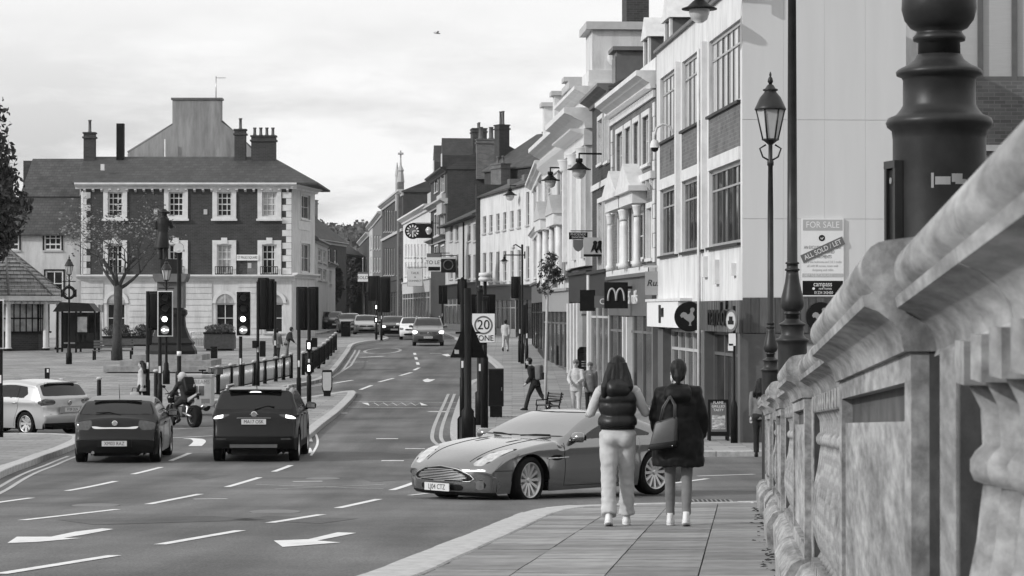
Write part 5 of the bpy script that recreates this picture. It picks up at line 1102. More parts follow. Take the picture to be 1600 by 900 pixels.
# statue
g_ = gnd(268, 579, .12); k = g_.y / F; st = thing('bronze_statue', 'dark bronze statue of a coated figure in a tricorne hat on a stepped plinth', 'statue', g_); Z = lambda py: (579 - py) * k
X = lambda px: (px - 268) * k
for i, (hw, y) in enumerate(((2.55, 579), (1.95, 570.5), (1.5, 562))): MB().box(-hw, hw, -hw, hw, max(0, Z(y) - .0) + i * .002, Z(y) + .24).build('step', M['slab2'], st)
z1 = Z(562) + .245; MB().lathe([(1.15, 0), (1.15, .15), (1.0, .4), (1.05, .5), (.85, .7), (.66, 1.2), (.62, 1.6), (.72, 1.75), (.7, 1.9), (.55, 2.0)], (0, 0, z1), 8, False, a0=math.pi / 8).build('lower_pedestal', M['bronze'], st)
z2 = z1 + 2.0; zt = Z(428); MB().box(-.55, .55, -.55, .55, z2, zt - .35).build('pedestal', M['lead'], st); MB().prism([(-.62, zt - .35), (.62, zt - .35), (.72, zt - .15), (.72, zt), (-.72, zt), (-.72, zt - .15)], 'y', -.72, .72).build('pedestal_cap', M['lead'], st); MB().box(-.42, .42, -.42, .42, zt, Z(405)).build('figure_base', M['bronze'], st)
zb = Z(405); hs_ = (405 - 326) * k / 1.84
mb = MB(); c0 = X(255)
V = lambda x, y, z: (c0 + x * hs_, y * hs_, zb + z * hs_)
mb.tube([V(-.1, 0, 0), V(-.1, .0, .45)], .085 * hs_, 10); mb.tube([V(.1, .03, 0), V(.1, 0, .45)], .085 * hs_, 10)
mb.tube([V(-.1, -.08, .05), V(-.1, .16, .04)], .06 * hs_, 8); mb.tube([V(.1, -.05, .05), V(.1, .2, .04)], .06 * hs_, 8)
mb.loft([(V(-.05, -.04, .40), .27 * hs_, .22 * hs_), (V(-.03, -.02, .7), .235 * hs_, .2 * hs_), (V(-.01, 0, 1.0), .185 * hs_, .16 * hs_), (V(-.01, 0, 1.3), .215 * hs_, .17 * hs_), (V(0, 0, 1.45), .22 * hs_, .15 * hs_), (V(.01, .02, 1.55), .08 * hs_, .08 * hs_)])
mb.ball(V(.03, .03, 1.64), .115 * hs_, 12, .9, 1, 1.15); mb.loft([(V(.04, .02, 1.70), .22 * hs_, .2 * hs_), (V(.02, .02, 1.735), .21 * hs_, .19 * hs_), (V(.0, .02, 1.75), .13 * hs_, .13 * hs_), (V(0, .02, 1.83), .1 * hs_, .11 * hs_)])
mb.tube([V(.0, 0, 1.72), V(.16, 0, 1.70), V(.24, 0, 1.66)], [.1 * hs_, .06 * hs_, .015 * hs_], 8)
mb.tube([V(-.24, .0, 1.4), V(-.27, .03, 1.14), V(-.02, .2, 1.12), V(.14, .18, 1.2)], [.09 * hs_, .085 * hs_, .07 * hs_, .06 * hs_], 10); mb.tube([V(.22, .02, 1.4), V(.29, .1, 1.18), V(.16, .18, 1.36), V(.1, .14, 1.53)], [.09 * hs_, .08 * hs_, .06 * hs_, .05 * hs_], 10)
mb.ball(V(.09, .14, 1.56), .06 * hs_, 8)
o_ = mb.build('figure', M['bronze'], st); baked(o_, [('REMESH', dict(mode='VOXEL', voxel_size=.02)), ('SMOOTH', dict(iterations=3))])

# old lamp posts in the plaza
def plaza_lamp(px, pyb, pyt, label, ring=False):
    g_ = gnd(px, pyb, .12); k = g_.y / F; H = (pyb - pyt) * k; t = thing('plaza_lamp', label, 'street lamp', g_, group='heritage lamps in the plaza')
    MB().lathe([(.14, 0), (.14, .5), (.1, .55), (.09, .8), (.06, .85), (.05, 1.2), (.04, H - 1.5), (.06, H - 1.45), (.06, H - 1.4), (.035, H - 1.35), (.035, H - .98)], n=12).build('column', M['black'], t); lantern_head(t, H - .98, 1.02)
    MB().box(-.3, .3, -.02, .02, H - 1.25, H - 1.21).build('ladder_bar', M['black'], t)
    if ring:
        mb = MB(); n = 20
        mb.tube([(.26 * math.cos(2 * math.pi * i / n), -.1, H - 1.75 + .26 * math.sin(2 * math.pi * i / n)) for i in range(n + 1)], .07, 8); mb.build('ring_sign', M['black'], t)
        for sx_ in (-1, 1): MB().box(sx_ * .3 - .06, sx_ * .3 + .06, -.14, -.06, H - 1.95, H - 1.6).build('ring_bracket', M['black'], t)
plaza_lamp(108, 569, 398, 'black heritage lamp post with a ring shaped sign in front of the kiosk', True)
plaza_lamp(260, 600, 401, 'black heritage lamp just in front of the statue plinth')
# bench
g_ = gnd(178, 562, .12); k = g_.y / F; bn = thing('park_bench', 'dark wooden bench under the nearly bare tree', 'bench', (g_.x, g_.y - .4, G(g_.y - .4) + .12))
for j in range(4): MB().box(-31 * k, 31 * k, -.2 + j * .12, -.11 + j * .12, .43, .47).build('seat_slat', M['bench'], bn)
for j in range(3): MB().box(-31 * k, 31 * k, .3, .34, .58 + j * .13, .68 + j * .13).build('back_slat', M['bench'], bn)
for x in (-29, 0, 29):
    MB().box(x * k - .04, x * k + .04, -.18, -.1, 0, .43).build('leg', M['black'], bn); MB().box(x * k - .04, x * k + .04, .34, .4, 0, .98).build('leg', M['black'], bn)
# planters with clipped bushes
def planter(px0, px1, pyb, pyt, pyl, label, m='foliage2'):
    g_ = gnd((px0 + px1) / 2, pyb, .12); k = g_.y / F; hw = (px1 - px0) / 2 * k; t = thing('planter', label, 'planter', g_, group='planters in the plaza'); zr = (pyb - pyt) * k
    if zr > .1:
        MB().box(-hw, hw, 0, .9, 0.1, zr).build('box', M['bench'], t); MB().box(-hw - .05, hw + .05, -.05, .95, zr, zr + .1).build('rim', M['black'], t); MB().box(-hw + .1, hw - .1, .05, .85, 0, .1).build('base', M['black'], t)
    h = (pyt - pyl) * k; leaf_crown(rng, [((0, .45, zr + h * .45), hw, .55, h * .55), ((hw * .4, .45, zr + h * .5), hw * .5, .5, h * .5)], 1800, .07, M[m], 'shrub', t)
planter(319, 366, 548, 522, 507, 'long dark planter with a low clipped shrub before the white ground floor', 'foliage3'); planter(160, 205, 541, 528, 508, 'planter of dark rounded shrubs behind the bench'); planter(205, 240, 541, 528, 508, 'planter of dark shrubs just left of the statue')
# crowd barrier
g_ = gnd(310, 544, .12); k = g_.y / F; cb_ = thing('crowd_barrier', 'pale steel crowd barrier left of the long planter', 'barrier', g_)
hw, H = 12 * k, 25 * k; mb = MB(); mb.tube([(-hw, 0, 0), (-hw, 0, H), (hw, 0, H), (hw, 0, 0)], .035, 6); mb.tube([(-hw, 0, .15), (hw, 0, .15)], .03, 6); mb.build('frame', M['alu'], cb_)
for i in range(9): x = -hw + 2 * hw * (i + .5) / 9; MB().tube([(x, 0, .15), (x, 0, H)], .025, 5).build('bar', M['alu'], cb_)

# ================================================================ STREET FURNITURE
def signal(label, bx, by, hx, yt, yb, front=True, top=None, aspects=3, board=True, extra=None, wide=None, on='plaza'):
    """traffic signal: pole foot at pixel (bx, by), head centred on column hx between rows yt and yb"""
    g_ = gnd(bx, by, .12); k = g_.y / F; t = thing('traffic_signal', label, 'traffic light', g_, math.atan2(-(hx - 800) / F, 1) if False else 0, group='traffic signals of the junction')
    zt, zb = (by - yt) * k, (by - yb) * k; x = (hx - bx) * k; H = (by - (top or yt)) * k
    MB().lathe([(.075, 0), (.075, 1.0), (.057, 1.02), (.057, H)], n=12).build('pole', M['black'], t)
    MB().box(-.03, .03, -.062, -.056, 1.35, 1.55).build('reflector_band', M['signwhite'], t)
    if wide is None: wide = (zt - zb) * .31
    h = link('signal_head', None, t, (x, -.12 if front else .12, 0)); hw = wide / 2; sgn = -1 if front else 1
    if front:
        MB().box(-hw - .03, hw + .03, .0, .02, zb - .03, zt + .03).build('board_border', M['signwhite'], h); MB().box(-hw, hw, -.012, -.002, zb, zt).build('backing_board', M['black'], h)
        n = 4; st = (zt - zb) / n
        for i in range(n):
            zc = zt - st * (i + .5); r = min(st, wide) * .40
            MB().disc((0, -.03, zc), r * 1.05, 'y', .03, 24).build('lens_rim', M['blackg'], h)
            if i == 2:
                MB().disc((-.01, -.05, zc), r * .62, 'y', .02, 24).build('lit_lens', M['lamplit'], h)
            elif i == 3:
                MB().disc((0, -.05, zc), r * .98, 'y', .02, 24).build('arrow_disc', M['signgrey'], h); a = r * .8
                MB().prism([(-a, zc), (-a * .2, zc + a * .5), (-a * .2, zc + a * .18), (a, zc + a * .18), (a, zc - a * .18), (-a * .2, zc - a * .18), (-a * .2, zc - a * .5)], 'y', -.07, -.061).build('arrow', M['lamplit'], h)
            else: MB().disc((0, -.05, zc), r * .8, 'y', .02, 20).build('lens', M['lens'], h)
            if i < 3:
                mb = MB(); nn = 10
                for q in range(nn):
                    a0, a1 = math.pi * (q / nn) - .25 * (1 - 2 * q / nn) * 0, math.pi * ((q + 1) / nn)
                    mb.add([(r * math.cos(a0), -.04, zc + r * math.sin(a0)), (r * math.cos(a1), -.04, zc + r * math.sin(a1)), (r * math.cos(a1), -.2, zc + r * math.sin(a1)), (r * math.cos(a0), -.2, zc + r * math.sin(a0))], [(0, 1, 2, 3), (3, 2, 1, 0)][:1])
                mb.build('visor', M['black'], h)
    else:
        if board: bevelled(MB().box(-hw, hw, .02, .05, zb, zt), 'backing_board', M['black'], h, .03, 2)
        bevelled(MB().box(-hw * .55, hw * .55, -.16, .018, zb + .06, zt - .06), 'housing', M['black'], h, .03, 2)
        for i in range(3):
            zc = zt - (zt - zb) * (i + .5) / 3; mb = MB(); nn = 8; r = .11
            for q in range(nn):
                a0, a1 = math.pi * q / nn, math.pi * (q + 1) / nn
                mb.add([(r * math.cos(a0), .05, zc + r * math.sin(a0)), (r * math.cos(a1), .05, zc + r * math.sin(a1)), (r * math.cos(a1), .24, zc + r * math.sin(a1)), (r * math.cos(a0), .24, zc + r * math.sin(a0))], [(0, 1, 2, 3)])
            mb.build('visor', M['black'], h)
    for zc in (zt - .12, zb + .15):
        MB().box(min(-x, 0) - .02 if x > 0 else -.02, max(-x, 0) + .02 if x < 0 else .02, min(0, -h.location.y), max(0, -h.location.y) - .0, zc - .03, zc + .03).build('clamp', M['black'], h)
    if extra:
        for px, py, w_, hh, lit in extra:
            e = bevelled(MB().box((px - bx) * k - w_ / 2, (px - bx) * k + w_ / 2, -.2, -.06, (by - py) * k - hh / 2, (by - py) * k + hh / 2), 'crossing_unit', M['black'], t, .015, 1)
            if lit: MB().box((px - bx) * k - .035, (px - bx) * k + .035, -.215, -.201, (by - py) * k - .1, (by - py) * k + .1).build('lit_figure', M['lamplit'], e)
    return t
signal('traffic signal showing a left arrow, nearest the statue', 250, 655, 259, 456, 524)
signal('traffic signal showing a left arrow in front of the railings, left of centre', 376, 634, 381, 456, 524)
signal('traffic signal cut by the left edge of the picture', 1, 683, -6, 470, 543)
signal('traffic signal seen from behind, left of the statue', 231, 645, 240, 455, 516, False, wide=.38, extra=[(236, 526, .1, .5, 0)])
signal('double backed traffic signal head above the middle of the railings', 403, 606, 411, 434, 515, False, top=440, wide=.42, extra=[(399, 538, .2, .28, 0), (411, 545, .22, .6, 0)])
signal('traffic signal seen from behind with a tall thin visor, right of the railings signal', 430, 592, 421, 436, 514, False, wide=.4, top=440)
signal('left one of two large dark signal backboards near the island', 467, 640, 471, 448, 516, False, wide=.36, top=450)
signal('right one of two large dark signal backboards, with lit crossing units below', 483, 636, 489, 448, 516, False, wide=.34, top=450, extra=[(483.5, 540, .19, .36, 1), (483.5, 575, .19, .36, 1), (492, 535, .18, .3, 0)])
signal('distant dark signal backboard left of the far pair', 588, 531, 584, 431, 470, False, wide=.75, extra=[(588, 480, .25, .4, 1), (588, 500, .25, .4, 1)])
signal('distant dark signal backboard right of the far pair', 596, 532, 600, 433, 488, False, wide=.8)
signal('slim dark traffic signal left of the triangular sign', 722, 640, 722, 436, 476, False, wide=.3, top=436)
signal('distant traffic signal before the white gabled house', 691, 524, 692, 446, 475, False, wide=.6)
signal('traffic signal back behind the twenty zone sign', 751, 655, 754, 460, 492, False, wide=.75, top=446)
signal('traffic signal head projecting left of the tall slim pole', 812, 566, 805, 432, 466, False, wide=.38, top=432)
signal('low dark crossing signal right of the tall slim pole', 823, 576, 821, 474, 525, False, wide=.42, top=474, board=False)

def pole(px, by, yt, r, label, name='pole', cat='pole', parts=None):
    g_ = gnd(px, by, .12); k = g_.y / F; H = (by - yt) * k; t = thing(name, label, cat, g_)
    MB().lathe([(r * 1.7, 0), (r * 1.7, .9), (r, .95), (r, H)], n=12).build('column', M['black'], t)
    return t, k, H
t, k, H = pole(280, 622, 392, .075, 'black camera pole with a round white camera housing before the Georgian house', 'camera_pole', 'camera pole')
MB().ball((0, 0, H + .12), .16, 14, sz=1.0).build('camera_dome', M['black'], t); MB().lathe([(.2, 0), (.2, .06), (.12, .14)], (0, 0, H - .02), 14).build('camera_hood', M['trim'], t); MB().disc((0, -.17, H + .1), .17, 'y', .03, 20).build('camera_ring', M['trim'], t)
MB().lathe([(.08, 0), (.08, .16)], (0, 0, (622 - 556) * k), 12).build('reflective_band', M['signwhite'], t)
t, k, H = pole(816, 568, 382, .05, 'tall slim dark pole with a small dome camera before the white terrace', 'camera_pole', 'camera pole')
MB().tube([(0, 0, H - .2), (-.3, 0, H), (-.42, 0, H - .06)], .03, 6).build('arm', M['black'], t); MB().ball((-.42, 0, H - .15), .09, 10).build('camera_dome', M['trimgrey'], t)
t, k, H = pole(758, 600, 440, .07, 'dark column with a white drum camera on top, behind the twenty zone sign', 'camera_pole', 'camera pole')
MB().lathe([(.16, 0), (.26, .05), (.26, .13), (.2, .2), (.26, .22), (.24, .34)], (0, 0, H), 14).build('camera_drum', M['trim'], t)

# triangular warning sign seen from behind
g_ = gnd(731, 689, .12); k = g_.y / F; t = thing('warning_sign', 'dark back of a triangular warning sign on a stout black post', 'sign', g_); Z = lambda y: (689 - y) * k; X = lambda x: (x - 731) * k
MB().lathe([(.15, 0), (.15, Z(642)), (.09, Z(637)), (.085, Z(450))], n=14).build('post', M['black'], t)
tri = bevelled(MB().prism([(X(703), Z(557)), (X(760), Z(557)), (X(754), Z(562)), (X(709), Z(562))][::-1] if False else [(X(703), Z(559)), (X(760), Z(559)), (X(731.5), Z(492))], 'y', .1, .125), 'plate', M['black'], t, .02, 2)
MB().box(X(710), X(717), .09, .098, Z(553), Z(546)).build('sticker', M['trimgrey'], t)
for z in (520, 545): MB().box(-.3, .3, .085, .1, Z(z) - .025, Z(z) + .025).build('rail', M['black'], t)
bd = MB().box(X(716), X(742), .18, .2, Z(690) + .02, Z(652)).build('bollard_panel', M['shopgrey'], t)
mb = MB(); mb.tube([(X(715.5), .17, .02), (X(715.5), .17, Z(655)), (X(718), .17, Z(651)), (X(740), .17, Z(651)), (X(742.5), .17, Z(655)), (X(742.5), .17, .02)], .018, 6); mb.build('bollard_rim', M['black'], t)
# twenty zone sign
g_ = gnd(757, 671, .12); k = g_.y / F; t = thing('speed_zone_sign', 'white rectangular 20 ZONE sign with a ringed numeral on a dark post', 'sign', g_); Z = lambda y: (671 - y) * k; X = lambda x: (x - 757) * k
MB().lathe([(.1, 0), (.1, Z(560)), (.07, Z(555)), (.065, Z(470))], n=12).build('post', M['black'], t)
MB().box(X(738), X(773), -.11, -.09, Z(535), Z(490)).build('plate', M['signwhite'], t); MB().box(X(737.4), X(773.6), -.089, -.083, Z(535.6), Z(489.4)).build('plate_edge', M['black'], t)
rr = 14.5 * k; mb = MB(); n = 36; cz_ = Z(508); cx_ = X(755.5)
for i in range(n):
    a0, a1 = 2 * math.pi * i / n, 2 * math.pi * (i + 1) / n; mb.add([(cx_ + q * math.cos(a), -.114, cz_ + q * math.sin(a)) for q, a in ((rr, a0), (rr, a1), (rr * .82, a1), (rr * .82, a0))], [(0, 3, 2, 1)])
mb.build('ring', M['signmid'], t); text('20', 17 * k * 1.25, M['signdark'], t, (cx_, -.115, cz_), sx=.95, ext=.003); text('ZONE', 9.5 * k * 1.3, M['signdark'], t, (cx_, -.115, Z(528.5)), sx=.93, ext=.003)
# other small posts on the corner
for px, by, yt, r, lb in ((750, 664, 455, .085, 'black signal post just left of the twenty zone sign post'), (722.5, 655, 436, .05, 'thin black post between the signal and the triangular sign')):
    g_ = gnd(px, by, .12); kk_ = g_.y / F; t = thing('sign_post', lb, 'post', g_); H = (by - yt) * kk_; MB().lathe([(r * 1.6, 0), (r * 1.6, .9), (r, .95), (r, H)], n=12).build('column', M['black'], t); MB().ball((0, 0, H), r * 1.1, 10).build('cap', M['black'], t); MB().box(-.03, .03, -r - .02, -r + .01, 1.5, 1.7).build('reflector', M['signwhite'], t)
# keep-left bollard on the island
g_ = gnd(511, 619, .12); k = g_.y / F; t = thing('island_bollard', 'pale backed traffic island bollard with dark rim', 'bollard', g_)
hw = 8 * k; H = 41 * k; bevelled(MB().prism([(-hw * .75, .12), (hw * .75, .12), (hw, .3), (hw, H - .08), (hw * .9, H), (-hw * .9, H), (-hw, H - .08), (-hw, .3)], 'y', .0, .16), 'shell', M['black'], t, .02, 1)
MB().prism([(-hw * .62, .2), (hw * .62, .2), (hw * .84, .34), (hw * .84, H - .08), (-hw * .84, H - .08), (-hw * .84, .34)], 'y', -.012, -.002).build('panel', M['trimgrey'], t); MB().box(-.12, .12, 0, .2, 0, .12).build('foot', M['black'], t)
# kerbside utility cabinet
g_ = gnd(775, 652, .12); k = g_.y / F; t = thing('utility_cabinet', 'tall narrow dark utility cabinet beside the twenty zone sign', 'cabinet', g_); hw = 12 * k; H = 76 * k
bevelled(MB().box(-hw * .8, hw * .8, 0, .5, 0, H * .22), 'plinth', M['black'], t, .01, 1); bevelled(MB().box(-hw, hw, -.02, .52, H * .22 + .002, H), 'body', M['shopdark'], t, .015, 1); MB().box(-hw + .03, hw - .03, -.03, -.02, H * .25, H - .04).build('door', M['black'], t)
MB().box(hw - .07, hw - .05, -.05, -.03, H * .55, H * .62).build('handle', M['steel'], t)

# guard rail with capped posts
def rail_run(pts, label, name='guard_rail'):
    ps = [(gnd(px, pb, .12), (pb - pt) * gnd(px, pb, .12).y / F) for px, pb, pt in pts]; o = ps[0][0]; t = thing(name, label, 'railing', o)
    for p, h in ps:
        q = p - o; c_ = MB().lathe([(.075, 0), (.075, h - .12), (.06, h - .1)], q, 10).build('post', M['black'], t); MB().lathe([(.06, -.1), (.1, -.06), (.1, -.03), (.04, .01)], q + Vector((0, 0, h)), 10).build('post_cap', M['trimgrey'], c_)
    for (p, h), (p2, h2) in zip(ps, ps[1:]):
        a, c = p - o, p2 - o; h_ = min(h, h2) * .88
        for z in (.12, h_): MB().tube([a + Vector((0, 0, z)), c + Vector((0, 0, z))], .028, 5).build('rail', M['black'], t)
        n = max(3, int((c - a).length / .16)); mb = MB()
        for i in range(1, n): q = a.lerp(c, i / n); MB().tube([q + Vector((0, 0, .12)), q + Vector((0, 0, h_))], .016, 4).build('bar', M['steel'] if name == 'guard_rail' else M['black'], t)
rail_run([(341, 616, 571), (361, 611, 568), (379, 607, 566), (397, 603, 563), (414, 599.5, 560), (431, 596, 557), (443, 593.5, 554), (455, 591, 551)], 'grey bar guard railing with capped black posts behind the dark crossover')
rail_run([(474, 586, 549), (488, 582, 545), (498, 576, 540), (506, 569, 535), (512, 562, 530), (517, 556, 526), (521, 551, 522), (524.5, 547, 519)], 'black curved railing with pale capped posts along the bend of the street', 'curved_railing')
# bollards
for px, by, yt, sq, lb in ((34, 636, 593, 0, 'black bollard behind the roof of the pale hatchback, leftmost one'), (74, 634, 575, 1, 'square black marker post behind the pale hatchback'), (96, 634, 591, 0, 'black bollard right of the square marker post'), (155, 628, 589, 0, 'black bollard standing alone behind the dark hatchback'), (244, 636, 577, 0, 'tall black bollard beside the walking woman with the handbag')):
    g_ = gnd(px, by, .12); k = g_.y / F; H = (by - yt) * k; t = thing('bollard', lb, 'bollard', g_, group='bollards at the plaza edge')
    if sq: MB().box(-.07, .07, -.07, .07, 0, H).build('post', M['black'], t); MB().box(.0, .06, -.08, -.071, H - .14, H - .03).build('reflector', M['signwhite'], t)
    else: MB().lathe([(.09, 0), (.09, .1), (.075, .14), (.07, H - .12), (.06, H - .1)], n=12).build('post', M['black'], t); MB().lathe([(.06, H - .1), (.1, H - .07), (.1, H - .03), (.05, H)], n=12).build('cap', M['trimgrey'], t)
# bins
def litter_bin(px, by, hw, yt, lb):
    g_ = gnd(px, by, .12); k = g_.y / F; H = (by - yt) * k; t = thing('litter_bin', lb, 'bin', g_); bevelled(MB().box(-hw * k, hw * k, 0, hw * 2 * k, .0, H * .82), 'body', M['black'], t, .03, 2); bevelled(MB().box(-hw * k * 1.06, hw * k * 1.06, -.03, hw * 2 * k + .03, H * .83, H), 'lid', M['black'], t, .03, 2); MB().box(-hw * k * .6, hw * k * .6, -.035, -.001, H * .62, H * .76).build('mouth', M['blackg'], t)
litter_bin(540, 526, 7, 502, 'dark square litter bin by the parked cars down the street'); litter_bin(334, 560, 5, 541, 'small dark litter bin right of the statue steps')

# wall-mounted street lamps with wide shades
def bracket_lamp(px, py, d, armx, armdir, label, k=1.0):
    """px,py: middle of the shade brim; arm reaches armx metres to the facade behind"""
    p = at(px, py, d); t = thing('bracket_lamp', label, 'street lamp', p, group='wide shaded lamps on the shop fronts')
    MB().lathe([(.10 * k, .42 * k), (.13 * k, .4 * k), (.13 * k, .28 * k), (.09 * k, .26 * k), (.16 * k, .2 * k), (.3 * k, .07 * k), (.44 * k, .02 * k), (.44 * k, -.01 * k), (.2 * k, -.0)], n=24).build('shade', M['black'], t)
    MB().lathe([(.25 * k, 0), (.26 * k, -.08 * k), (.2 * k, -.26 * k), (.08 * k, -.34 * k)], n=20).build('bowl', M['lampglass'], t)
    MB().tube([(0, 0, .4 * k), (0, 0, .62 * k)], .03, 6).build('stem', M['black'], t); MB().tube([(0, 0, .6 * k), (armx, armdir, .6 * k)], .035, 6).build('arm', M['black'], t); MB().box(armx - .04, armx + .04, armdir - .05, armdir + .05, .25 * k, .95 * k).build('wall_plate', M['black'], t)
bracket_lamp(1093, 14, 60.7, 1.2, 0, 'wide shaded lamp at the very top, before the white corner block', .95)
bracket_lamp(905, 265, 95, 1.0, .3, 'wide shaded lamp bracketed off the narrow brick house', 1.0); bracket_lamp(860, 282, 113, 1.15, .4, 'wide shaded lamp before the ornate white building', .95); bracket_lamp(797, 305, 173, 1.15, .3, 'farthest wide shaded lamp, on the plain white terrace', 1.1); bracket_lamp(788, 408, 150, 1.2, .2, 'small dark lamp low on the slim white house', .6)
# swan-neck camera on the corner block
p = at(1036, 222, 74.5); t = thing('dome_camera', 'swan necked dome camera on the corner block facade', 'camera', p)
mb = MB(); mb.tube([(-.24, 0, .0), (-.24, 0, .2), (-.18, 0, .42), (.0, 0, .53), (.2, 0, .46), (.3, 0, .25), (.31, 0, -.15), (.33, .0, -.2), (.55, .1, -.22)], .035, 8); mb.build('swan_neck', M['trimgrey'], t); MB().lathe([(.05, .16), (.1, .12), (.14, -.02), (.14, -.08)], (-.24, 0, -.08), 14).build('camera_housing', M['trim'], t); MB().ball((-.24, 0, -.18), .11, 12).build('camera_dome', M['blackg'], t); MB().box(.5, .66, .05, .2, -.5, .25).build('control_box', M['trim'], t)

# the projecting clock
d = 222; p = at(645, 361, d); k = d / F; t = thing('street_clock', 'black projecting street clock with white numerals dial over the far shops', 'clock', p)
MB().box(-.1, 31 * k, -.14, .14, -11 * k, 11.5 * k).build('case_arm', M['signdark'], t)
MB().disc((0, 0, 0), 12.5 * k, 'y', .34, 32).build('case', M['signdark'], t); MB().disc((0, -.18, 0), 9.6 * k, 'y', .02, 32).build('dial', M['signdark'], t); MB().disc((0, -.195, 0), 5.2 * k, 'y', .012, 28).build('dial_centre', M['signmid'], t)
for i in range(12): a = math.pi * i / 6; MB().cbox((7.9 * k * math.sin(a), -.2, 7.9 * k * math.cos(a)), (.11, .012, .2), ry=a).build('hour_mark', M['signwhite'], t)
for a, l in ((R(178), 7.0), (R(88), 4.6)): MB().cbox((l / 2 * k * math.sin(a), -.215, l / 2 * k * math.cos(a)), (.08, .012, l * k), ry=a).build('hand', M['signwhite'], t)
MB().lathe([(.1, .35), (.25, .2), (.3, .1), (.25, -.1), (.12, -.3)], (25 * k, -.3, 0), 10).build('lamp', M['lampglass'], t); MB().box(-.05, 40 * k, -.05, .05, 12 * k, 13 * k).build('top_rail', M['black'], t); MB().box(29 * k, 31 * k, -.3, .8, -20 * k, 16 * k).build('wall_bracket', M['black'], t)

# hanging and estate agents' signs
def flat_sign(name, label, px0, px1, py0, py1, d, m, lines, arm=None, frame=None, cat='sign', th=.08):
    p = at((px0 + px1) / 2, (py0 + py1) / 2, d); k = d / F; hw, hh = (px1 - px0) / 2 * k, (py1 - py0) / 2 * k; t = thing(name, label, cat, p)
    MB().box(-hw, hw, -th / 2, th / 2, -hh, hh).build('panel', M[m], t)
    if frame: MB().box(-hw - .03, hw + .03, -th / 2 + .012, th / 2 - .012, -hh - .03, hh + .03).build('frame', M[frame], t)
    for s_, sz, mm, fx, fz, sx_, sh_ in lines: text(s_, sz * k, M[mm], t, (fx * hw, -th / 2 - .004, fz * hh), sx=sx_, ext=.004, shear=sh_)
    if arm: MB().box(-hw - .05, hw + arm, -.03, .03, hh + .12, hh + .18).build('arm', M['black'], t); MB().box(-hw * .7 - .015, -hw * .7 + .015, -.015, .015, hh, hh + .12).build('hanger', M['black'], t); MB().box(hw * .7 - .015, hw * .7 + .015, -.015, .015, hh, hh + .12).build('hanger', M['black'], t)
    return t, hw, hh, k
t, hw, hh, k = flat_sign('burger_sign', 'dark square projecting sign with pale golden arches letter', 944, 981, 441, 482, 84, 'signdark', [], th=.2)
mb = MB()
for c in (-1, 1):
    pts = [(c * 6.4 * k + 6.2 * k * math.cos(a) * 1.0, -.115, -8.5 * k + 19 * k * math.sin(a) ** .8) for a in [math.pi * i / 16 for i in range(17)]]; mb.tube(pts, [1.5 * k] * 17, 8)
mb.build('arches_logo', M['trimgrey'], t); MB().box(hw, hw + .9, -.06, .06, hh * .5, hh * .7).build('arm', M['black'], t)
t, hw, hh, k = flat_sign('cafe_sign', 'pale hanging sign lettered Russo beside the corner block', 1008, 1043, 424, 461, 78, 'signgrey', [('Russo', 14, 'signdark', .1, 0, 1.0, .25)], arm=.05, th=.06); t.children[0].data.materials[0] = mat('sign_pale_grey', .52, .5, .04, 3)
t, hw, hh, k = flat_sign('phoenix_sign', 'dark hanging sign with a shield under it, lettered PHOENIX', 889, 918, 363, 374, 98, 'signdark', [('PHOENIX', 5.6, 'trimgrey', 0, .38, 1.0, 0), ('SANDBAR', 4.6, 'trimgrey', 0, -.45, 1.0, 0)], th=.08)
MB().prism([(-8 * k, -6 * k), (8 * k, -6 * k), (8 * k, -17 * k), (5 * k, -22 * k), (0, -25 * k), (-5 * k, -22 * k), (-8 * k, -17 * k)], 'y', -.05, .05).build('shield', M['signmid'], t); MB().box(-12 * k, 22 * k, -.02, .02, 7 * k, 8.5 * k).build('arm', M['black'], t)
t, hw, hh, k = flat_sign('picture_sign', 'pale hanging sign with dark figures, above the dark shop signs', 912, 946, 371, 401, 96.5, 'trimgrey', [], th=.06)
MB().box(-hw, hw, -.035, -.0302, -hh, -hh * .75).build('base_strip', M['signdark'], t)
for cx_ in (.05, .5):
    MB().disc((cx_ * hw, -.04, .45 * hh), 3.4 * k, 'y', .012, 16).build('figure_head', M['signdark'], t); MB().prism([(cx_ * hw - 3 * k, .3 * hh), (cx_ * hw + 2.5 * k, .3 * hh), (cx_ * hw + 2 * k, -.1 * hh), (cx_ * hw + 4 * k, -.6 * hh), (cx_ * hw + 1 * k, -.6 * hh), (cx_ * hw - 1.5 * k, -.2 * hh), (cx_ * hw - 7 * k, -.55 * hh), (cx_ * hw - 5 * k, -.1 * hh)], 'y', -.046, -.034).build('figure_body', M['signdark'], t)
flat_sign('dark_shop_sign', 'plain black square sign just left of the burger sign', 906, 930, 453, 486, 92, 'signdark', [], th=.15)
flat_sign('coffee_sign', 'dark wide sign with a pale letter C behind the burger sign', 929, 946, 462, 481, 88, 'signmid', [('C', 13, 'signwhite', .4, 0, 1, 0)], th=.15)
t, hw, hh, k = flat_sign('let_board', 'white TO LET agent board below the clock', 667, 690, 402, 424, 218, 'signwhite', [('TO LET', 8.2, 'signdark', 0, .25, 1.0, 0)], th=.1); MB().box(-hw, hw, -.05, .05, hh, hh + 6 * k).build('header', M['signmid'], t); MB().box(-hw * .8, hw * .8, -.06, -.052, -hh * .9, -hh * .35).build('name_strip', M['signdark'], t); MB().box(0, hw + .8, -.04, .04, hh + 6 * k, hh + 7.2 * k).build('arm', M['black'], t)
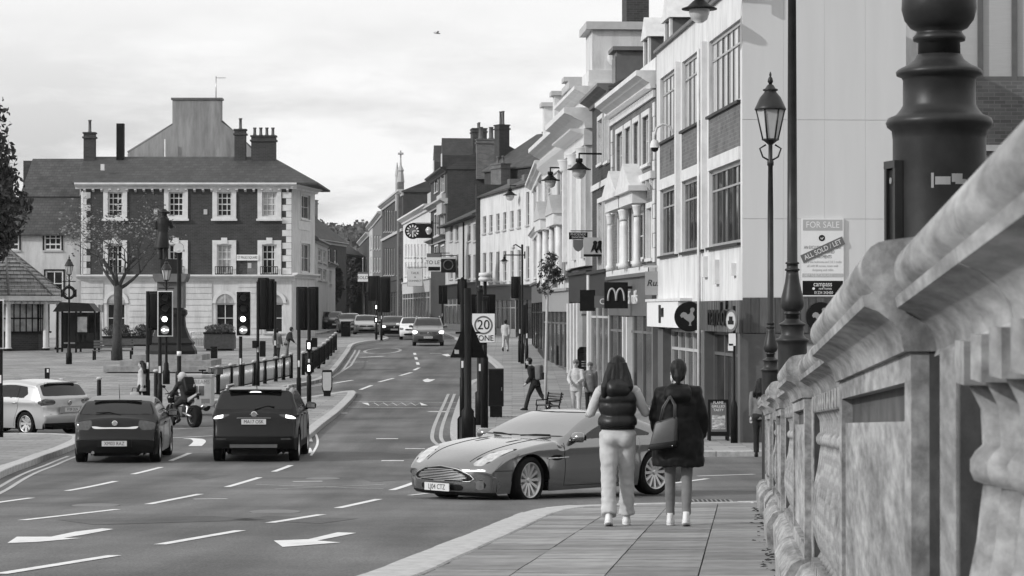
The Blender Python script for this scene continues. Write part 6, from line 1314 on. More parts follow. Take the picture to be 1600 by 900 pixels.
t, hw, hh, k = flat_sign('pub_sign', 'dark square hanging sign with a faint round emblem right of the TO LET board', 689, 712, 402, 426, 212, 'signdark', [], arm=.1, th=.14); mb = MB(); mb.tube([(7.5 * k * math.cos(a * .3142), -.08, 7.5 * k * math.sin(a * .3142)) for a in range(21)], .05, 6); mb.build('emblem_ring', M['shopgrey'], t); MB().box(-hw, hw, -.08, -.072, hh * .8, hh).build('trough_light', M['trim'], t)
flat_sign('talk_sign', 'small pale sign lettered TALK and CONNECT over the low white row', 637, 660, 420, 447, 240, 'signwhite', [('TALK', 5.5, 'signmid', 0, .5, 1, 0), ('&', 4.5, 'signmid', 0, .05, 1, 0), ('CONNECT', 4.2, 'signmid', 0, -.4, 1, 0)], frame='signmid', arm=.5)
t, hw, hh, k = flat_sign('sold_board', 'white SOLD agent board far down the street', 559, 575, 428, 440, 300, 'signwhite', [('SOLD', 6.8, 'signdark', 0, 0, 1.0, 0)], th=.1); MB().box(-hw, hw, -.05, .05, hh, hh + 3 * k).build('header', M['signmid'], t); MB().box(-.1, .1, -.05, .05, -60 * k, -hh).build('post', M['shopdark'], t)

# pavement boards
def a_board(px, by, hw, yt, label, kind='arch'):
    g_ = gnd(px, by, .12); k = g_.y / F; H = (by - yt) * k; w_ = hw * k; t = thing('pavement_board', label, 'sign', g_)
    for sy, rx in ((-1, 1), (1, -1)):
        q = link('board_face', None, t, (0, sy * .22, 0), (R(-rx * 12) * 1, 0, 0))
        poly = [(-w_, .12), (w_, .12), (w_, H * .9), (w_ * .7, H), (-w_ * .7, H), (-w_, H * .9)] if kind == 'arch' else [(-w_, .12), (w_, .12), (w_, H), (-w_, H)]
        MB().prism(poly, 'y', -.02, .02).build('panel', M['black'], q)
        for x in (-w_ + .03, w_ - .03): MB().box(x - .03, x + .03, -.02, .02, 0, .12).build('leg', M['black'], q)
        if sy < 0:
            if kind == 'photo':
                MB().box(-w_ + .06, w_ - .06, -.03, -.021, .22, H - .08).build('poster', M['signmid'], q); MB().box(-w_ + .09, w_ - .09, -.036, -.031, .28, H * .62).build('food_picture', mat('poster_food', .4, .4, .85, 9, stretch=(1, 1, 2.4)), q)
                for z, s_ in ((.92, 'FLAME'), (.83, 'GRILLED'), (.74, 'TASTY')): text(s_, .085, M['signwhite'], q, (0, -.033, z * H), ext=.001)
            else:
                for z in (.55, .47, .4): MB().box(-w_ * .5, w_ * .5, -.025, -.021, z * H - .012, z * H + .012).build('chalk_line', M['trimgrey'], q)
a_board(880.5, 571, 11, 537, 'dark arched pavement board beside the stone pilaster shop'); a_board(915, 592, 13, 541, 'dark arched pavement board behind the couple'); a_board(898, 584, 6, 544, 'narrow dark board just left of the arched one behind the couple'); a_board(1122, 688, 16, 623, 'large framed pavement board with a food picture by the restaurant door', 'photo')
# no-vehicles sign by the corner
g_ = gnd(1147, 692, .12); k = g_.y / F; t = thing('restriction_sign', 'narrow seen round vehicle restriction sign with plates on a bollard post', 'sign', g_); Z = lambda y: (692 - y) * k; X = lambda x: (x - 1147) * k
MB().lathe([(.085, 0), (.085, Z(636)), (.06, Z(630)), (.035, Z(625)), (.035, Z(478))], n=12).build('post', M['black'], t)
q = link('sign_face', None, t, (X(1143), -.08, Z(501)), (0, 0, R(-64))); MB().disc((0, 0, 0), 17 * k, 'y', .03, 28).build('ring', M['signmid'], q); MB().disc((0, -.02, 0), 13.6 * k, 'y', .012, 28).build('disc', M['trimgrey'], q); MB().box(-.13, .13, -.034, -.027, -.09, -.0).build('car_symbol', M['signdark'], q); MB().box(-.08, .08, -.034, -.027, .0, .1).build('motorcycle_symbol', M['signdark'], q)
for x0, x1, y0, y1 in ((1138, 1149, 521, 540), (1137, 1145, 537, 548)): MB().box(X(x0), X(x1), -.09, -.075, Z(y1), Z(y0)).build('plate', M['signwhite'], t)
# bench with cast ends on the right pavement
g_ = gnd(856, 650, .12); t = thing('street_bench', 'small dark slatted bench with cast iron ends by the thin tree', 'bench', g_, R(-65)); t.scale = (.8, .8, .75)
for j in range(4): MB().box(-.6, .6, -.2 + j * .11, -.12 + j * .11, .42, .45).build('seat_slat', M['bench'], t)
for j in range(4): MB().box(-.6, .6, .24 + j * .03, .27 + j * .03, .54 + j * .1, .61 + j * .1).build('back_slat', M['bench'], t)
for x in (-.56, .56): MB().tube([(x, -.22, 0), (x, -.18, .41), (x, .2, .41), (x, .3, .95)], .03, 6).build('cast_end', M['black'], t); MB().tube([(x, .18, .42), (x, .3, .0)], .03, 6).build('leg', M['black'], t); MB().tube([(x, -.22, .4), (x, -.2, .62), (x, .22, .64)], .025, 6).build('armrest', M['black'], t)
# vendor's cart and leaning bicycle
g_ = gnd(301, 643, .12); k = g_.y / F; t = thing('vendor_cart', 'white box shaped vendor cart with lettering behind the motorcyclist', 'cart', g_); X = lambda x: (x - 301) * k; Z = lambda y: (643 - y) * k
MB().box(X(278), X(330), 0, .9, Z(634), Z(590)).build('box', M['trim'], t); MB().box(X(277), X(331), -.04, .95, Z(590), Z(586)).build('lid', M['grey'], t); text('ICE CREAMS', 9 * k, M['grey'], t, (X(306), -.006, Z(597)), sx=.9, ext=.003)
for x0, x1 in ((300, 309), (311, 319)): MB().box(X(x0), X(x1), -.012, -.001, Z(618), Z(603)).build('picture', M['signmid'], t)
MB().box(X(296), X(328), -.01, -.001, Z(630), Z(623)).build('stripe', M['signgrey'], t)
for x in (286, 322): MB().lathe([(.13, 0), (.13, .07)], (0, 0, 0), 14).build('wheel', M['rubber'], t, (X(x), .1, .14)).rotation_euler = (R(90), 0, 0)
for x in (286, 322): MB().box(X(x) - .02, X(x) + .02, .1, .8, .12, Z(634)).build('leg', M['black'], t)
def bicycle(loc, rz, label):
    t = thing('bicycle', label, 'bicycle', loc, rz)
    for x in (-.5, .5):
        mb = MB(); mb.tube([(x + .32 * math.cos(a * math.pi / 12), 0, .34 + .32 * math.sin(a * math.pi / 12)) for a in range(25)], .02, 6); wh = mb.build('wheel', M['rubber'], t); mb = MB()
        for a in range(8): mb.tube([(x, 0, .34), (x + .31 * math.cos(a * math.pi / 4), 0, .34 + .31 * math.sin(a * math.pi / 4))], .004, 4)
        mb.build('spokes', M['steel'], wh)
    mb = MB()
    for a, c in (((-.5, .34), (-.12, .32)), ((-.12, .32), (-.22, .85)), ((-.5, .34), (-.2, .72)), ((-.2, .75), (.36, .78)), ((-.12, .32), (.37, .7)), ((.5, .34), (.34, .95))): mb.tube([(a[0], 0, a[1]), (c[0], 0, c[1])], .02, 6)
    mb.build('frame', M['black'], t); MB().tube([(.36, -.26, 1.0), (.33, 0, .96), (.36, .26, 1.0)], .014, 6).build('handlebar', M['steel'], t); MB().box(-.36, -.1, -.07, .07, .85, .91).build('saddle', M['black'], t); MB().disc((-.12, -.03, .32), .09, 'y', .02, 16).build('chainring', M['steel'], t)
    MB().box(.42, .78, -.2, .2, .72, .98).build('front_basket', M['shopgrey'], t)
g_ = gnd(322, 617, .12); bicycle(g_, R(62), 'dark bicycle with a front basket parked by the railing end')
# bird in the sky
p = at(683, 52, 90); t = thing('bird', 'small gliding bird high in the pale sky', 'bird', p, R(20)); t.scale = (.5, .5, .5); mb = MB(); mb.tube([(-.25, 0, 0), (0, 0, .03), (.22, 0, .0)], [.015, .06, .03], 8); mb.build('body', M['grey'], t)
for s_ in (-1, 1): MB().add([(.08, 0, .02), (-.08, 0, .02), (-.06, s_ * .3, .16), (-.14, s_ * .62, .08), (.06, s_ * .3, .16)], [(0, 1, 2), (0, 2, 4), (2, 3, 4)]).build('wing', M['grey'], t)

# ================================================================ VEHICLES
M['car_dark'] = mat('car_paint_dark', .010, .3, 0, coat=.45, spec=.12); M['car_black'] = mat('car_paint_black', .007, .3, 0, coat=.45, spec=.12)
M['car_silver'] = mat('car_paint_silver', .48, .28, .03, 30, metal=.5, coat=1.0); M['car_sport'] = mat('car_paint_pewter', .25, .16, .03, 40, metal=.85, coat=.8)
M['car_white'] = mat('car_paint_white', .75, .35, 0, coat=1.0); M['car_grey'] = mat('car_paint_grey', .09, .3, .03, 30, metal=.5, coat=1.0); M['car_mid'] = mat('car_paint_midsilver', .38, .32, .03, 30, metal=.5, coat=1.0)
M['plastic'] = mat('black_plastic', .009, .6, .15, 20, spec=.15); M['autoglass'] = mat('car_glass', .008, .04, 0, spec=.5); M['paleglass'] = mat('car_windscreen_bright', .05, .03, 0, spec=1.0, coat=1.0); M['paleglass'].node_tree.nodes['Principled BSDF'].inputs['IOR'].default_value = 2.1; M['tail'] = mat('tail_lens', .05, .12, .3, 14, coat=.8); M['taillit'] = mat('tail_lens_lit', .8, .2, 0, emit=1.6); M['headl'] = mat('headlamp_lens', .15, .08, .25, 9, coat=1.0); M['headl2'] = mat('headlamp_lens_clear', .5, .1, .4, 12, metal=.3, coat=1.0); M['plate'] = mat('number_plate', .62, .45, .03, 5); M['alloy'] = mat('alloy_wheel', .55, .35, .05, 8, metal=.7)
def inpoly(p, pl): return inside(p, pl)
def grow(pl, d):
    cx, cy = sum(p[0] for p in pl) / len(pl), sum(p[1] for p in pl) / len(pl); out = []
    for x, y in pl:
        l = math.hypot(x - cx, y - cy) or 1; out.append((x + (x - cx) / l * d, y + (y - cy) / l * d))
    return out
def catmull(cp, sub):
    out = []; seg = []
    for i in range(len(cp) - 1):
        p0, p1, p2, p3 = cp[max(i - 1, 0)], cp[i], cp[i + 1], cp[min(i + 2, len(cp) - 1)]; n = max(2, int(math.hypot(p2[0] - p1[0], p2[1] - p1[1]) / sub))
        for k in range(n):
            t = k / n; out.append(tuple(.5 * ((2 * p1[j]) + (p2[j] - p0[j]) * t + (2 * p0[j] - 5 * p1[j] + 4 * p2[j] - p3[j]) * t * t + (3 * p1[j] - p0[j] - 3 * p2[j] + p3[j]) * t ** 3) for j in range(4))); seg.append(p1[4])
    out.append(cp[-1][:4]); seg.append(cp[-1][4]); return out, seg
WHEELS = {}
def wheel_meshes(r, wd, spokes, style):
    key = (r, wd, spokes, style)
    if key in WHEELS: return WHEELS[key]
    h = wd / 2; rim = r * (.70 if style != 'sport' else .76)
    ty = MB().lathe([(rim * .96, -h * .8), (rim * 1.02, -h * .98), (r * .93, -h), (r * .985, -h * .82), (r, -h * .5), (r, h * .5), (r * .985, h * .82), (r * .93, h), (rim * 1.02, h * .98), (rim * .96, h * .8)], n=40, caps=False).mesh('tyre', M['rubber'])
    rm = MB().lathe([(rim * .95, -h * .7), (rim, -h * .85), (rim * 1.0, h * .9), (rim * .95, h * .93), (rim * .9, h * .7), (rim * .86, -h * .2), (rim * .86, -h * .4)], n=40, caps=False)
    rm.lathe([(rim * .16, -h * .2), (rim * .17, h * .55), (rim * .1, h * .72)], n=16)
    for i in range(spokes):
        a = 2 * math.pi * i / spokes
        for da in ((-.09, .09) if style == 'twin' else (0,)):
            wv = .045 if style == 'twin' else (.04 if spokes > 8 else .065)
            c, s_ = math.cos(a + da), math.sin(a + da); c2, s2 = math.cos(a + da * 1.7), math.sin(a + da * 1.7)
            p, q = Vector((rim * .12 * c, rim * .12 * s_, h * .55)), Vector((rim * .92 * c2, rim * .92 * s2, h * .72)); t_ = Vector((-s2, c2, 0)); u = Vector((0, 0, -.03))
            w0, w1 = wv * r / .33 * .55, wv * r / .33 * .8
            rm.hexa([p - t_ * w0 + u, q - t_ * w1 + u, q + t_ * w1 + u, p + t_ * w0 + u, p - t_ * w0 * .7, q - t_ * w1 * .7, q + t_ * w1 * .7, p + t_ * w0 * .7])
    rmm = rm.mesh('rim', M['alloy']); dk = MB().lathe([(rim * .86, 0), (rim * .86, .02)], (0, 0, -h * .3), 24).mesh('brake_disc', M['plastic'])
    WHEELS[key] = (ty, rmm, dk); return WHEELS[key]
def add_wheel(root, x, y, r, wd, spokes, style, steer=0):
    sg = 1 if y > 0 else -1; w_ = link('wheel', None, root, (x, y, r), (R(-90 * sg), 0, 0)); w_.rotation_euler = (Matrix.Rotation(steer, 3, 'Z') @ Matrix.Rotation(R(-90 * sg), 3, 'X')).to_euler()
    for nm, me in zip(('tyre', 'rim', 'brake_disc'), wheel_meshes(r, wd, spokes, style)): link(nm, me, w_)
def car(name, label, loc, heading, P):
    """heading: direction the nose points, as an angle from +X. Local x forward, y left, z up, origin on the ground at mid wheelbase"""
    t = thing(name, label, 'car', loc, heading, group=P.get('group')); sub = P.get('res', .025); paint = M[P['paint']]
    cp = P['prof']; pts, seg = catmull(cp, sub); n = len(pts); hw = P['hw']; belt = P['belt']; roof = max(c[1] for c in cp); tum = P['tum']; xf, xr = P['xf'], P['xr']; wf, wr, wrad = P['wf'], P['wr'], P['wrad']; arch = wrad + P.get('gap', .055); sill = P.get('sill', .2)
    L0, L1 = min(c[0] for c in cp), max(c[0] for c in cp)
    def W(x, z):
        f = (x - (wf + .2)) / (L1 - wf - .2) if x > wf + .2 else 0; g = ((wr - .15) - x) / ((wr - .15) - L0) if x < wr - .15 else 0
        y = hw * (1 - xf * max(0, f) ** 2 - xr * max(0, g) ** 2)
        if z > belt: q = min(1, (z - belt) / (roof - belt)); y *= 1 - tum * q - .05 * tum * q * q
        elif z < .5: y *= 1 - .05 * ((.5 - z) / .4) ** 2
        for xw in (wf, wr): y += P.get('flare', .02) * math.exp(-((x - xw) / .42) ** 2) * math.exp(-((z - .42) / .25) ** 2)
        y += P.get('shoulder', .0) * math.exp(-((z - belt + .08) / .06) ** 2)
        return y
    nrm = []                                                 # outward normals of the nose-to-tail profile
    for i in range(n):
        a, b_ = pts[max(i - 1, 0)], pts[min(i + 1, n - 1)]; tx, tz = b_[0] - a[0], b_[1] - a[1]; l = math.hypot(tx, tz) or 1; nrm.append((tz / l, -tx / l))
    T = P.get('tn', 44); ts = []
    e0 = .72
    for j in range(T + 1):
        q = -1 + 2 * j / T; ts.append(q)
    E = []
    def surf(i, q):
        x, z, r, c = pts[i]; nx, nz = nrm[i]
        if nz < 0: nx, nz = math.copysign(1, nx), 0.0
        ex, ez = x - nx * (r + c), z - nz * (r + c); Wd = W(ex, ez); e = abs(q)
        if e < e0: y = e / e0 * (Wd - r); off = 0
        else: ph = (e - e0) / (1 - e0) * math.pi / 2; y = Wd - r + r * math.sin(ph); off = r * (1 - math.cos(ph))
        off += c * (y / Wd) ** 2
        return Vector((x - nx * off, math.copysign(y, q), z - nz * off))
    V = [[surf(i, q) for q in ts] for i in range(n)]
    E = [(V[i][-1].x, V[i][-1].z) for i in range(n)]
    gv, gi, gf = [], {}, []
    def put(key, quad):
        idx = []
        for v in quad:
            kk = (round(v.x, 4), round(v.y, 4), round(v.z, 4)); j = gi.get(kk)
            if j is None: j = len(gv); gi[kk] = j; gv.append(Vector(v))
            if j not in idx: idx.append(j)
        if len(idx) >= 3: gf.append((key, tuple(idx)))
    top, side = P['top'], P['side']
    for i in range(n - 1):
        for j in range(T):
            c = (V[i][j] + V[i + 1][j + 1]) / 2; put(top(seg[i], c.x, c.y, c.z, abs(ts[j] + ts[j + 1]) / 2), (V[i][j], V[i][j + 1], V[i + 1][j + 1], V[i + 1][j]))
    x0, x1 = min(e[0] for e in E), max(e[0] for e in E); m = int((x1 - x0) / sub); lo = [1e9] * (m + 1); hi = [-1e9] * (m + 1)
    xs_ = [x0 + (x1 - x0) * i / m for i in range(m + 1)]
    for i in range(n - 1):
        (ax, az), (bx, bz) = E[i], E[i + 1]
        a_, b_ = sorted((ax, bx)); i0, i1 = max(0, int((a_ - x0) / (x1 - x0) * m)), min(m, int((b_ - x0) / (x1 - x0) * m) + 1)
        for q in range(i0, i1 + 1):
            if a_ - 1e-9 <= xs_[q] <= b_ + 1e-9:
                f = 0 if abs(bx - ax) < 1e-9 else (xs_[q] - ax) / (bx - ax); z = az + (bz - az) * f; lo[q] = min(lo[q], z); hi[q] = max(hi[q], z)
    K = int(P.get('kn', 46))
    def zb(q):
        x = xs_[q]; z = sill
        if lo[q] < hi[q] - .02 and (x > wf + arch or x < wr - arch): z = max(z, lo[q]) if lo[q] < .6 else z
        for xw in (wf, wr):
            if abs(x - xw) < arch: z = max(z, wrad + math.sqrt(max(0, arch * arch - (x - xw) ** 2)))
        return min(z, hi[q])
    cols_ = [(xs_[q], zb(q), hi[q]) for q in range(m + 1) if hi[q] > -1e8]
    for sg in (1, -1):
        G_ = [[Vector((x, sg * W(x, a_ + (b_ - a_) * k / K), a_ + (b_ - a_) * k / K)) for k in range(K + 1)] for x, a_, b_ in cols_]
        for i in range(len(G_) - 1):
            for k in range(K):
                c = (G_[i][k] + G_[i + 1][k + 1]) / 2; qd = (G_[i][k], G_[i + 1][k], G_[i + 1][k + 1], G_[i][k + 1]); put(side(c.x, c.y, c.z), qd if sg < 0 else qd[::-1])
    # round off the stepped outlines where two pieces meet
    ec = {}
    for key, f in gf:
        for a_, b_ in zip(f, f[1:] + f[:1]): ec.setdefault((min(a_, b_), max(a_, b_)), []).append(key)
    nb = {}
    for (a_, b_), ks in ec.items():
        if len(ks) == 2 and ks[0] != ks[1]: nb.setdefault(a_, []).append(b_); nb.setdefault(b_, []).append(a_)
    for _ in range(5):
        new = {v_: gv[v_] * .5 + (gv[l[0]] + gv[l[1]]) * .25 for v_, l in nb.items() if len(l) == 2}
        for v_, c_ in new.items(): gv[v_] = c_
    parts = {}
    for key, f in gf:
        d = parts.setdefault(key, ({}, [], [])); idx = []
        for j in f:
            if j not in d[0]: d[0][j] = len(d[1]); d[1].append(tuple(gv[j]))
            idx.append(d[0][j])
        d[2].append(tuple(idx))
    for key in sorted(parts, key=lambda k_: 0 if k_ == 'body' else 1):
        nm = key[0] if isinstance(key, tuple) else key
        d = parts[key]; me = bpy.data.meshes.new(nm); me.from_pydata(d[1], [], d[2]); bm = bmesh.new(); bm.from_mesh(me); bmesh.ops.recalc_face_normals(bm, faces=bm.faces)
        for f in bm.faces: f.smooth = True
        bm.to_mesh(me); bm.free()
        me.materials.append(paint if nm == 'body' else M[P['mats'].get(nm, 'plastic')]); link(nm, me, t)
    # seams
    for path in P.get('seams', []):
        for sg in ((1, -1) if P.get('res', .025) < .04 else ()):
            l = []
            for (ax, az), (bx, bz) in zip(path, path[1:]):
                nn = max(2, int(math.hypot(bx - ax, bz - az) / .06))
                for q in range(nn): x, z = ax + (bx - ax) * q / nn, az + (bz - az) * q / nn; l.append((x, sg * (W(x, z) + .0005), z))
            x, z = path[-1]; l.append((x, sg * (W(x, z) + .0005), z)); MB().tube(l, .0045, 5).build('door_seam', M['plastic'], t)
    # wheels, wells, floor
    wd = P.get('wwd', .215)
    for xw, st in ((wf, P.get('steer', 0)), (wr, 0)):
        for sg in (1, -1):
            yw = W(xw, .35) - (.035 if st else .015); add_wheel(t, xw, sg * (yw - wd / 2), wrad, wd, P['spokes'], P['wstyle'], st)
            mb = MB(); nn = 20; yo, yi = sg * (W(xw, .4) - .03), sg * (W(xw, .4) - .36)
            vs = []
            for q in range(nn + 1): a = math.pi * q / nn; vs += [(xw + arch * .995 * math.cos(a), yo, wrad + arch * .995 * math.sin(a)), (xw + arch * .995 * math.cos(a), yi, wrad + arch * .995 * math.sin(a))]
            mb.add(vs, [(2 * q, 2 * q + 1, 2 * q + 3, 2 * q + 2) for q in range(nn)]); o = len(mb.v); mb.add([(xw + arch * math.cos(math.pi * q / nn), yi, wrad + arch * math.sin(math.pi * q / nn)) for q in range(nn + 1)] + [(xw - arch, yi, .16), (xw + arch, yi, .16)], [tuple(range(nn + 3))]); mb.build('wheel_well', M['plastic'], t)
    MB().box(wr - arch - .25, wf + arch + .2, -hw + .42, hw - .42, .17, .42).build('underbody', M['plastic'], t); MB().box(wr + arch + .02, wf - arch - .02, -hw + .1, hw - .1, .17, .3).build('floor_pan', M['plastic'], t)
    def zrow(z, lo_x, hi_x):                                  # profile index whose height is z between two x limits
        return min((i for i in range(n) if lo_x <= pts[i][0] <= hi_x), key=lambda i: abs(pts[i][1] - z))
    return t, dict(W=W, surf=surf, zrow=zrow, pts=pts, n=n)
def plate(t, x, z, s_, front, wd=.52, tilt=0):
    p = link('number_plate', None, t, (x, 0, z), (0, 0, R(90 if front else -90))); MB().box(-wd / 2, wd / 2, -.012, .0, -.056, .056).build('plate_blank', M['plate'], p)
    if s_: text(s_, .105, M['signdark'], p, (0, -.0135, -.002), sx=.86, ext=.0008)
    return p
def mirror(t, x, y, z, m):
    for sg in (1, -1):
        q = link('door_mirror', None, t, (x, sg * y, z)); mb = MB(); mb.loft([((0, 0, -.07), .05, .085), ((.01, 0, -.045), .075, .115), ((.01, 0, .02), .08, .12), ((0, 0, .06), .06, .1), ((0, 0, .075), .03, .06)]); mb.build('housing', m, q); MB().tube([(0, -sg * .06, -.05), (.02, -sg * .17, -.09)], .025, 6).build('stalk', M['plastic'], q)
        MB().add([(-.083, -.09, -.045), (-.083, .09, -.045), (-.083, .085, .045), (-.083, -.085, .045)], [(0, 1, 2, 3)]).build('mirror_glass', M['chrome'], q)
def badge(t, x, z, front=False, r=.05):
    sg = 1 if front else -1; o = MB().lathe([(r, 0), (r, .008), (r * .8, .014)], n=20).build('badge', M['chrome'], t, (x, 0, z)); o.rotation_euler = (0, R(90 * sg), 0)
def handles(t, W, xs2, z, m):
    for x in xs2:
        for sg in (1, -1): MB().tube([(x - .09, sg * (W(x, z) + .004), z), (x - .06, sg * (W(x, z) + .025), z), (x + .06, sg * (W(x, z) + .025), z), (x + .09, sg * (W(x, z) + .004), z)], .014, 6).build('door_handle', m, t)

# ---- dark hatchback coupe, seen from behind
PA = dict(paint='car_dark', hw=.875, belt=.93, tum=.24, xf=.2, xr=.13, wf=1.28, wr=-1.33, wrad=.315, flare=.035, shoulder=.02, spokes=5, wstyle='twin', gap=.045, sill=.2,
 prof=[(1.98, .2, .06, .18, 'fb'), (2.06, .42, .08, .2, 'fb'), (2.0, .62, .08, .18, 'fb'), (1.85, .74, .09, .1, 'hood'), (1.3, .9, .1, .04, 'hood'), (.85, .98, .1, .03, 'ws'), (.25, 1.3, .11, .05, 'ws'), (-.1, 1.385, .12, .04, 'roof'), (-.6, 1.40, .12, .03, 'roof'), (-1.2, 1.345, .12, .04, 'roof'), (-1.42, 1.30, .12, .06, 'rg'), (-1.85, 1.03, .1, .1, 'rg'), (-1.98, .96, .08, .12, 'tail'), (-2.06, .86, .07, .14, 'tail'), (-2.10, .72, .07, .14, 'tail'), (-2.13, .60, .06, .14, 'bump'), (-2.17, .53, .06, .15, 'bump'), (-2.15, .38, .07, .15, 'bump'), (-2.08, .24, .05, .14, 'bump')],
 mats=dict(rear_window='autoglass', windscreen='autoglass', side_window='autoglass', tail_lamp='tail', chrome_strip='chrome', lower_bumper='plastic', head_lamp='headl', seal='plastic'))
SWA = [(.62, 1.0), (.18, 1.24), (-.15, 1.31), (-.9, 1.29), (-1.3, 1.18), (-1.42, 1.02), (-.6, .97)]
def ta(seg, x, y, z, q):
    v = abs(y)
    if seg == 'rg': return 'rear_window' if 1.045 < z < 1.285 and q < .75 else 'window_trim' if 1.03 < z < 1.30 and q < .78 else 'body'
    if seg == 'ws': return 'windscreen' if z > 1.0 and q < .75 else 'body'
    if x < -1.7:
        if .715 < z < .965 and v > .50 + max(0, (.80 - z)) * .5 and x > -2.2: return ('tail_lamp', y > 0)
        if .745 < z < .785 and v < .50: return 'chrome_strip'
        if z < .33 and v < .55: return 'lower_bumper'
    return 'body'
def sa(x, y, z):
    if inpoly((x, z), SWA): return ('side_window', y > 0)
    if inpoly((x, z), grow(SWA, .025)): return ('seal', y > 0)
    if .715 < z < .965 and x < -1.76 + (.965 - z) * .15: return ('tail_lamp', y > 0)
    return 'body'
PA.update(top=ta, side=sa, seams=[[(.75, .95), (.78, .3)], [(-.45, .95), (-.5, .5), (-.75, .3)]])
g_ = gnd(180, 724); c = Vector((g_.x, g_.y)); hd = R(92.5); o_ = c + Vector((math.cos(hd), math.sin(hd))) * 2.05
t, I = car('dark_hatchback', 'dark three door hatchback seen from behind with chrome strip, plate XM03 RAZ', (o_.x, o_.y, G(o_.y)), hd, PA)
plate(t, -2.178, .44, 'XM03 RAZ', False); badge(t, -2.105, .86, r=.06); mirror(t, .55, .98, .98, M['car_dark']); handles(t, I['W'], (-.3,), .82, M['car_dark'])
MB().box(-1.46, -1.40, -.5, .5, 1.295, 1.325).build('spoiler_lip', M['car_dark'], t); MB().tube([(-1.15, 0, 1.35), (-1.3, 0, 1.66)], [.008, .003], 5).build('aerial', M['plastic'], t); MB().tube([(-1.86, -.1, 1.02), (-1.78, .15, 1.08), (-1.8, .42, 1.07)], .012, 5).build('rear_wiper', M['plastic'], t)
MB().tube([(-2.16, .45, .25), (-2.0, .45, .25)], .035, 10).build('exhaust', M['chrome'], t)
mb = MB(); mb.box(-2.165, -2.13, -.36, .36, .365, .515); mb.build('plate_recess', M['car_black'], t)

# ---- dark crossover, seen from behind
PQ = dict(paint='car_black', hw=.903, belt=1.06, tum=.20, xf=.16, xr=.11, wf=1.32, wr=-1.33, wrad=.345, flare=.03, shoulder=.025, spokes=5, wstyle='twin', gap=.06, sill=.27,
 prof=[(1.95, .25, .06, .16, 'fb'), (2.05, .5, .08, .18, 'fb'), (2.02, .75, .08, .15, 'fb'), (1.85, .93, .1, .08, 'hood'), (1.3, 1.05, .1, .04, 'hood'), (.95, 1.1, .1, .03, 'ws'), (.35, 1.45, .12, .05, 'ws'), (.0, 1.56, .12, .04, 'roof'), (-.7, 1.59, .12, .03, 'roof'), (-1.45, 1.55, .12, .04, 'roof'), (-1.66, 1.51, .11, .06, 'rg'), (-1.93, 1.13, .09, .1, 'rg'), (-2.0, 1.07, .08, .12, 'tail'), (-2.06, .98, .07, .13, 'tail'), (-2.09, .82, .08, .13, 'tail'), (-2.14, .66, .07, .13, 'bump'), (-2.17, .56, .06, .14, 'bump'), (-2.16, .42, .07, .14, 'bump'), (-2.08, .3, .05, .13, 'bump')],
 mats=dict(rear_window='autoglass', windscreen='autoglass', side_window='autoglass', tail_lamp='tail', lit_lamp='taillit', lower_bumper='plastic', seal='plastic', sill_cladding='plastic', arch_trim='plastic', high_brake_lamp='taillit'))
SWQ = [(.72, 1.12), (.28, 1.40), (-.1, 1.48), (-.9, 1.47), (-1.45, 1.34), (-1.52, 1.22), (-.9, 1.13)]
LQ = [(.93, 1.115), (.93, .90), (.66, .94), (.44, 1.06), (.46, 1.085), (.66, 1.06), (.78, 1.115)]
def tq(seg, x, y, z, q):
    v = abs(y)
    if seg == 'rg':
        if 1.135 < z < 1.475 and q < .79: return 'rear_window'
        if z >= 1.475 and v < .15: return 'high_brake_lamp'
        return 'body'
    if seg == 'ws': return 'windscreen' if z > 1.12 and q < .75 else 'body'
    if x < -1.7:
        if inpoly((v, z), LQ): return ('lit_lamp' if v > .66 and .93 < z < 1.08 else 'tail_lamp', y > 0)
        if z < .53: return 'lower_bumper'
    return 'body'
def sq(x, y, z):
    if inpoly((x, z), SWQ): return ('side_window', y > 0)
    if inpoly((x, z), grow(SWQ, .028)): return ('seal', y > 0)
    if x < -1.72 and .92 < z < 1.1 and x < -1.72 - (1.1 - z) * .3: return ('tail_lamp', y > 0)
    if z < .42 or (x < -1.75 and z < .53): return ('sill_cladding', y > 0, 0 if x > 1.32 else 1 if x > -1.33 else 2)
    for xw in (1.32, -1.33):
        if math.hypot(x - xw, z - .345) < .47 and z < .86: return ('arch_trim', xw, y > 0)
    return 'body'
PQ.update(top=tq, side=sq, seams=[[(.85, 1.08), (.9, .42)], [(-.12, 1.1), (-.14, .42)], [(-1.05, 1.1), (-1.0, .75), (-.85, .5)]])
g_ = gnd(397, 722); c = Vector((g_.x, g_.y)); hd = R(90.5); o_ = c + Vector((math.cos(hd), math.sin(hd))) * 2.05
t, I = car('dark_crossover', 'dark crossover car seen from behind with lit tail lamps, plate MA17 OSK', (o_.x, o_.y, G(o_.y)), hd, PQ)
plate(t, -2.115, .875, 'MA17 OSK', False); badge(t, -2.045, 1.03, r=.065); MB().box(-2.05, -2.04, -.09, .09, 1.022, 1.038).build('badge_bar', M['chrome'], t); mirror(t, .62, 1.02, 1.12, M['car_black']); handles(t, I['W'], (-.02, -.95), .98, M['car_black'])
for sg in (1, -1): MB().tube([(.3, sg * .64, 1.53), (.2, sg * .66, 1.60), (-1.2, sg * .66, 1.61), (-1.35, sg * .64, 1.55)], .022, 8).build('roof_rail', M['alu'], t)
MB().box(-1.76, -1.62, -.56, .56, 1.515, 1.545).build('spoiler_lip', M['car_black'], t); MB().tube([(-1.35, 0, 1.56), (-1.5, 0, 1.74)], [.01, .004], 5).build('aerial', M['plastic'], t); MB().tube([(-1.95, 0, 1.13), (-1.87, -.28, 1.2), (-1.9, -.42, 1.18)], .012, 5).build('rear_wiper', M['plastic'], t); MB().box(-2.10, -2.085, -.36, .36, .945, .965).build('tailgate_strip', M['chrome'], t)
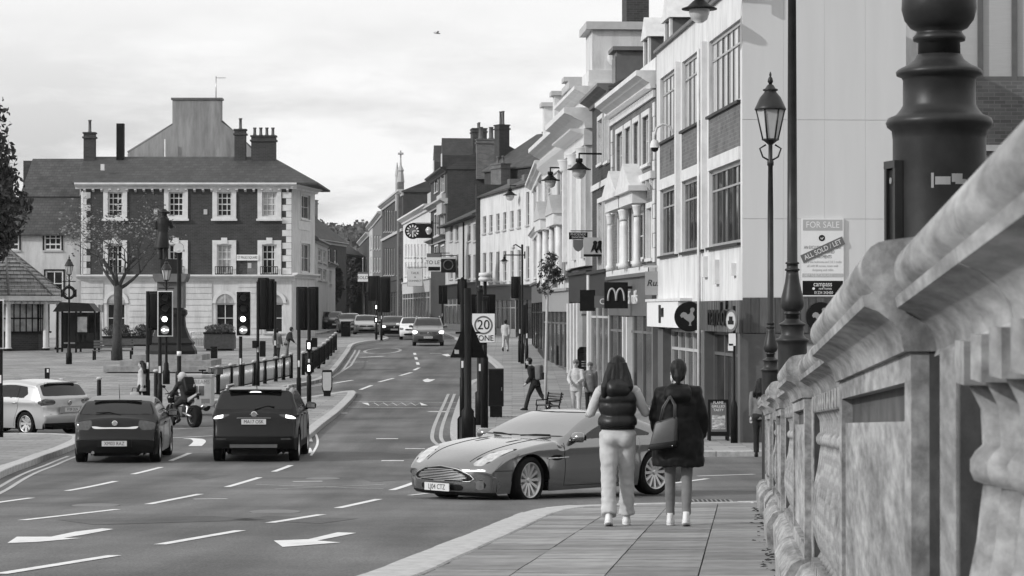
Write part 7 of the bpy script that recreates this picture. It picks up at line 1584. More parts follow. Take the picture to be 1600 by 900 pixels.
MB().box(-2.185, -2.15, -.5, .5, .33, .40).build('skid_plate', M['shopgrey'], t)
for sg in (1, -1): MB().box(-2.178, -2.16, sg * .68 - .1, sg * .68 + .1, .5, .53).build('reflector', M['tail'], t)

# ---- pale hatchback at the left edge
PG = dict(paint='car_silver', hw=.89, belt=.95, tum=.2, xf=.16, xr=.1, wf=1.29, wr=-1.29, wrad=.318, flare=.02, shoulder=.015, spokes=8, wstyle='single', gap=.05, sill=.2,
 prof=[(1.95, .2, .06, .14, 'fb'), (2.05, .45, .08, .16, 'fb'), (2.0, .68, .08, .14, 'fb'), (1.8, .8, .1, .07, 'hood'), (1.25, .95, .1, .04, 'hood'), (.85, 1.02, .1, .03, 'ws'), (.2, 1.38, .12, .05, 'ws'), (-.15, 1.46, .12, .04, 'roof'), (-.8, 1.48, .12, .03, 'roof'), (-1.5, 1.42, .12, .04, 'roof'), (-1.68, 1.37, .11, .06, 'rg'), (-1.95, 1.04, .1, .08, 'rg'), (-2.0, .97, .08, .1, 'tail'), (-2.04, .8, .07, .11, 'tail'), (-2.06, .66, .07, .11, 'tail'), (-2.11, .58, .06, .11, 'bump'), (-2.12, .45, .07, .11, 'bump'), (-2.05, .26, .05, .11, 'bump')],
 mats=dict(rear_window='autoglass', windscreen='autoglass', side_window='autoglass', tail_lamp='tail', lower_bumper='plastic', seal='plastic', bump_strip='shopgrey'))
SWG = [(.68, 1.02), (.2, 1.3), (-.1, 1.375), (-.9, 1.38), (-1.25, 1.3), (-1.35, 1.1), (-1.2, 1.0)]
def tg(seg, x, y, z, q):
    v = abs(y)
    if seg == 'rg': return 'rear_window' if 1.05 < z < 1.36 and q < .78 else 'body'
    if seg == 'ws': return 'windscreen' if z > 1.03 and q < .75 else 'body'
    if x < -1.7:
        if ((v - .70) / .26) ** 2 + ((z - .89) / .085) ** 2 < 1 or (v > .7 and .80 < z < .97): return ('tail_lamp', y > 0)
        if z < .36: return 'lower_bumper'
        if .575 < z < .59: return 'bump_strip'
    return 'body'
def sg_(x, y, z):
    if inpoly((x, z), SWG) and not (-.32 < x < -.24) and not (-1.02 < x < -.98): return ('side_window', y > 0, x > -.3, x > -1)
    if inpoly((x, z), grow(SWG, .022)): return ('seal', y > 0)
    if ((x + 2.0) / .25) ** 2 + ((z - .885) / .085) ** 2 < 1: return ('tail_lamp', y > 0)
    return 'body'
PG.update(top=tg, side=sg_, seams=[[(.8, .95), (.82, .25)], [(-.28, 1.0), (-.3, .25)], [(-1.05, 1.0), (-1.02, .75), (-.9, .45), (-.85, .25)]])
g_ = gnd(40, 681); hd = R(90 + 54); ax = Vector((math.cos(hd), math.sin(hd))); lf = Vector((-ax.y, ax.x)); o_ = Vector((g_.x, g_.y)) + ax * 1.29 - lf * .87
t, I = car('pale_hatchback', 'shiny pale silver five door hatchback at the left edge, seen from its rear corner', (o_.x, o_.y, G(o_.y)), hd, PG)
plate(t, -2.13, .69, 'FY09 OLN', False); badge(t, -2.055, .87, r=.06); mirror(t, .55, .98, 1.03, M['car_silver']); handles(t, I['W'], (-.1, -.9), .87, M['car_silver']); MB().box(-2.135, -2.105, -.4, .4, .61, .77).build('plate_recess', M['car_mid'], t)
MB().box(-1.74, -1.64, -.55, .55, 1.375, 1.405).build('spoiler_lip', M['car_silver'], t)

# ---- silver grand tourer crossing the junction
PV = dict(paint='car_sport', hw=.935, belt=.85, tum=.30, xf=.17, xr=.08, wf=1.345, wr=-1.345, wrad=.343, flare=.05, shoulder=.015, spokes=12, wstyle='sport', gap=.04, sill=.17, steer=R(10), res=.022, wwd=.255, tn=60, kn=50,
 prof=[(2.15, .13, .05, .20, 'fb'), (2.26, .19, .06, .24, 'fb'), (2.285, .32, .07, .25, 'fb'), (2.275, .46, .08, .24, 'fb'), (2.22, .575, .09, .19, 'fb'), (2.07, .665, .10, .10, 'hood'), (1.75, .775, .075, .035, 'hood'), (1.3, .86, .075, .03, 'hood'), (.85, .91, .08, .03, 'hood'), (.68, .93, .14, .05, 'ws'), (.25, 1.14, .14, .07, 'ws'), (-.1, 1.26, .15, .06, 'ws'), (-.35, 1.30, .15, .05, 'roof'), (-.75, 1.295, .15, .05, 'roof'), (-1.1, 1.22, .15, .06, 'rg'), (-1.6, 1.05, .14, .07, 'rg'), (-1.85, .985, .12, .08, 'tail'), (-2.15, .95, .08, .12, 'tail'), (-2.28, .88, .07, .18, 'tail'), (-2.32, .65, .08, .2, 'bump'), (-2.3, .4, .08, .2, 'bump'), (-2.2, .22, .06, .18, 'bump')],
 mats=dict(rear_window='autoglass', windscreen='paleglass', side_window='autoglass', tail_lamp='tail', head_lamp='headl2', grille='plastic', lower_intake='plastic', seal='plastic', fog_lamp='headl', side_vent='plastic', vent_bar='chrome', bonnet_vent='plastic', splitter='plastic'))
SWV = [(.52, .90), (.1, 1.08), (-.25, 1.185), (-.65, 1.195), (-1.0, 1.12), (-1.28, .98), (-1.2, .915)]
def lampv(x, y, z, g=1.0):
    v = abs(y); a = x - 1.86; b_ = v - (.70 - a * .35); return (a / .30) ** 2 + (b_ / .11) ** 2 < g * g and .57 < z < .82
GRV = [(0, .545), (.34, .53), (.56, .45), (.62, .385), (.55, .35), (0, .335)]
def tv(seg, x, y, z, q):
    v = abs(y)
    if x > 1.3 and lampv(x, y, z): return ('head_lamp', y > 0)
    if x > 1.3 and lampv(x, y, z, 1.16): return ('lamp_surround', y > 0)
    if seg == 'fb':
        if inpoly((v, z), GRV): return 'grille'
        if z < .19: return 'splitter'
        if .20 < z < .305 and v < .44 and abs(v) > 0: return 'lower_intake'
        if (v - .70) ** 2 + (z - .30) ** 2 < .066 ** 2: return ('fog_lamp', y > 0)
        if (v - .70) ** 2 + (z - .30) ** 2 < .083 ** 2: return ('fog_surround', y > 0)
    if seg == 'ws' and .955 < z < 1.262 and q < .72: return 'windscreen'
    if seg == 'ws' and .94 < z < 1.275 and q < .75: return 'screen_seal'
    if seg == 'hood' and .95 < x < 1.25 and abs(v - .34) < .045: return ('bonnet_vent', y > 0)
    if seg == 'rg' and v < .5: return 'rear_window'
    if x < -2.1 and .68 < z < .82 and v > .55: return ('tail_lamp', y > 0)
    return 'body'
def sv(x, y, z):
    if x > 1.3 and lampv(x, y, z): return ('head_lamp', y > 0)
    if x > 1.3 and lampv(x, y, z, 1.16): return ('lamp_surround', y > 0)
    if inpoly((x, z), SWV): return ('side_window', y > 0)
    if inpoly((x, z), grow(SWV, .02)): return ('seal', y > 0)
    if x > 1.8 and (abs(x - 2.0) / .09) ** 2 + ((z - .30) / .066) ** 2 < 1: return ('fog_lamp', y > 0)
    if ((x - .80) / .14) ** 2 + ((z - .655) / .042) ** 2 < 1: return ('side_vent', y > 0)
    return 'body'
PV.update(top=tv, side=sv, seams=[[(.66, .86), (.62, .55), (.64, .24), (-.55, .22), (-.75, .45), (-.72, .86)], [(2.0, .50), (1.72, .50)]])
g_ = gnd(823, 780); ax = Vector((-.714, -.70)).normalized(); lf = Vector((-ax.y, ax.x)); o_ = Vector((g_.x, g_.y)) - ax * 1.345 - lf * .86
t, I = car('sports_coupe', 'low silver grand touring coupe with wide slatted grille crossing the junction, plate LJ04 CTZ', (o_.x, o_.y, G(o_.y)), math.atan2(ax.y, ax.x), PV)
plate(t, 2.315, .255, 'LJ04 CTZ', True); mirror(t, .42, 1.0, .935, M['car_sport'])
for k in range(7):                                            # bright grille slats
    z = .355 + k * .027; i = I['zrow'](z, 2.0, 2.4); hwz = {0: .46, 1: .52, 2: .53, 3: .50, 4: .45, 5: .38, 6: .28}[k]
    l = [p for p in (I['surf'](i, q / 40 * .72 / .72) for q in range(-40, 41)) if abs(p.y) < hwz]; MB().tube([p + Vector((.006, 0, 0)) for p in l], .0055, 5).build('grille_slat', M['alu'], t)
l = []
for v, z in [(-.62, .385), (-.56, .45), (-.34, .53), (0, .548), (.34, .53), (.56, .45), (.62, .385), (.55, .348), (0, .332), (-.55, .348), (-.62, .385)]:
    i = I['zrow'](z, 2.0, 2.4); best = min((I['surf'](i, q / 100) for q in range(-100, 101)), key=lambda p: abs(p.y - v)); l.append(best + Vector((.006, 0, 0)))
MB().tube(l, .011, 6).build('grille_surround', M['steel'], t)
for sg in (1, -1):
    MB().tube([(1.0, sg * (I['W'](1.0, .648) + .008), .648), (.8, sg * (I['W'](.8, .65) + .012), .648), (.56, sg * (I['W'](.56, .65) + .006), .65)], .009, 6).build('vent_strake', M['chrome'], t)
    MB().tube([(.72, sg * .1, .945), (.66, sg * .35, .965), (.6, sg * .6, .965)], .01, 5).build('wiper', M['plastic'], t)
    MB().ball((1.86, sg * .69, .665), .062, 12).build('projector_lamp', M['chrome'], t)
    MB().disc((2.03, sg * .735, .30), .03, 'x', .04, 14).build('fog_bulb', M['chrome'], t)
MB().box(.35, .5, .93, .99, .87, .915).build('mirror_foot', M['plastic'], t)
handles(t, I['W'], (-.55,), .74, M['car_sport'])
# character creases along the bonnet
for sg in (1, -1):
    l = [I['surf'](i, sg * .42) + Vector((0, 0, .002)) for i in range(I['n']) if .75 < I['pts'][i][0] < 2.12 and I['pts'][i][1] > .6]; MB().tube(l[::3], .004, 5).build('bonnet_seam', M['plastic'], t)

# ---- cars farther down the street, facing the camera
def far_car(label, px, py, width, heading_deg, paint, h=1.5, lit=True, suv=False, plate_s=None, L=4.3):
    g_ = gnd(px, py); hd = R(heading_deg); ax = Vector((math.cos(hd), math.sin(hd))); o_ = Vector((g_.x, g_.y)) - ax * (L / 2 - .1)
    k = h / 1.5; b_ = .98 * k; w2 = width / 2
    P = dict(paint=paint, hw=w2, belt=b_, tum=.2, xf=.16, xr=.12, wf=1.3, wr=-1.3, wrad=.33 if not suv else .36, flare=.02, spokes=5, wstyle='single', res=.05, tn=28, kn=22, sill=.2 if not suv else .27, group='cars farther along the street',
      prof=[(1.95, .22, .06, .14, 'fb'), (2.07, .42, .08, .16, 'fb'), (2.05, .66 * k, .08, .14, 'fb'), (1.9, .82 * k, .1, .07, 'hood'), (1.3, .97 * k, .1, .04, 'hood'), (.9, 1.03 * k, .1, .03, 'ws'), (.25, 1.4 * k, .12, .05, 'ws'), (-.15, 1.48 * k, .12, .04, 'roof'), (-1.0, 1.49 * k, .12, .03, 'roof'), (-1.6, 1.4 * k, .12, .05, 'rg'), (-1.98, 1.0 * k, .1, .08, 'tail'), (-2.08, .7 * k, .08, .1, 'tail'), (-2.1, .45, .07, .1, 'bump'), (-2.0, .25, .05, .1, 'bump')],
      mats=dict(windscreen='autoglass', rear_window='autoglass', side_window='autoglass', head_lamp='carlamp' if lit else 'headl', grille='plastic', lower_intake='plastic'))
    sw = [(.7, 1.04 * k), (.2, 1.34 * k), (-.1, 1.4 * k), (-1.2, 1.38 * k), (-1.45, 1.2 * k), (-1.4, 1.02 * k)]
    def tf(seg, x, y, z, q):
        v = abs(y)
        if seg == 'ws' and z > 1.06 * k and q < .75: return 'windscreen'
        if seg == 'rg' and v < w2 * .7 and z > 1.05 * k: return 'rear_window'
        if x > 1.6:
            if .64 * k < z < .79 * k and w2 * .64 < v: return ('head_lamp', y > 0)
            if .60 * k < z < .72 * k and v < w2 * .6: return 'grille'
            if .27 < z < .42 and v < w2 * .7: return 'lower_intake'
        return 'body'
    def sf(x, y, z):
        if inpoly((x, z), sw): return ('side_window', y > 0)
        if x > 1.72 and .66 * k < z < .8 * k: return ('head_lamp', y > 0)
        return 'body'
    P.update(top=tf, side=sf); t, I = car('parked_car' if not plate_s else 'approaching_car', label, (o_.x, o_.y, G(o_.y)), hd, P)
    plate(t, 2.085, .5, plate_s or '', True); mirror(t, .6, w2 + .1, 1.02 * k, M[paint]); badge(t, 2.06, .67 * k, True, .06)
    if suv: [MB().tube([(.2, sg * w2 * .72, 1.5 * k), (.1, sg * w2 * .73, 1.55 * k), (-1.2, sg * w2 * .73, 1.55 * k), (-1.3, sg * w2 * .72, 1.5 * k)], .025, 6).build('roof_rail', M['alu'], t) for sg in (1, -1)]
    if suv:
        for z in (.635, .67): MB().box(2.055, 2.075, -.5, .5, z * k, z * k + .02).build('grille_bar', M['chrome'], t)
    return t
far_car('dark grey sport utility car driving toward the camera with headlamps lit', 669, 541, 1.85, 272, 'car_grey', 1.68, True, True, 'WL14 UHP')
far_car('white car half hidden behind the dark sport utility car', 645, 531, 1.8, 272, 'car_white', 1.5, False, False, None)
far_car('black car with one bright headlamp queueing behind the white car', 616, 526, 1.8, 274, 'car_black', 1.48, True)
far_car('silver saloon parked nearest among the left hand row', 573, 524, 1.85, 275, 'car_mid', 1.5, False)
far_car('dark grey car parked second in the left hand row, behind the bin', 548, 520.5, 1.85, 277, 'car_grey', 1.55, False)
far_car('dark car with pale windscreen parked last at the far left of the row', 524, 516.5, 1.85, 279, 'car_black', 1.6, False)

# ================================================================ PEOPLE
from mathutils import noise
def blob(name, mb, m, parent, voxel, it=3, fn=None):
    o = mb.build(name, m, parent); baked(o, [('REMESH', dict(mode='VOXEL', voxel_size=voxel)), ('SMOOTH', dict(iterations=it, factor=.5))])
    if fn:
        me = o.data; ns = [v.normal.copy() for v in me.vertices]
        for v, nn in zip(me.vertices, ns): v.co += nn * fn(v.co)
        me.update()
    return o
def folds(a=.008, s=7): return lambda c: a * (noise.noise(Vector((c.x * s, c.y * s, c.z * s * .7))) + .5 * noise.noise(Vector((c.x * s * 2.3, c.y * s * 2.3, c.z * s * 2))))
def creases(a):                                           # sagging cross folds, strongest at knee and ankle
    return lambda c: a * (abs(noise.noise(Vector((c.x * 5, c.y * 5, c.z * 11)))) * -1.3 + .3 + .5 * noise.noise(Vector((c.x * 16, c.y * 16, c.z * 22)))) * (.35 + .65 * max(0, 1 - c.z / .75))
def quilt(a=.02, step=.11, z0=0.0, fa=.006):
    f = folds(fa, 9)
    return lambda c: a * (abs(math.sin(math.pi * (c.z - z0 + .012 * noise.noise(c * 6)) / step)) ** .55 - .75) + f(c)
def figure(label, loc, rz, H=1.7, legs=((12, 6), (-14, 18)), arms=((-8, 6, 15), (12, 6, 20)), lean=0, turn=0, top='darkclo', tr='darkclo', hair='hair', hairlen=0, shoe='black', hem=.86, coat=0, hat=None, voxel=.018, build=1.0, sleeves=None, fore=(0, 0), face=False, tfn=None, trw=1.0, stance=0, name='person', drop=True, group=None, topw=1.0, bare=False):
    """local +y is the way the person faces; legs: (hip flexion, knee flexion) left, right; arms: (raise, out, elbow) left, right"""
    k = H / 1.775; t = thing(name, label, 'person', loc, rz, group); V = lambda *a: Vector(a)
    def rot(p, a, piv): c, s_ = math.cos(a), math.sin(a); q = p - piv; return piv + V(q.x, q.y * c + q.z * s_, -q.y * s_ + q.z * c)
    la = R(lean); piv = V(0, 0, .92)
    hips = []; 
    for sx_, (h, kn) in zip((-1, 1), legs):
        hp = V(sx_ * .088, 0, .9); a = R(h); kn_ = hp + V(sx_ * (.01 + stance), math.sin(a), -math.cos(a)) * .43; b_ = R(h - kn); an = kn_ + V(0, math.sin(b_), -math.cos(b_)) * .41; hips.append((hp, kn_, an, R(h - kn)))
    low = min(x_[2].z - (.085 if x_[3] > -.25 else .085 + .10 * min(1, -x_[3])) for x_ in hips) if drop else 0
    up = V(0, 0, -low); hips = [(a + up, b_ + up, c + up, d) for a, b_, c, d in hips]; piv = piv + up
    def U(p): return rot(p + up, la, piv)                     # upper body points, leaning about the pelvis
    S_ = lambda p: p * k
    arm = []
    for i, (sx_, (ra, ou, el)) in enumerate(zip((-1, 1), arms)):
        s0 = V(sx_ * .175 * build, 0, 1.375); d1 = V(sx_ * math.sin(R(ou)), math.sin(R(ra)) * math.cos(R(ou)), -math.cos(R(ra)) * math.cos(R(ou))); e = s0 + d1 * .275; f_ = R(fore[i]); d2 = V(sx_ * math.sin(f_), math.sin(R(ra + el)) * math.cos(f_), -math.cos(R(ra + el)) * math.cos(f_)); wst = e + d2 * .24; hd = wst + d2 * .09; arm.append([U(q) for q in (s0, e, wst, hd)] + [d2, sx_])
    # body: one continuous surface
    mb = MB(); T = lambda pts, r, n=10: mb.tube([S_(p) for p in pts], [q * k for q in r], n)
    for hp, kn_, an, an_a in hips:
        T([hp, hp.lerp(kn_, .5), kn_, kn_.lerp(an, .35), an], [.08, .07, .052, .054, .036]); fd = V(0, math.cos(an_a * .6), math.sin(an_a * .6)); T([an + V(0, -.03, -.03), an + fd * .08 - V(0, 0, .05), an + fd * .17 - V(0, 0, .06)], [.036, .035, .022])
    T([U(V(0, 0, .88)), U(V(0, 0, 1.0)), U(V(0, .01, 1.15)), U(V(0, .0, 1.3)), U(V(0, -.01, 1.38))], [.125 * build, .115 * build, .12 * build, .13 * build, .09], 14); T([U(V(0, -.01, 1.36)), U(V(0, .0, 1.45)), U(V(0, .01, 1.5))], [.065, .055, .055])
    for s0, e, wst, hd, d2, sx_ in arm:
        T([U(V(sx_ * .05, 0, 1.36)), s0, s0.lerp(e, .5), e, e.lerp(wst, .35), wst], [.06, .055, .045, .04, .038, .026])
        sd = V(1, 0, 0) if abs(d2.x) < .8 else V(0, 1, 0); ac = d2.cross(sd).normalized()
        T([wst, wst + d2 * .05, wst + d2 * .085], [.027, .038, .034], 8)
        for q, ln in ((-.030, .062), (-.010, .075), (.010, .07), (.030, .055)):
            b0 = wst + d2 * .085 + sd * q; T([b0, b0 + d2 * ln * .55 + ac * .006, b0 + d2 * ln * .9 + ac * .022], [.0095, .009, .0075], 6)
        b0 = wst + d2 * .03 + sd * (-.03 * sx_); T([b0, b0 + d2 * .035 - sd * .025 * sx_, b0 + d2 * .065 - sd * .03 * sx_ + ac * .01], [.012, .011, .009], 6)
    hc = U(V(0, .025, 1.60)); tn_ = R(turn); hf = V(-math.sin(tn_), math.cos(tn_), 0); hr = V(math.cos(tn_), math.sin(tn_), 0)
    mb.ball(S_(hc), .092 * k, 16, .84, 1.02, 1.24); mb.ball(S_(hc + hf * .03 - V(0, 0, .07)), .052 * k, 12, 1, 1, .9); mb.ball(S_(hc + hf * .098 - V(0, 0, .018)), .016 * k, 8, 1, 1, 1.5)
    for s_ in (-1, 1): mb.ball(S_(hc + hr * s_ * .078 - V(0, 0, .01)), .02 * k, 8, .6, 1, 1.5)
    blob('body', mb, M['skin'], t, max(.007, voxel * .5) if voxel < .02 else voxel * .7, 2)
    if face:
        for s_ in (-1, 1): MB().ball(S_(hc + hf * .088 + hr * s_ * .032 + V(0, 0, .008)), .011 * k, 8).build('eye', M['hair'], t)
        q = S_(hc + hf * .084 - V(0, 0, .062)); MB().cbox(q, (.045 * k, .012, .008), tn_).build('mouth', M['midclo'], t)
    # trousers
    if tr:
        mb = MB(); w_ = trw
        for hp, kn_, an, aa in hips: mb.tube([S_(p) for p in (hp + V(0, -.01, .04), hp.lerp(kn_, .3), hp.lerp(kn_, .65), kn_, kn_.lerp(an, .4), kn_.lerp(an, .75), an + V(0, -.01, .0 if trw < 1.15 else -.03))], [q * k for q in (.108, .1, .082 * w_, .07 * w_, .068 * w_, .066 * (w_ ** 1.6), .068 * (w_ ** 2.0))], 14)
        mb.loft([(S_(V(0, 0, .80) + up), .12 * k, .1 * k), (S_(V(0, -.02, .88) + up), .182 * k * build, .13 * k), (S_(V(0, -.015, .96) + up), .168 * k * build, .118 * k), (S_(V(0, 0, 1.06) + up), .136 * k * build, .1 * k)])
        for s_ in (-1, 1): mb.ball(S_(V(s_ * .07, -.062, .87) + up), .094 * k, 14)
        blob('trousers', mb, M[tr], t, voxel, 5, creases(.016 if trw > 1.1 else .006))
    # shoes
    for hp, kn_, an, aa in hips:
        q = link('shoe', None, t, S_(an), (aa * .75 if aa < 0 else aa * .5, 0, 0)); mb = MB(); mb.loft([((0, .035 * k, -.085 * k), .042 * k, .125 * k, .8), ((0, .035 * k, -.06 * k), .045 * k, .13 * k, .8), ((0, .025 * k, -.035 * k), .04 * k, .11 * k), ((0, -.015 * k, .0), .036 * k, .055 * k), ((0, -.02 * k, .035 * k), .036 * k, .045 * k)]); mb.build('upper', M[shoe], q); MB().loft([((0, .035 * k, -.095 * k), .043 * k, .128 * k, .8), ((0, .035 * k, -.078 * k), .046 * k, .132 * k, .8)]).build('sole', M['trim' if shoe == 'shoe' else 'rubber'], q)
    # top garment with sleeves
    if top:
        mb = MB(); tw = topw * build; hz = hem
        rings = [(U(V(0, -.01, hz)), .18 * tw + coat * .02, .135 * tw + coat * .03), (U(V(0, -.005, (hz + 1.1) / 2)), .178 * tw + coat * .02, .135 * tw + coat * .025), (U(V(0, 0, 1.12)), .165 * tw, .13 * tw), (U(V(0, -.005, 1.27)), .185 * (1 + (tw - 1) * .6), .142 * (1 + (tw - 1) * .8)), (U(V(0, -.01, 1.38)), .155 * (1 + (tw - 1) * .3), .115 * (1 + (tw - 1) * .6)), (U(V(0, -.01, 1.44)), .1, .085), (U(V(0, 0, 1.47)), .068, .068)]
        mb.loft([(S_(c), a * k, b_ * k) for c, a, b_ in rings])
        if not bare:
            for s0, e, wst, hd, d2, sx_ in arm: mb.tube([S_(p) for p in (U(V(sx_ * .09, -.01, 1.36)), s0, s0.lerp(e, .5), e, e.lerp(wst, .5), wst)], [q * k * (1 + (topw - 1) * .4) for q in (.09, .083, .07, .062, .055, .047)], 12)
        blob('jacket', mb, M[top], t, voxel, 2, tfn or folds(.007, 8))
        if bare and sleeves:
            for s0, e, wst, hd, d2, sx_ in arm: mb = MB(); mb.tube([S_(p) for p in (s0, s0.lerp(e, .5), e, e.lerp(wst, .5), wst)], [q * k for q in (.06, .057, .05, .047, .04)], 12); mb.ball(S_(e), .051 * k, 10); blob('sleeve', mb, M[sleeves], t, .012, 2, folds(.005, 14))
    # hair or hat
    if hat == 'helmet':
        mb = MB(); mb.ball(S_(hc + V(0, 0, .01)), .135 * k, 18, .92, 1.08, 1.05); mb.ball(S_(hc + hf * .06 - V(0, 0, .06)), .09 * k, 14); blob('helmet', mb, M['trimgrey'], t, .014, 3); mb = MB(); mb.ball(S_(hc + hf * .05 + V(0, 0, .015)), .118 * k, 16, .95, .98, .5); mb.build('visor', M['blackg'], t)
    else:
        hm = M[hair]; mb = MB(); mb.ball(S_(hc - hf * .022 + V(0, 0, .028)), .1 * k, 16, .9, 1.0, 1.1); mb.ball(S_(hc - hf * .045 - V(0, 0, .03)), .078 * k, 14, 1, .8, 1.1)
        if hairlen == 1: mb.tube([S_(p) for p in (hc - hf * .08 + V(0, 0, .02), hc - hf * .11 - V(0, 0, .06), hc - hf * .115 - V(0, 0, .14))], [.045 * k, .04 * k, .02 * k], 10)
        if hairlen == 2:
            bk = hc - hf * .075
            for dx, l in ((-.075, .30), (-.035, .34), (0, .30), (.04, .26), (.07, .24)): mb.tube([S_(bk + hr * dx * .7 + V(0, 0, .05)), S_(bk + hr * dx * 1.2 - hf * .03 - V(0, 0, .1)), S_(bk + hr * dx * 1.7 - hf * .075 - V(0, 0, .2)), S_(bk + hr * (dx * 1.9 - .01) - hf * .07 - V(0, 0, l))], [.05 * k, .06 * k, .05 * k, .018 * k], 10)
        if hat == 'cap':
            blob('hair', mb, hm, t, voxel * .7, 2); mb = MB(); mb.ball(S_(hc + V(0, 0, .045) - hf * .005), .105 * k, 14, .92, 1.05, .85); mb.tube([S_(hc + hf * .06 + V(0, 0, .06)), S_(hc + hf * .15 + V(0, 0, .045))], [.06 * k, .05 * k], 10, fl=.25); blob('cap', mb, M['midclo'], t, voxel * .7, 2)
        else: blob('hair', mb, hm, t, voxel * .6, 1, lambda c: .006 * noise.noise(Vector((c.x * 45, c.y * 45, c.z * 5))))
    t['_k'] = k; info = dict(U=U, S=S_, k=k, up=up, arm=arm, hc=hc, hf=hf, hr=hr); del t['_k']
    return t, info
BR = -BA                                                      # facing along the bridge
# ---- the two women in the foreground
g_ = gnd(965, 821, .12)
t, I = figure('woman in a dark puffer vest and pale wide jeans walking away on the near pavement', g_, BR + R(3), 1.635, legs=((-9, 12), (11, 4)), arms=((22, 22, 62), (20, 24, 70)), top='puffer2', tr='denim', shoe='shoe', hem=1.0, hairlen=2, voxel=.013, bare=True, sleeves='sleeve', fore=(4, 8), trw=1.14, topw=1.14, tfn=quilt(.022, .115, .02))
U, S_, k = I['U'], I['S'], I['k']
mb = MB(); mb.loft([(S_(U(Vector((0, -.10, 1.30)))), .10 * k, .05 * k), (S_(U(Vector((0, -.135, 1.36)))), .135 * k, .075 * k), (S_(U(Vector((0, -.125, 1.44)))), .125 * k, .08 * k), (S_(U(Vector((0, -.09, 1.49)))), .09 * k, .06 * k)]); blob('hood', mb, M['puffer2'], t, .014, 3, folds(.012, 9))
for z0, z1 in ((1.0, 1.035),): mb = MB(); mb.loft([(S_(U(Vector((0, -.005, z0 - .03)))), .178 * k, .14 * k), (S_(U(Vector((0, -.005, z0 + .02)))), .185 * k, .146 * k)]); mb.build('vest_hem', M['puffer'], t)
mb = MB(); mb.loft([(S_(Vector((0, 0, 1.035)) + I['up']), .152 * k, .112 * k), (S_(Vector((0, 0, 1.075)) + I['up']), .148 * k, .108 * k)]); mb.build('waistband', M['denim'], t)
g_ = gnd(1060, 821, .12)
t, I = figure('woman in a long dark padded coat with a grey shoulder bag walking away', g_, BR - R(2), 1.60, legs=((8, 4), (-8, 12)), arms=((4, 14, 30), (2, 15, 25)), top='puffer', tr='greytr', shoe='shoe', hem=.60, hairlen=1, voxel=.014, coat=2.0, topw=1.33, tfn=quilt(.005, .16, .03, .016), trw=.84, fore=(-6, -4))
U, S_, k = I['U'], I['S'], I['k']
mb = MB(); mb.loft([(S_(U(Vector((0, -.12, 1.26)))), .13 * k, .05 * k), (S_(U(Vector((0, -.155, 1.34)))), .155 * k, .08 * k), (S_(U(Vector((0, -.13, 1.42)))), .14 * k, .085 * k), (S_(U(Vector((0, -.06, 1.47)))), .105 * k, .08 * k)]); blob('hood', mb, M['puffer'], t, .016, 3, folds(.014, 8))
mb = MB(); q = S_(I['hc'] - I['hr'] * .07 + I['hf'] * .05 - Vector((0, 0, .07))); mb.ball(q, .03, 10, .6, 1, 1.5); mb.build('face_mask', M['trim'], t)
bag = thing('shoulder_bag', 'grey leather shoulder bag hanging at the left side of the woman in the long coat', 'bag', g_ + Vector((-.155, -.245, .72)), BR + R(-14)); bag.scale = (.84, .84, .84)
mb = MB(); mb.hexa([(-.17, -.07, 0), (.15, -.07, .06), (.15, .07, .06), (-.17, .07, 0), (-.10, -.03, .33), (.16, -.03, .40), (.16, .03, .40), (-.10, .03, .33)]); bevelled(mb, 'bag_body', M['leather'], bag, .03, 3)
mb = MB(); mb.hexa([(-.175, -.074, -.002), (.155, -.074, .058), (.155, .074, .058), (-.175, .074, -.002), (-.16, -.066, .085), (.157, -.066, .135), (.157, .066, .135), (-.16, .066, .085)]); bevelled(mb, 'base_panel', M['black'], bag, .02, 2)
for y in (-.035, .035): MB().tube([(-.04, y, .34), (.0, y * 1.2, .50), (.06, y * .8 + .05, .62), (.12, y * .8 + .04, .52), (.13, y, .38)], .011, 6).build('strap', M['leather'], bag)
for x in (-.15, .12): MB().ball((x, -.076, .02 if x < 0 else .07), .008, 8).build('stud', M['chrome'], bag)
# ---- others
def at_ground(px, py): return gnd(px, py, .12)
figure('woman in a pale coat walking left past the signal posts with a handbag', at_ground(222, 645), R(82), 1.66, legs=((20, 6), (-18, 22)), arms=((-14, 8, 12), (10, 8, 15)), top='paleclo', tr='darkclo', hairlen=2, hem=.72, coat=.6, shoe='black', voxel=.02)
g_ = at_ground(211, 645); hb = thing('handbag', 'pale handbag carried low by the woman walking left past the signal posts', 'bag', g_ + Vector((.02, -.18, .33)), R(10)); bevelled(MB().hexa([(-.22, -.08, 0), (.22, -.08, 0), (.22, .08, 0), (-.22, .08, 0), (-.12, -.04, .32), (.12, -.04, .32), (.12, .04, .32), (-.12, .04, .32)]), 'bag_body', M['trimgrey'], hb, .03, 2); MB().tube([(-.09, 0, .3), (-.06, 0, .44), (.06, 0, .44), (.09, 0, .3)], .014, 6).build('handle', M['leather'], hb)
figure('person in a mid grey coat standing behind the railing', at_ground(433, 566), R(-20), 1.62, legs=((2, 2), (-2, 3)), top='midclo', tr='darkclo', voxel=.03, hem=.7, coat=.6)
figure('person in a dark coat leaning right behind the railing', at_ground(449, 564), R(-70), 1.68, legs=((4, 4), (-6, 6)), lean=18, top='darkclo', tr='midclo', voxel=.03, hem=.75, arms=((35, 8, 30), (25, 8, 30)))
figure('pedestrian in pale clothes walking away up the far right pavement', at_ground(790, 549), R(-8), 1.72, legs=((-16, 24), (16, 6)), top='paleclo', tr='paleclo', voxel=.03, hem=.82, arms=((14, 8, 18), (-10, 8, 12)))
figure('pedestrian in a dark jacket beside the tall slim pole on the far pavement', at_ground(816, 551), R(-5), 1.72, legs=((10, 4), (-10, 14)), top='darkclo', tr='midclo', voxel=.03, hem=.8)
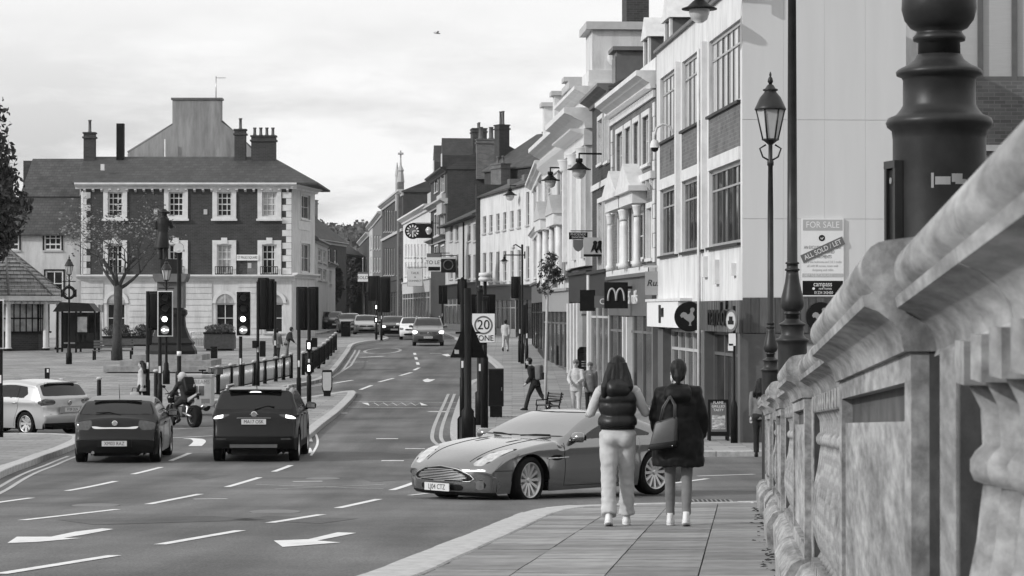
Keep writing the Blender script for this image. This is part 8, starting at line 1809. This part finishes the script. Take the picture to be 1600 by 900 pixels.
t, I = figure('man in dark clothes with a rucksack striding left across the pavement', at_ground(836, 641), R(72), 1.76, legs=((24, 8), (-24, 20)), arms=((8, 6, 40), (14, 6, 45)), lean=16, top='darkclo', tr='darkclo', hat=None, voxel=.018, hem=.82, build=1.08, shoe='black')
q = I['S'](I['U'](Vector((0, -.21, 1.2)))); rk = thing('rucksack', 'dark grey rucksack on the back of the man striding left', 'bag', t.matrix_basis @ q, R(72)); bevelled(MB().box(-.16, .16, -.11, .10, -.26, .22), 'bag_body', M['midclo'], rk, .06, 3); bevelled(MB().box(-.13, .13, -.17, -.112, -.24, -.02), 'pocket', M['darkclo'], rk, .03, 2)
figure('man in a pale jacket and cap standing facing the camera on the right pavement', at_ground(900, 652), R(172), 1.74, legs=((6, 4), (-6, 8)), arms=((22, 8, 50), (18, 8, 40)), top='paleclo', tr='paleclo', hat='cap', face=True, voxel=.018, hem=.76, coat=.4, fore=(-25, -20), shoe='black')
figure('person in a dark jacket facing the camera beside the man in the pale jacket', at_ground(922, 648), R(176), 1.62, legs=((5, 3), (-5, 6)), top='midclo', tr='darkclo', hairlen=0, hat='cap', face=True, voxel=.018, hem=.72, coat=.4)
figure('long haired person in dark clothes half hidden behind the end of the parapet', at_ground(1188, 714), R(-6), 1.68, legs=((8, 4), (-8, 10)), top='midclo', tr='darkclo', hairlen=2, voxel=.018, hem=.8)

# ================================================================ MOTORCYCLE AND RIDER
rw_ = gnd(304, 668); hx = Vector((-.57, .82)).normalized(); g_ = Vector((rw_.x, rw_.y)) + hx * .7; hd = math.atan2(hx.y, hx.x)
bk = thing('motorcycle', 'dark sports motorcycle with upswept tail and pale plate heading away left', 'motorcycle', (g_.x, g_.y, G(g_.y)), hd)
for x, w_ in ((.70, .12), (-.70, .19)):
    q = link('wheel', None, bk, (x, 0, .315), (R(90), 0, 0)); ty, rm, dk = wheel_meshes(.315, w_, 6, 'single'); link('tyre', ty, q); link('rim', rm, q); link('brake_disc', dk, q)
mb = MB(); mb.tube([(.7, .09, .315), (.48, .09, .82)], .028, 8); mb.build('fork', M['steel'], bk); MB().tube([(.7, -.09, .315), (.48, -.09, .82)], .028, 8).build('fork', M['steel'], bk)
mb = MB(); mb.tube([(.5, 0, .85), (.1, 0, .72), (-.3, 0, .55), (-.25, 0, .32), (.25, 0, .3), (.45, 0, .6), (.5, 0, .85)], .045, 8); mb.build('frame', M['alu'], bk); mb = MB(); mb.tube([(-.2, .1, .4), (-.7, .1, .315)], .03, 8); mb.build('swing_arm', M['alu'], bk)
bevelled(MB().box(-.22, .32, -.16, .16, .27, .58), 'engine', M['shopgrey'], bk, .04, 2)
mb = MB(); mb.loft([((.15, 0, .66), .24, .12), ((.17, 0, .76), .27, .15), ((.15, 0, .84), .22, .13), ((.13, 0, .87), .12, .07)]); mb.build('fuel_tank', M['car_dark'], bk)
mb = MB(); mb.hexa([(-.62, -.09, .74), (-.1, -.13, .70), (-.1, .13, .70), (-.62, .09, .74), (-.58, -.07, .80), (-.1, -.12, .78), (-.1, .12, .78), (-.58, .07, .80)]); bevelled(mb, 'seat', M['plastic'], bk, .02, 2)
mb = MB(); mb.hexa([(-.95, -.05, .93), (-.5, -.12, .70), (-.5, .12, .70), (-.95, .05, .93), (-.95, -.04, .99), (-.45, -.11, .83), (-.45, .11, .83), (-.95, .04, .99)]); bevelled(mb, 'tail_fairing', M['car_mid'], bk, .02, 2)
MB().box(-.965, -.95, -.07, .07, .92, .97).build('tail_lamp', M['tail'], bk); pl2 = MB().box(-.92, -.905, -.1, .1, .66, .84).build('number_plate', M['plate'], bk); MB().box(-.93, -.8, -.03, .03, .80, .9).build('plate_bracket', M['plastic'], bk)
mb = MB(); mb.tube([(-.15, -.14, .35), (-.45, -.19, .42), (-.6, -.2, .5), (-.98, -.21, .64)], [.03, .035, .06, .06], 12); mb.build('exhaust', M['steel'], bk)
mb = MB(); mb.tube([(.42, .34, .92), (.48, .15, .94), (.5, 0, .92), (.48, -.15, .94), (.42, -.34, .92)], .016, 6); mb.build('handlebar', M['black'], bk)
for s_ in (1, -1): MB().tube([(.5, s_ * .2, .95), (.48, s_ * .34, 1.1)], .008, 5).build('mirror_stalk', M['black'], bk); MB().ball((.47, s_ * .36, 1.13), .06, 10, .4, 1, .7).build('mirror', M['black'], bk)
mb = MB(); mb.loft([((.55, 0, .66), .12, .17), ((.6, 0, .82), .16, .19), ((.56, 0, .95), .1, .14), ((.5, 0, 1.02), .03, .08)]); mb.build('front_fairing', M['car_dark'], bk)
rp = Vector((g_.x, g_.y, 0)) - Vector((hx.x, hx.y, 0)) * .28
t, I = figure('motorcyclist in dark leathers, pale patterned helmet and backpack riding away left', (rp.x, rp.y, G(rp.y) - .10), hd - R(90), 1.76, legs=((62, 96), (62, 96)), arms=((58, 14, 20), (58, 14, 20)), lean=26, top='darkclo', tr='darkclo', hat='helmet', voxel=.018, hem=.86, build=1.08, stance=.28, drop=False, shoe='black')
q = I['S'](I['U'](Vector((0, -.22, 1.22)))); rk = thing('backpack', 'black backpack with a pale mark on the motorcyclist', 'bag', t.matrix_basis @ q, hd - R(90)); rk.rotation_euler = (R(-26), 0, hd - R(90)); bevelled(MB().box(-.17, .17, -.13, .10, -.27, .24), 'bag_body', M['black'], rk, .07, 3); bevelled(MB().box(-.13, .13, -.17, -.132, -.22, .0), 'pocket', M['plastic'], rk, .03, 2); MB().cbox((.07, -.175, -.08), (.03, .01, .1), 0, 0, .5).build('mark', M['trimgrey'], rk)

# ================================================================ AIR
hz = MB().box(-1450, 1450, -90, 1550, -2, 75).build('haze', None)
hm = bpy.data.materials.new('haze_air'); hm.use_nodes = True; hn = hm.node_tree; hn.nodes.clear()
ho = hn.nodes.new('ShaderNodeOutputMaterial'); hv = hn.nodes.new('ShaderNodeVolumePrincipled'); hv.inputs['Color'].default_value = (.92, .92, .92, 1); hv.inputs['Density'].default_value = .00009; hv.inputs['Anisotropy'].default_value = .3
hn.links.new(hv.outputs[0], ho.inputs['Volume']); hz.data.materials.append(hm); tag(hz, kind='stuff'); hz['label'] = 'thin even haze in the air over the whole street'; hz['category'] = 'haze'
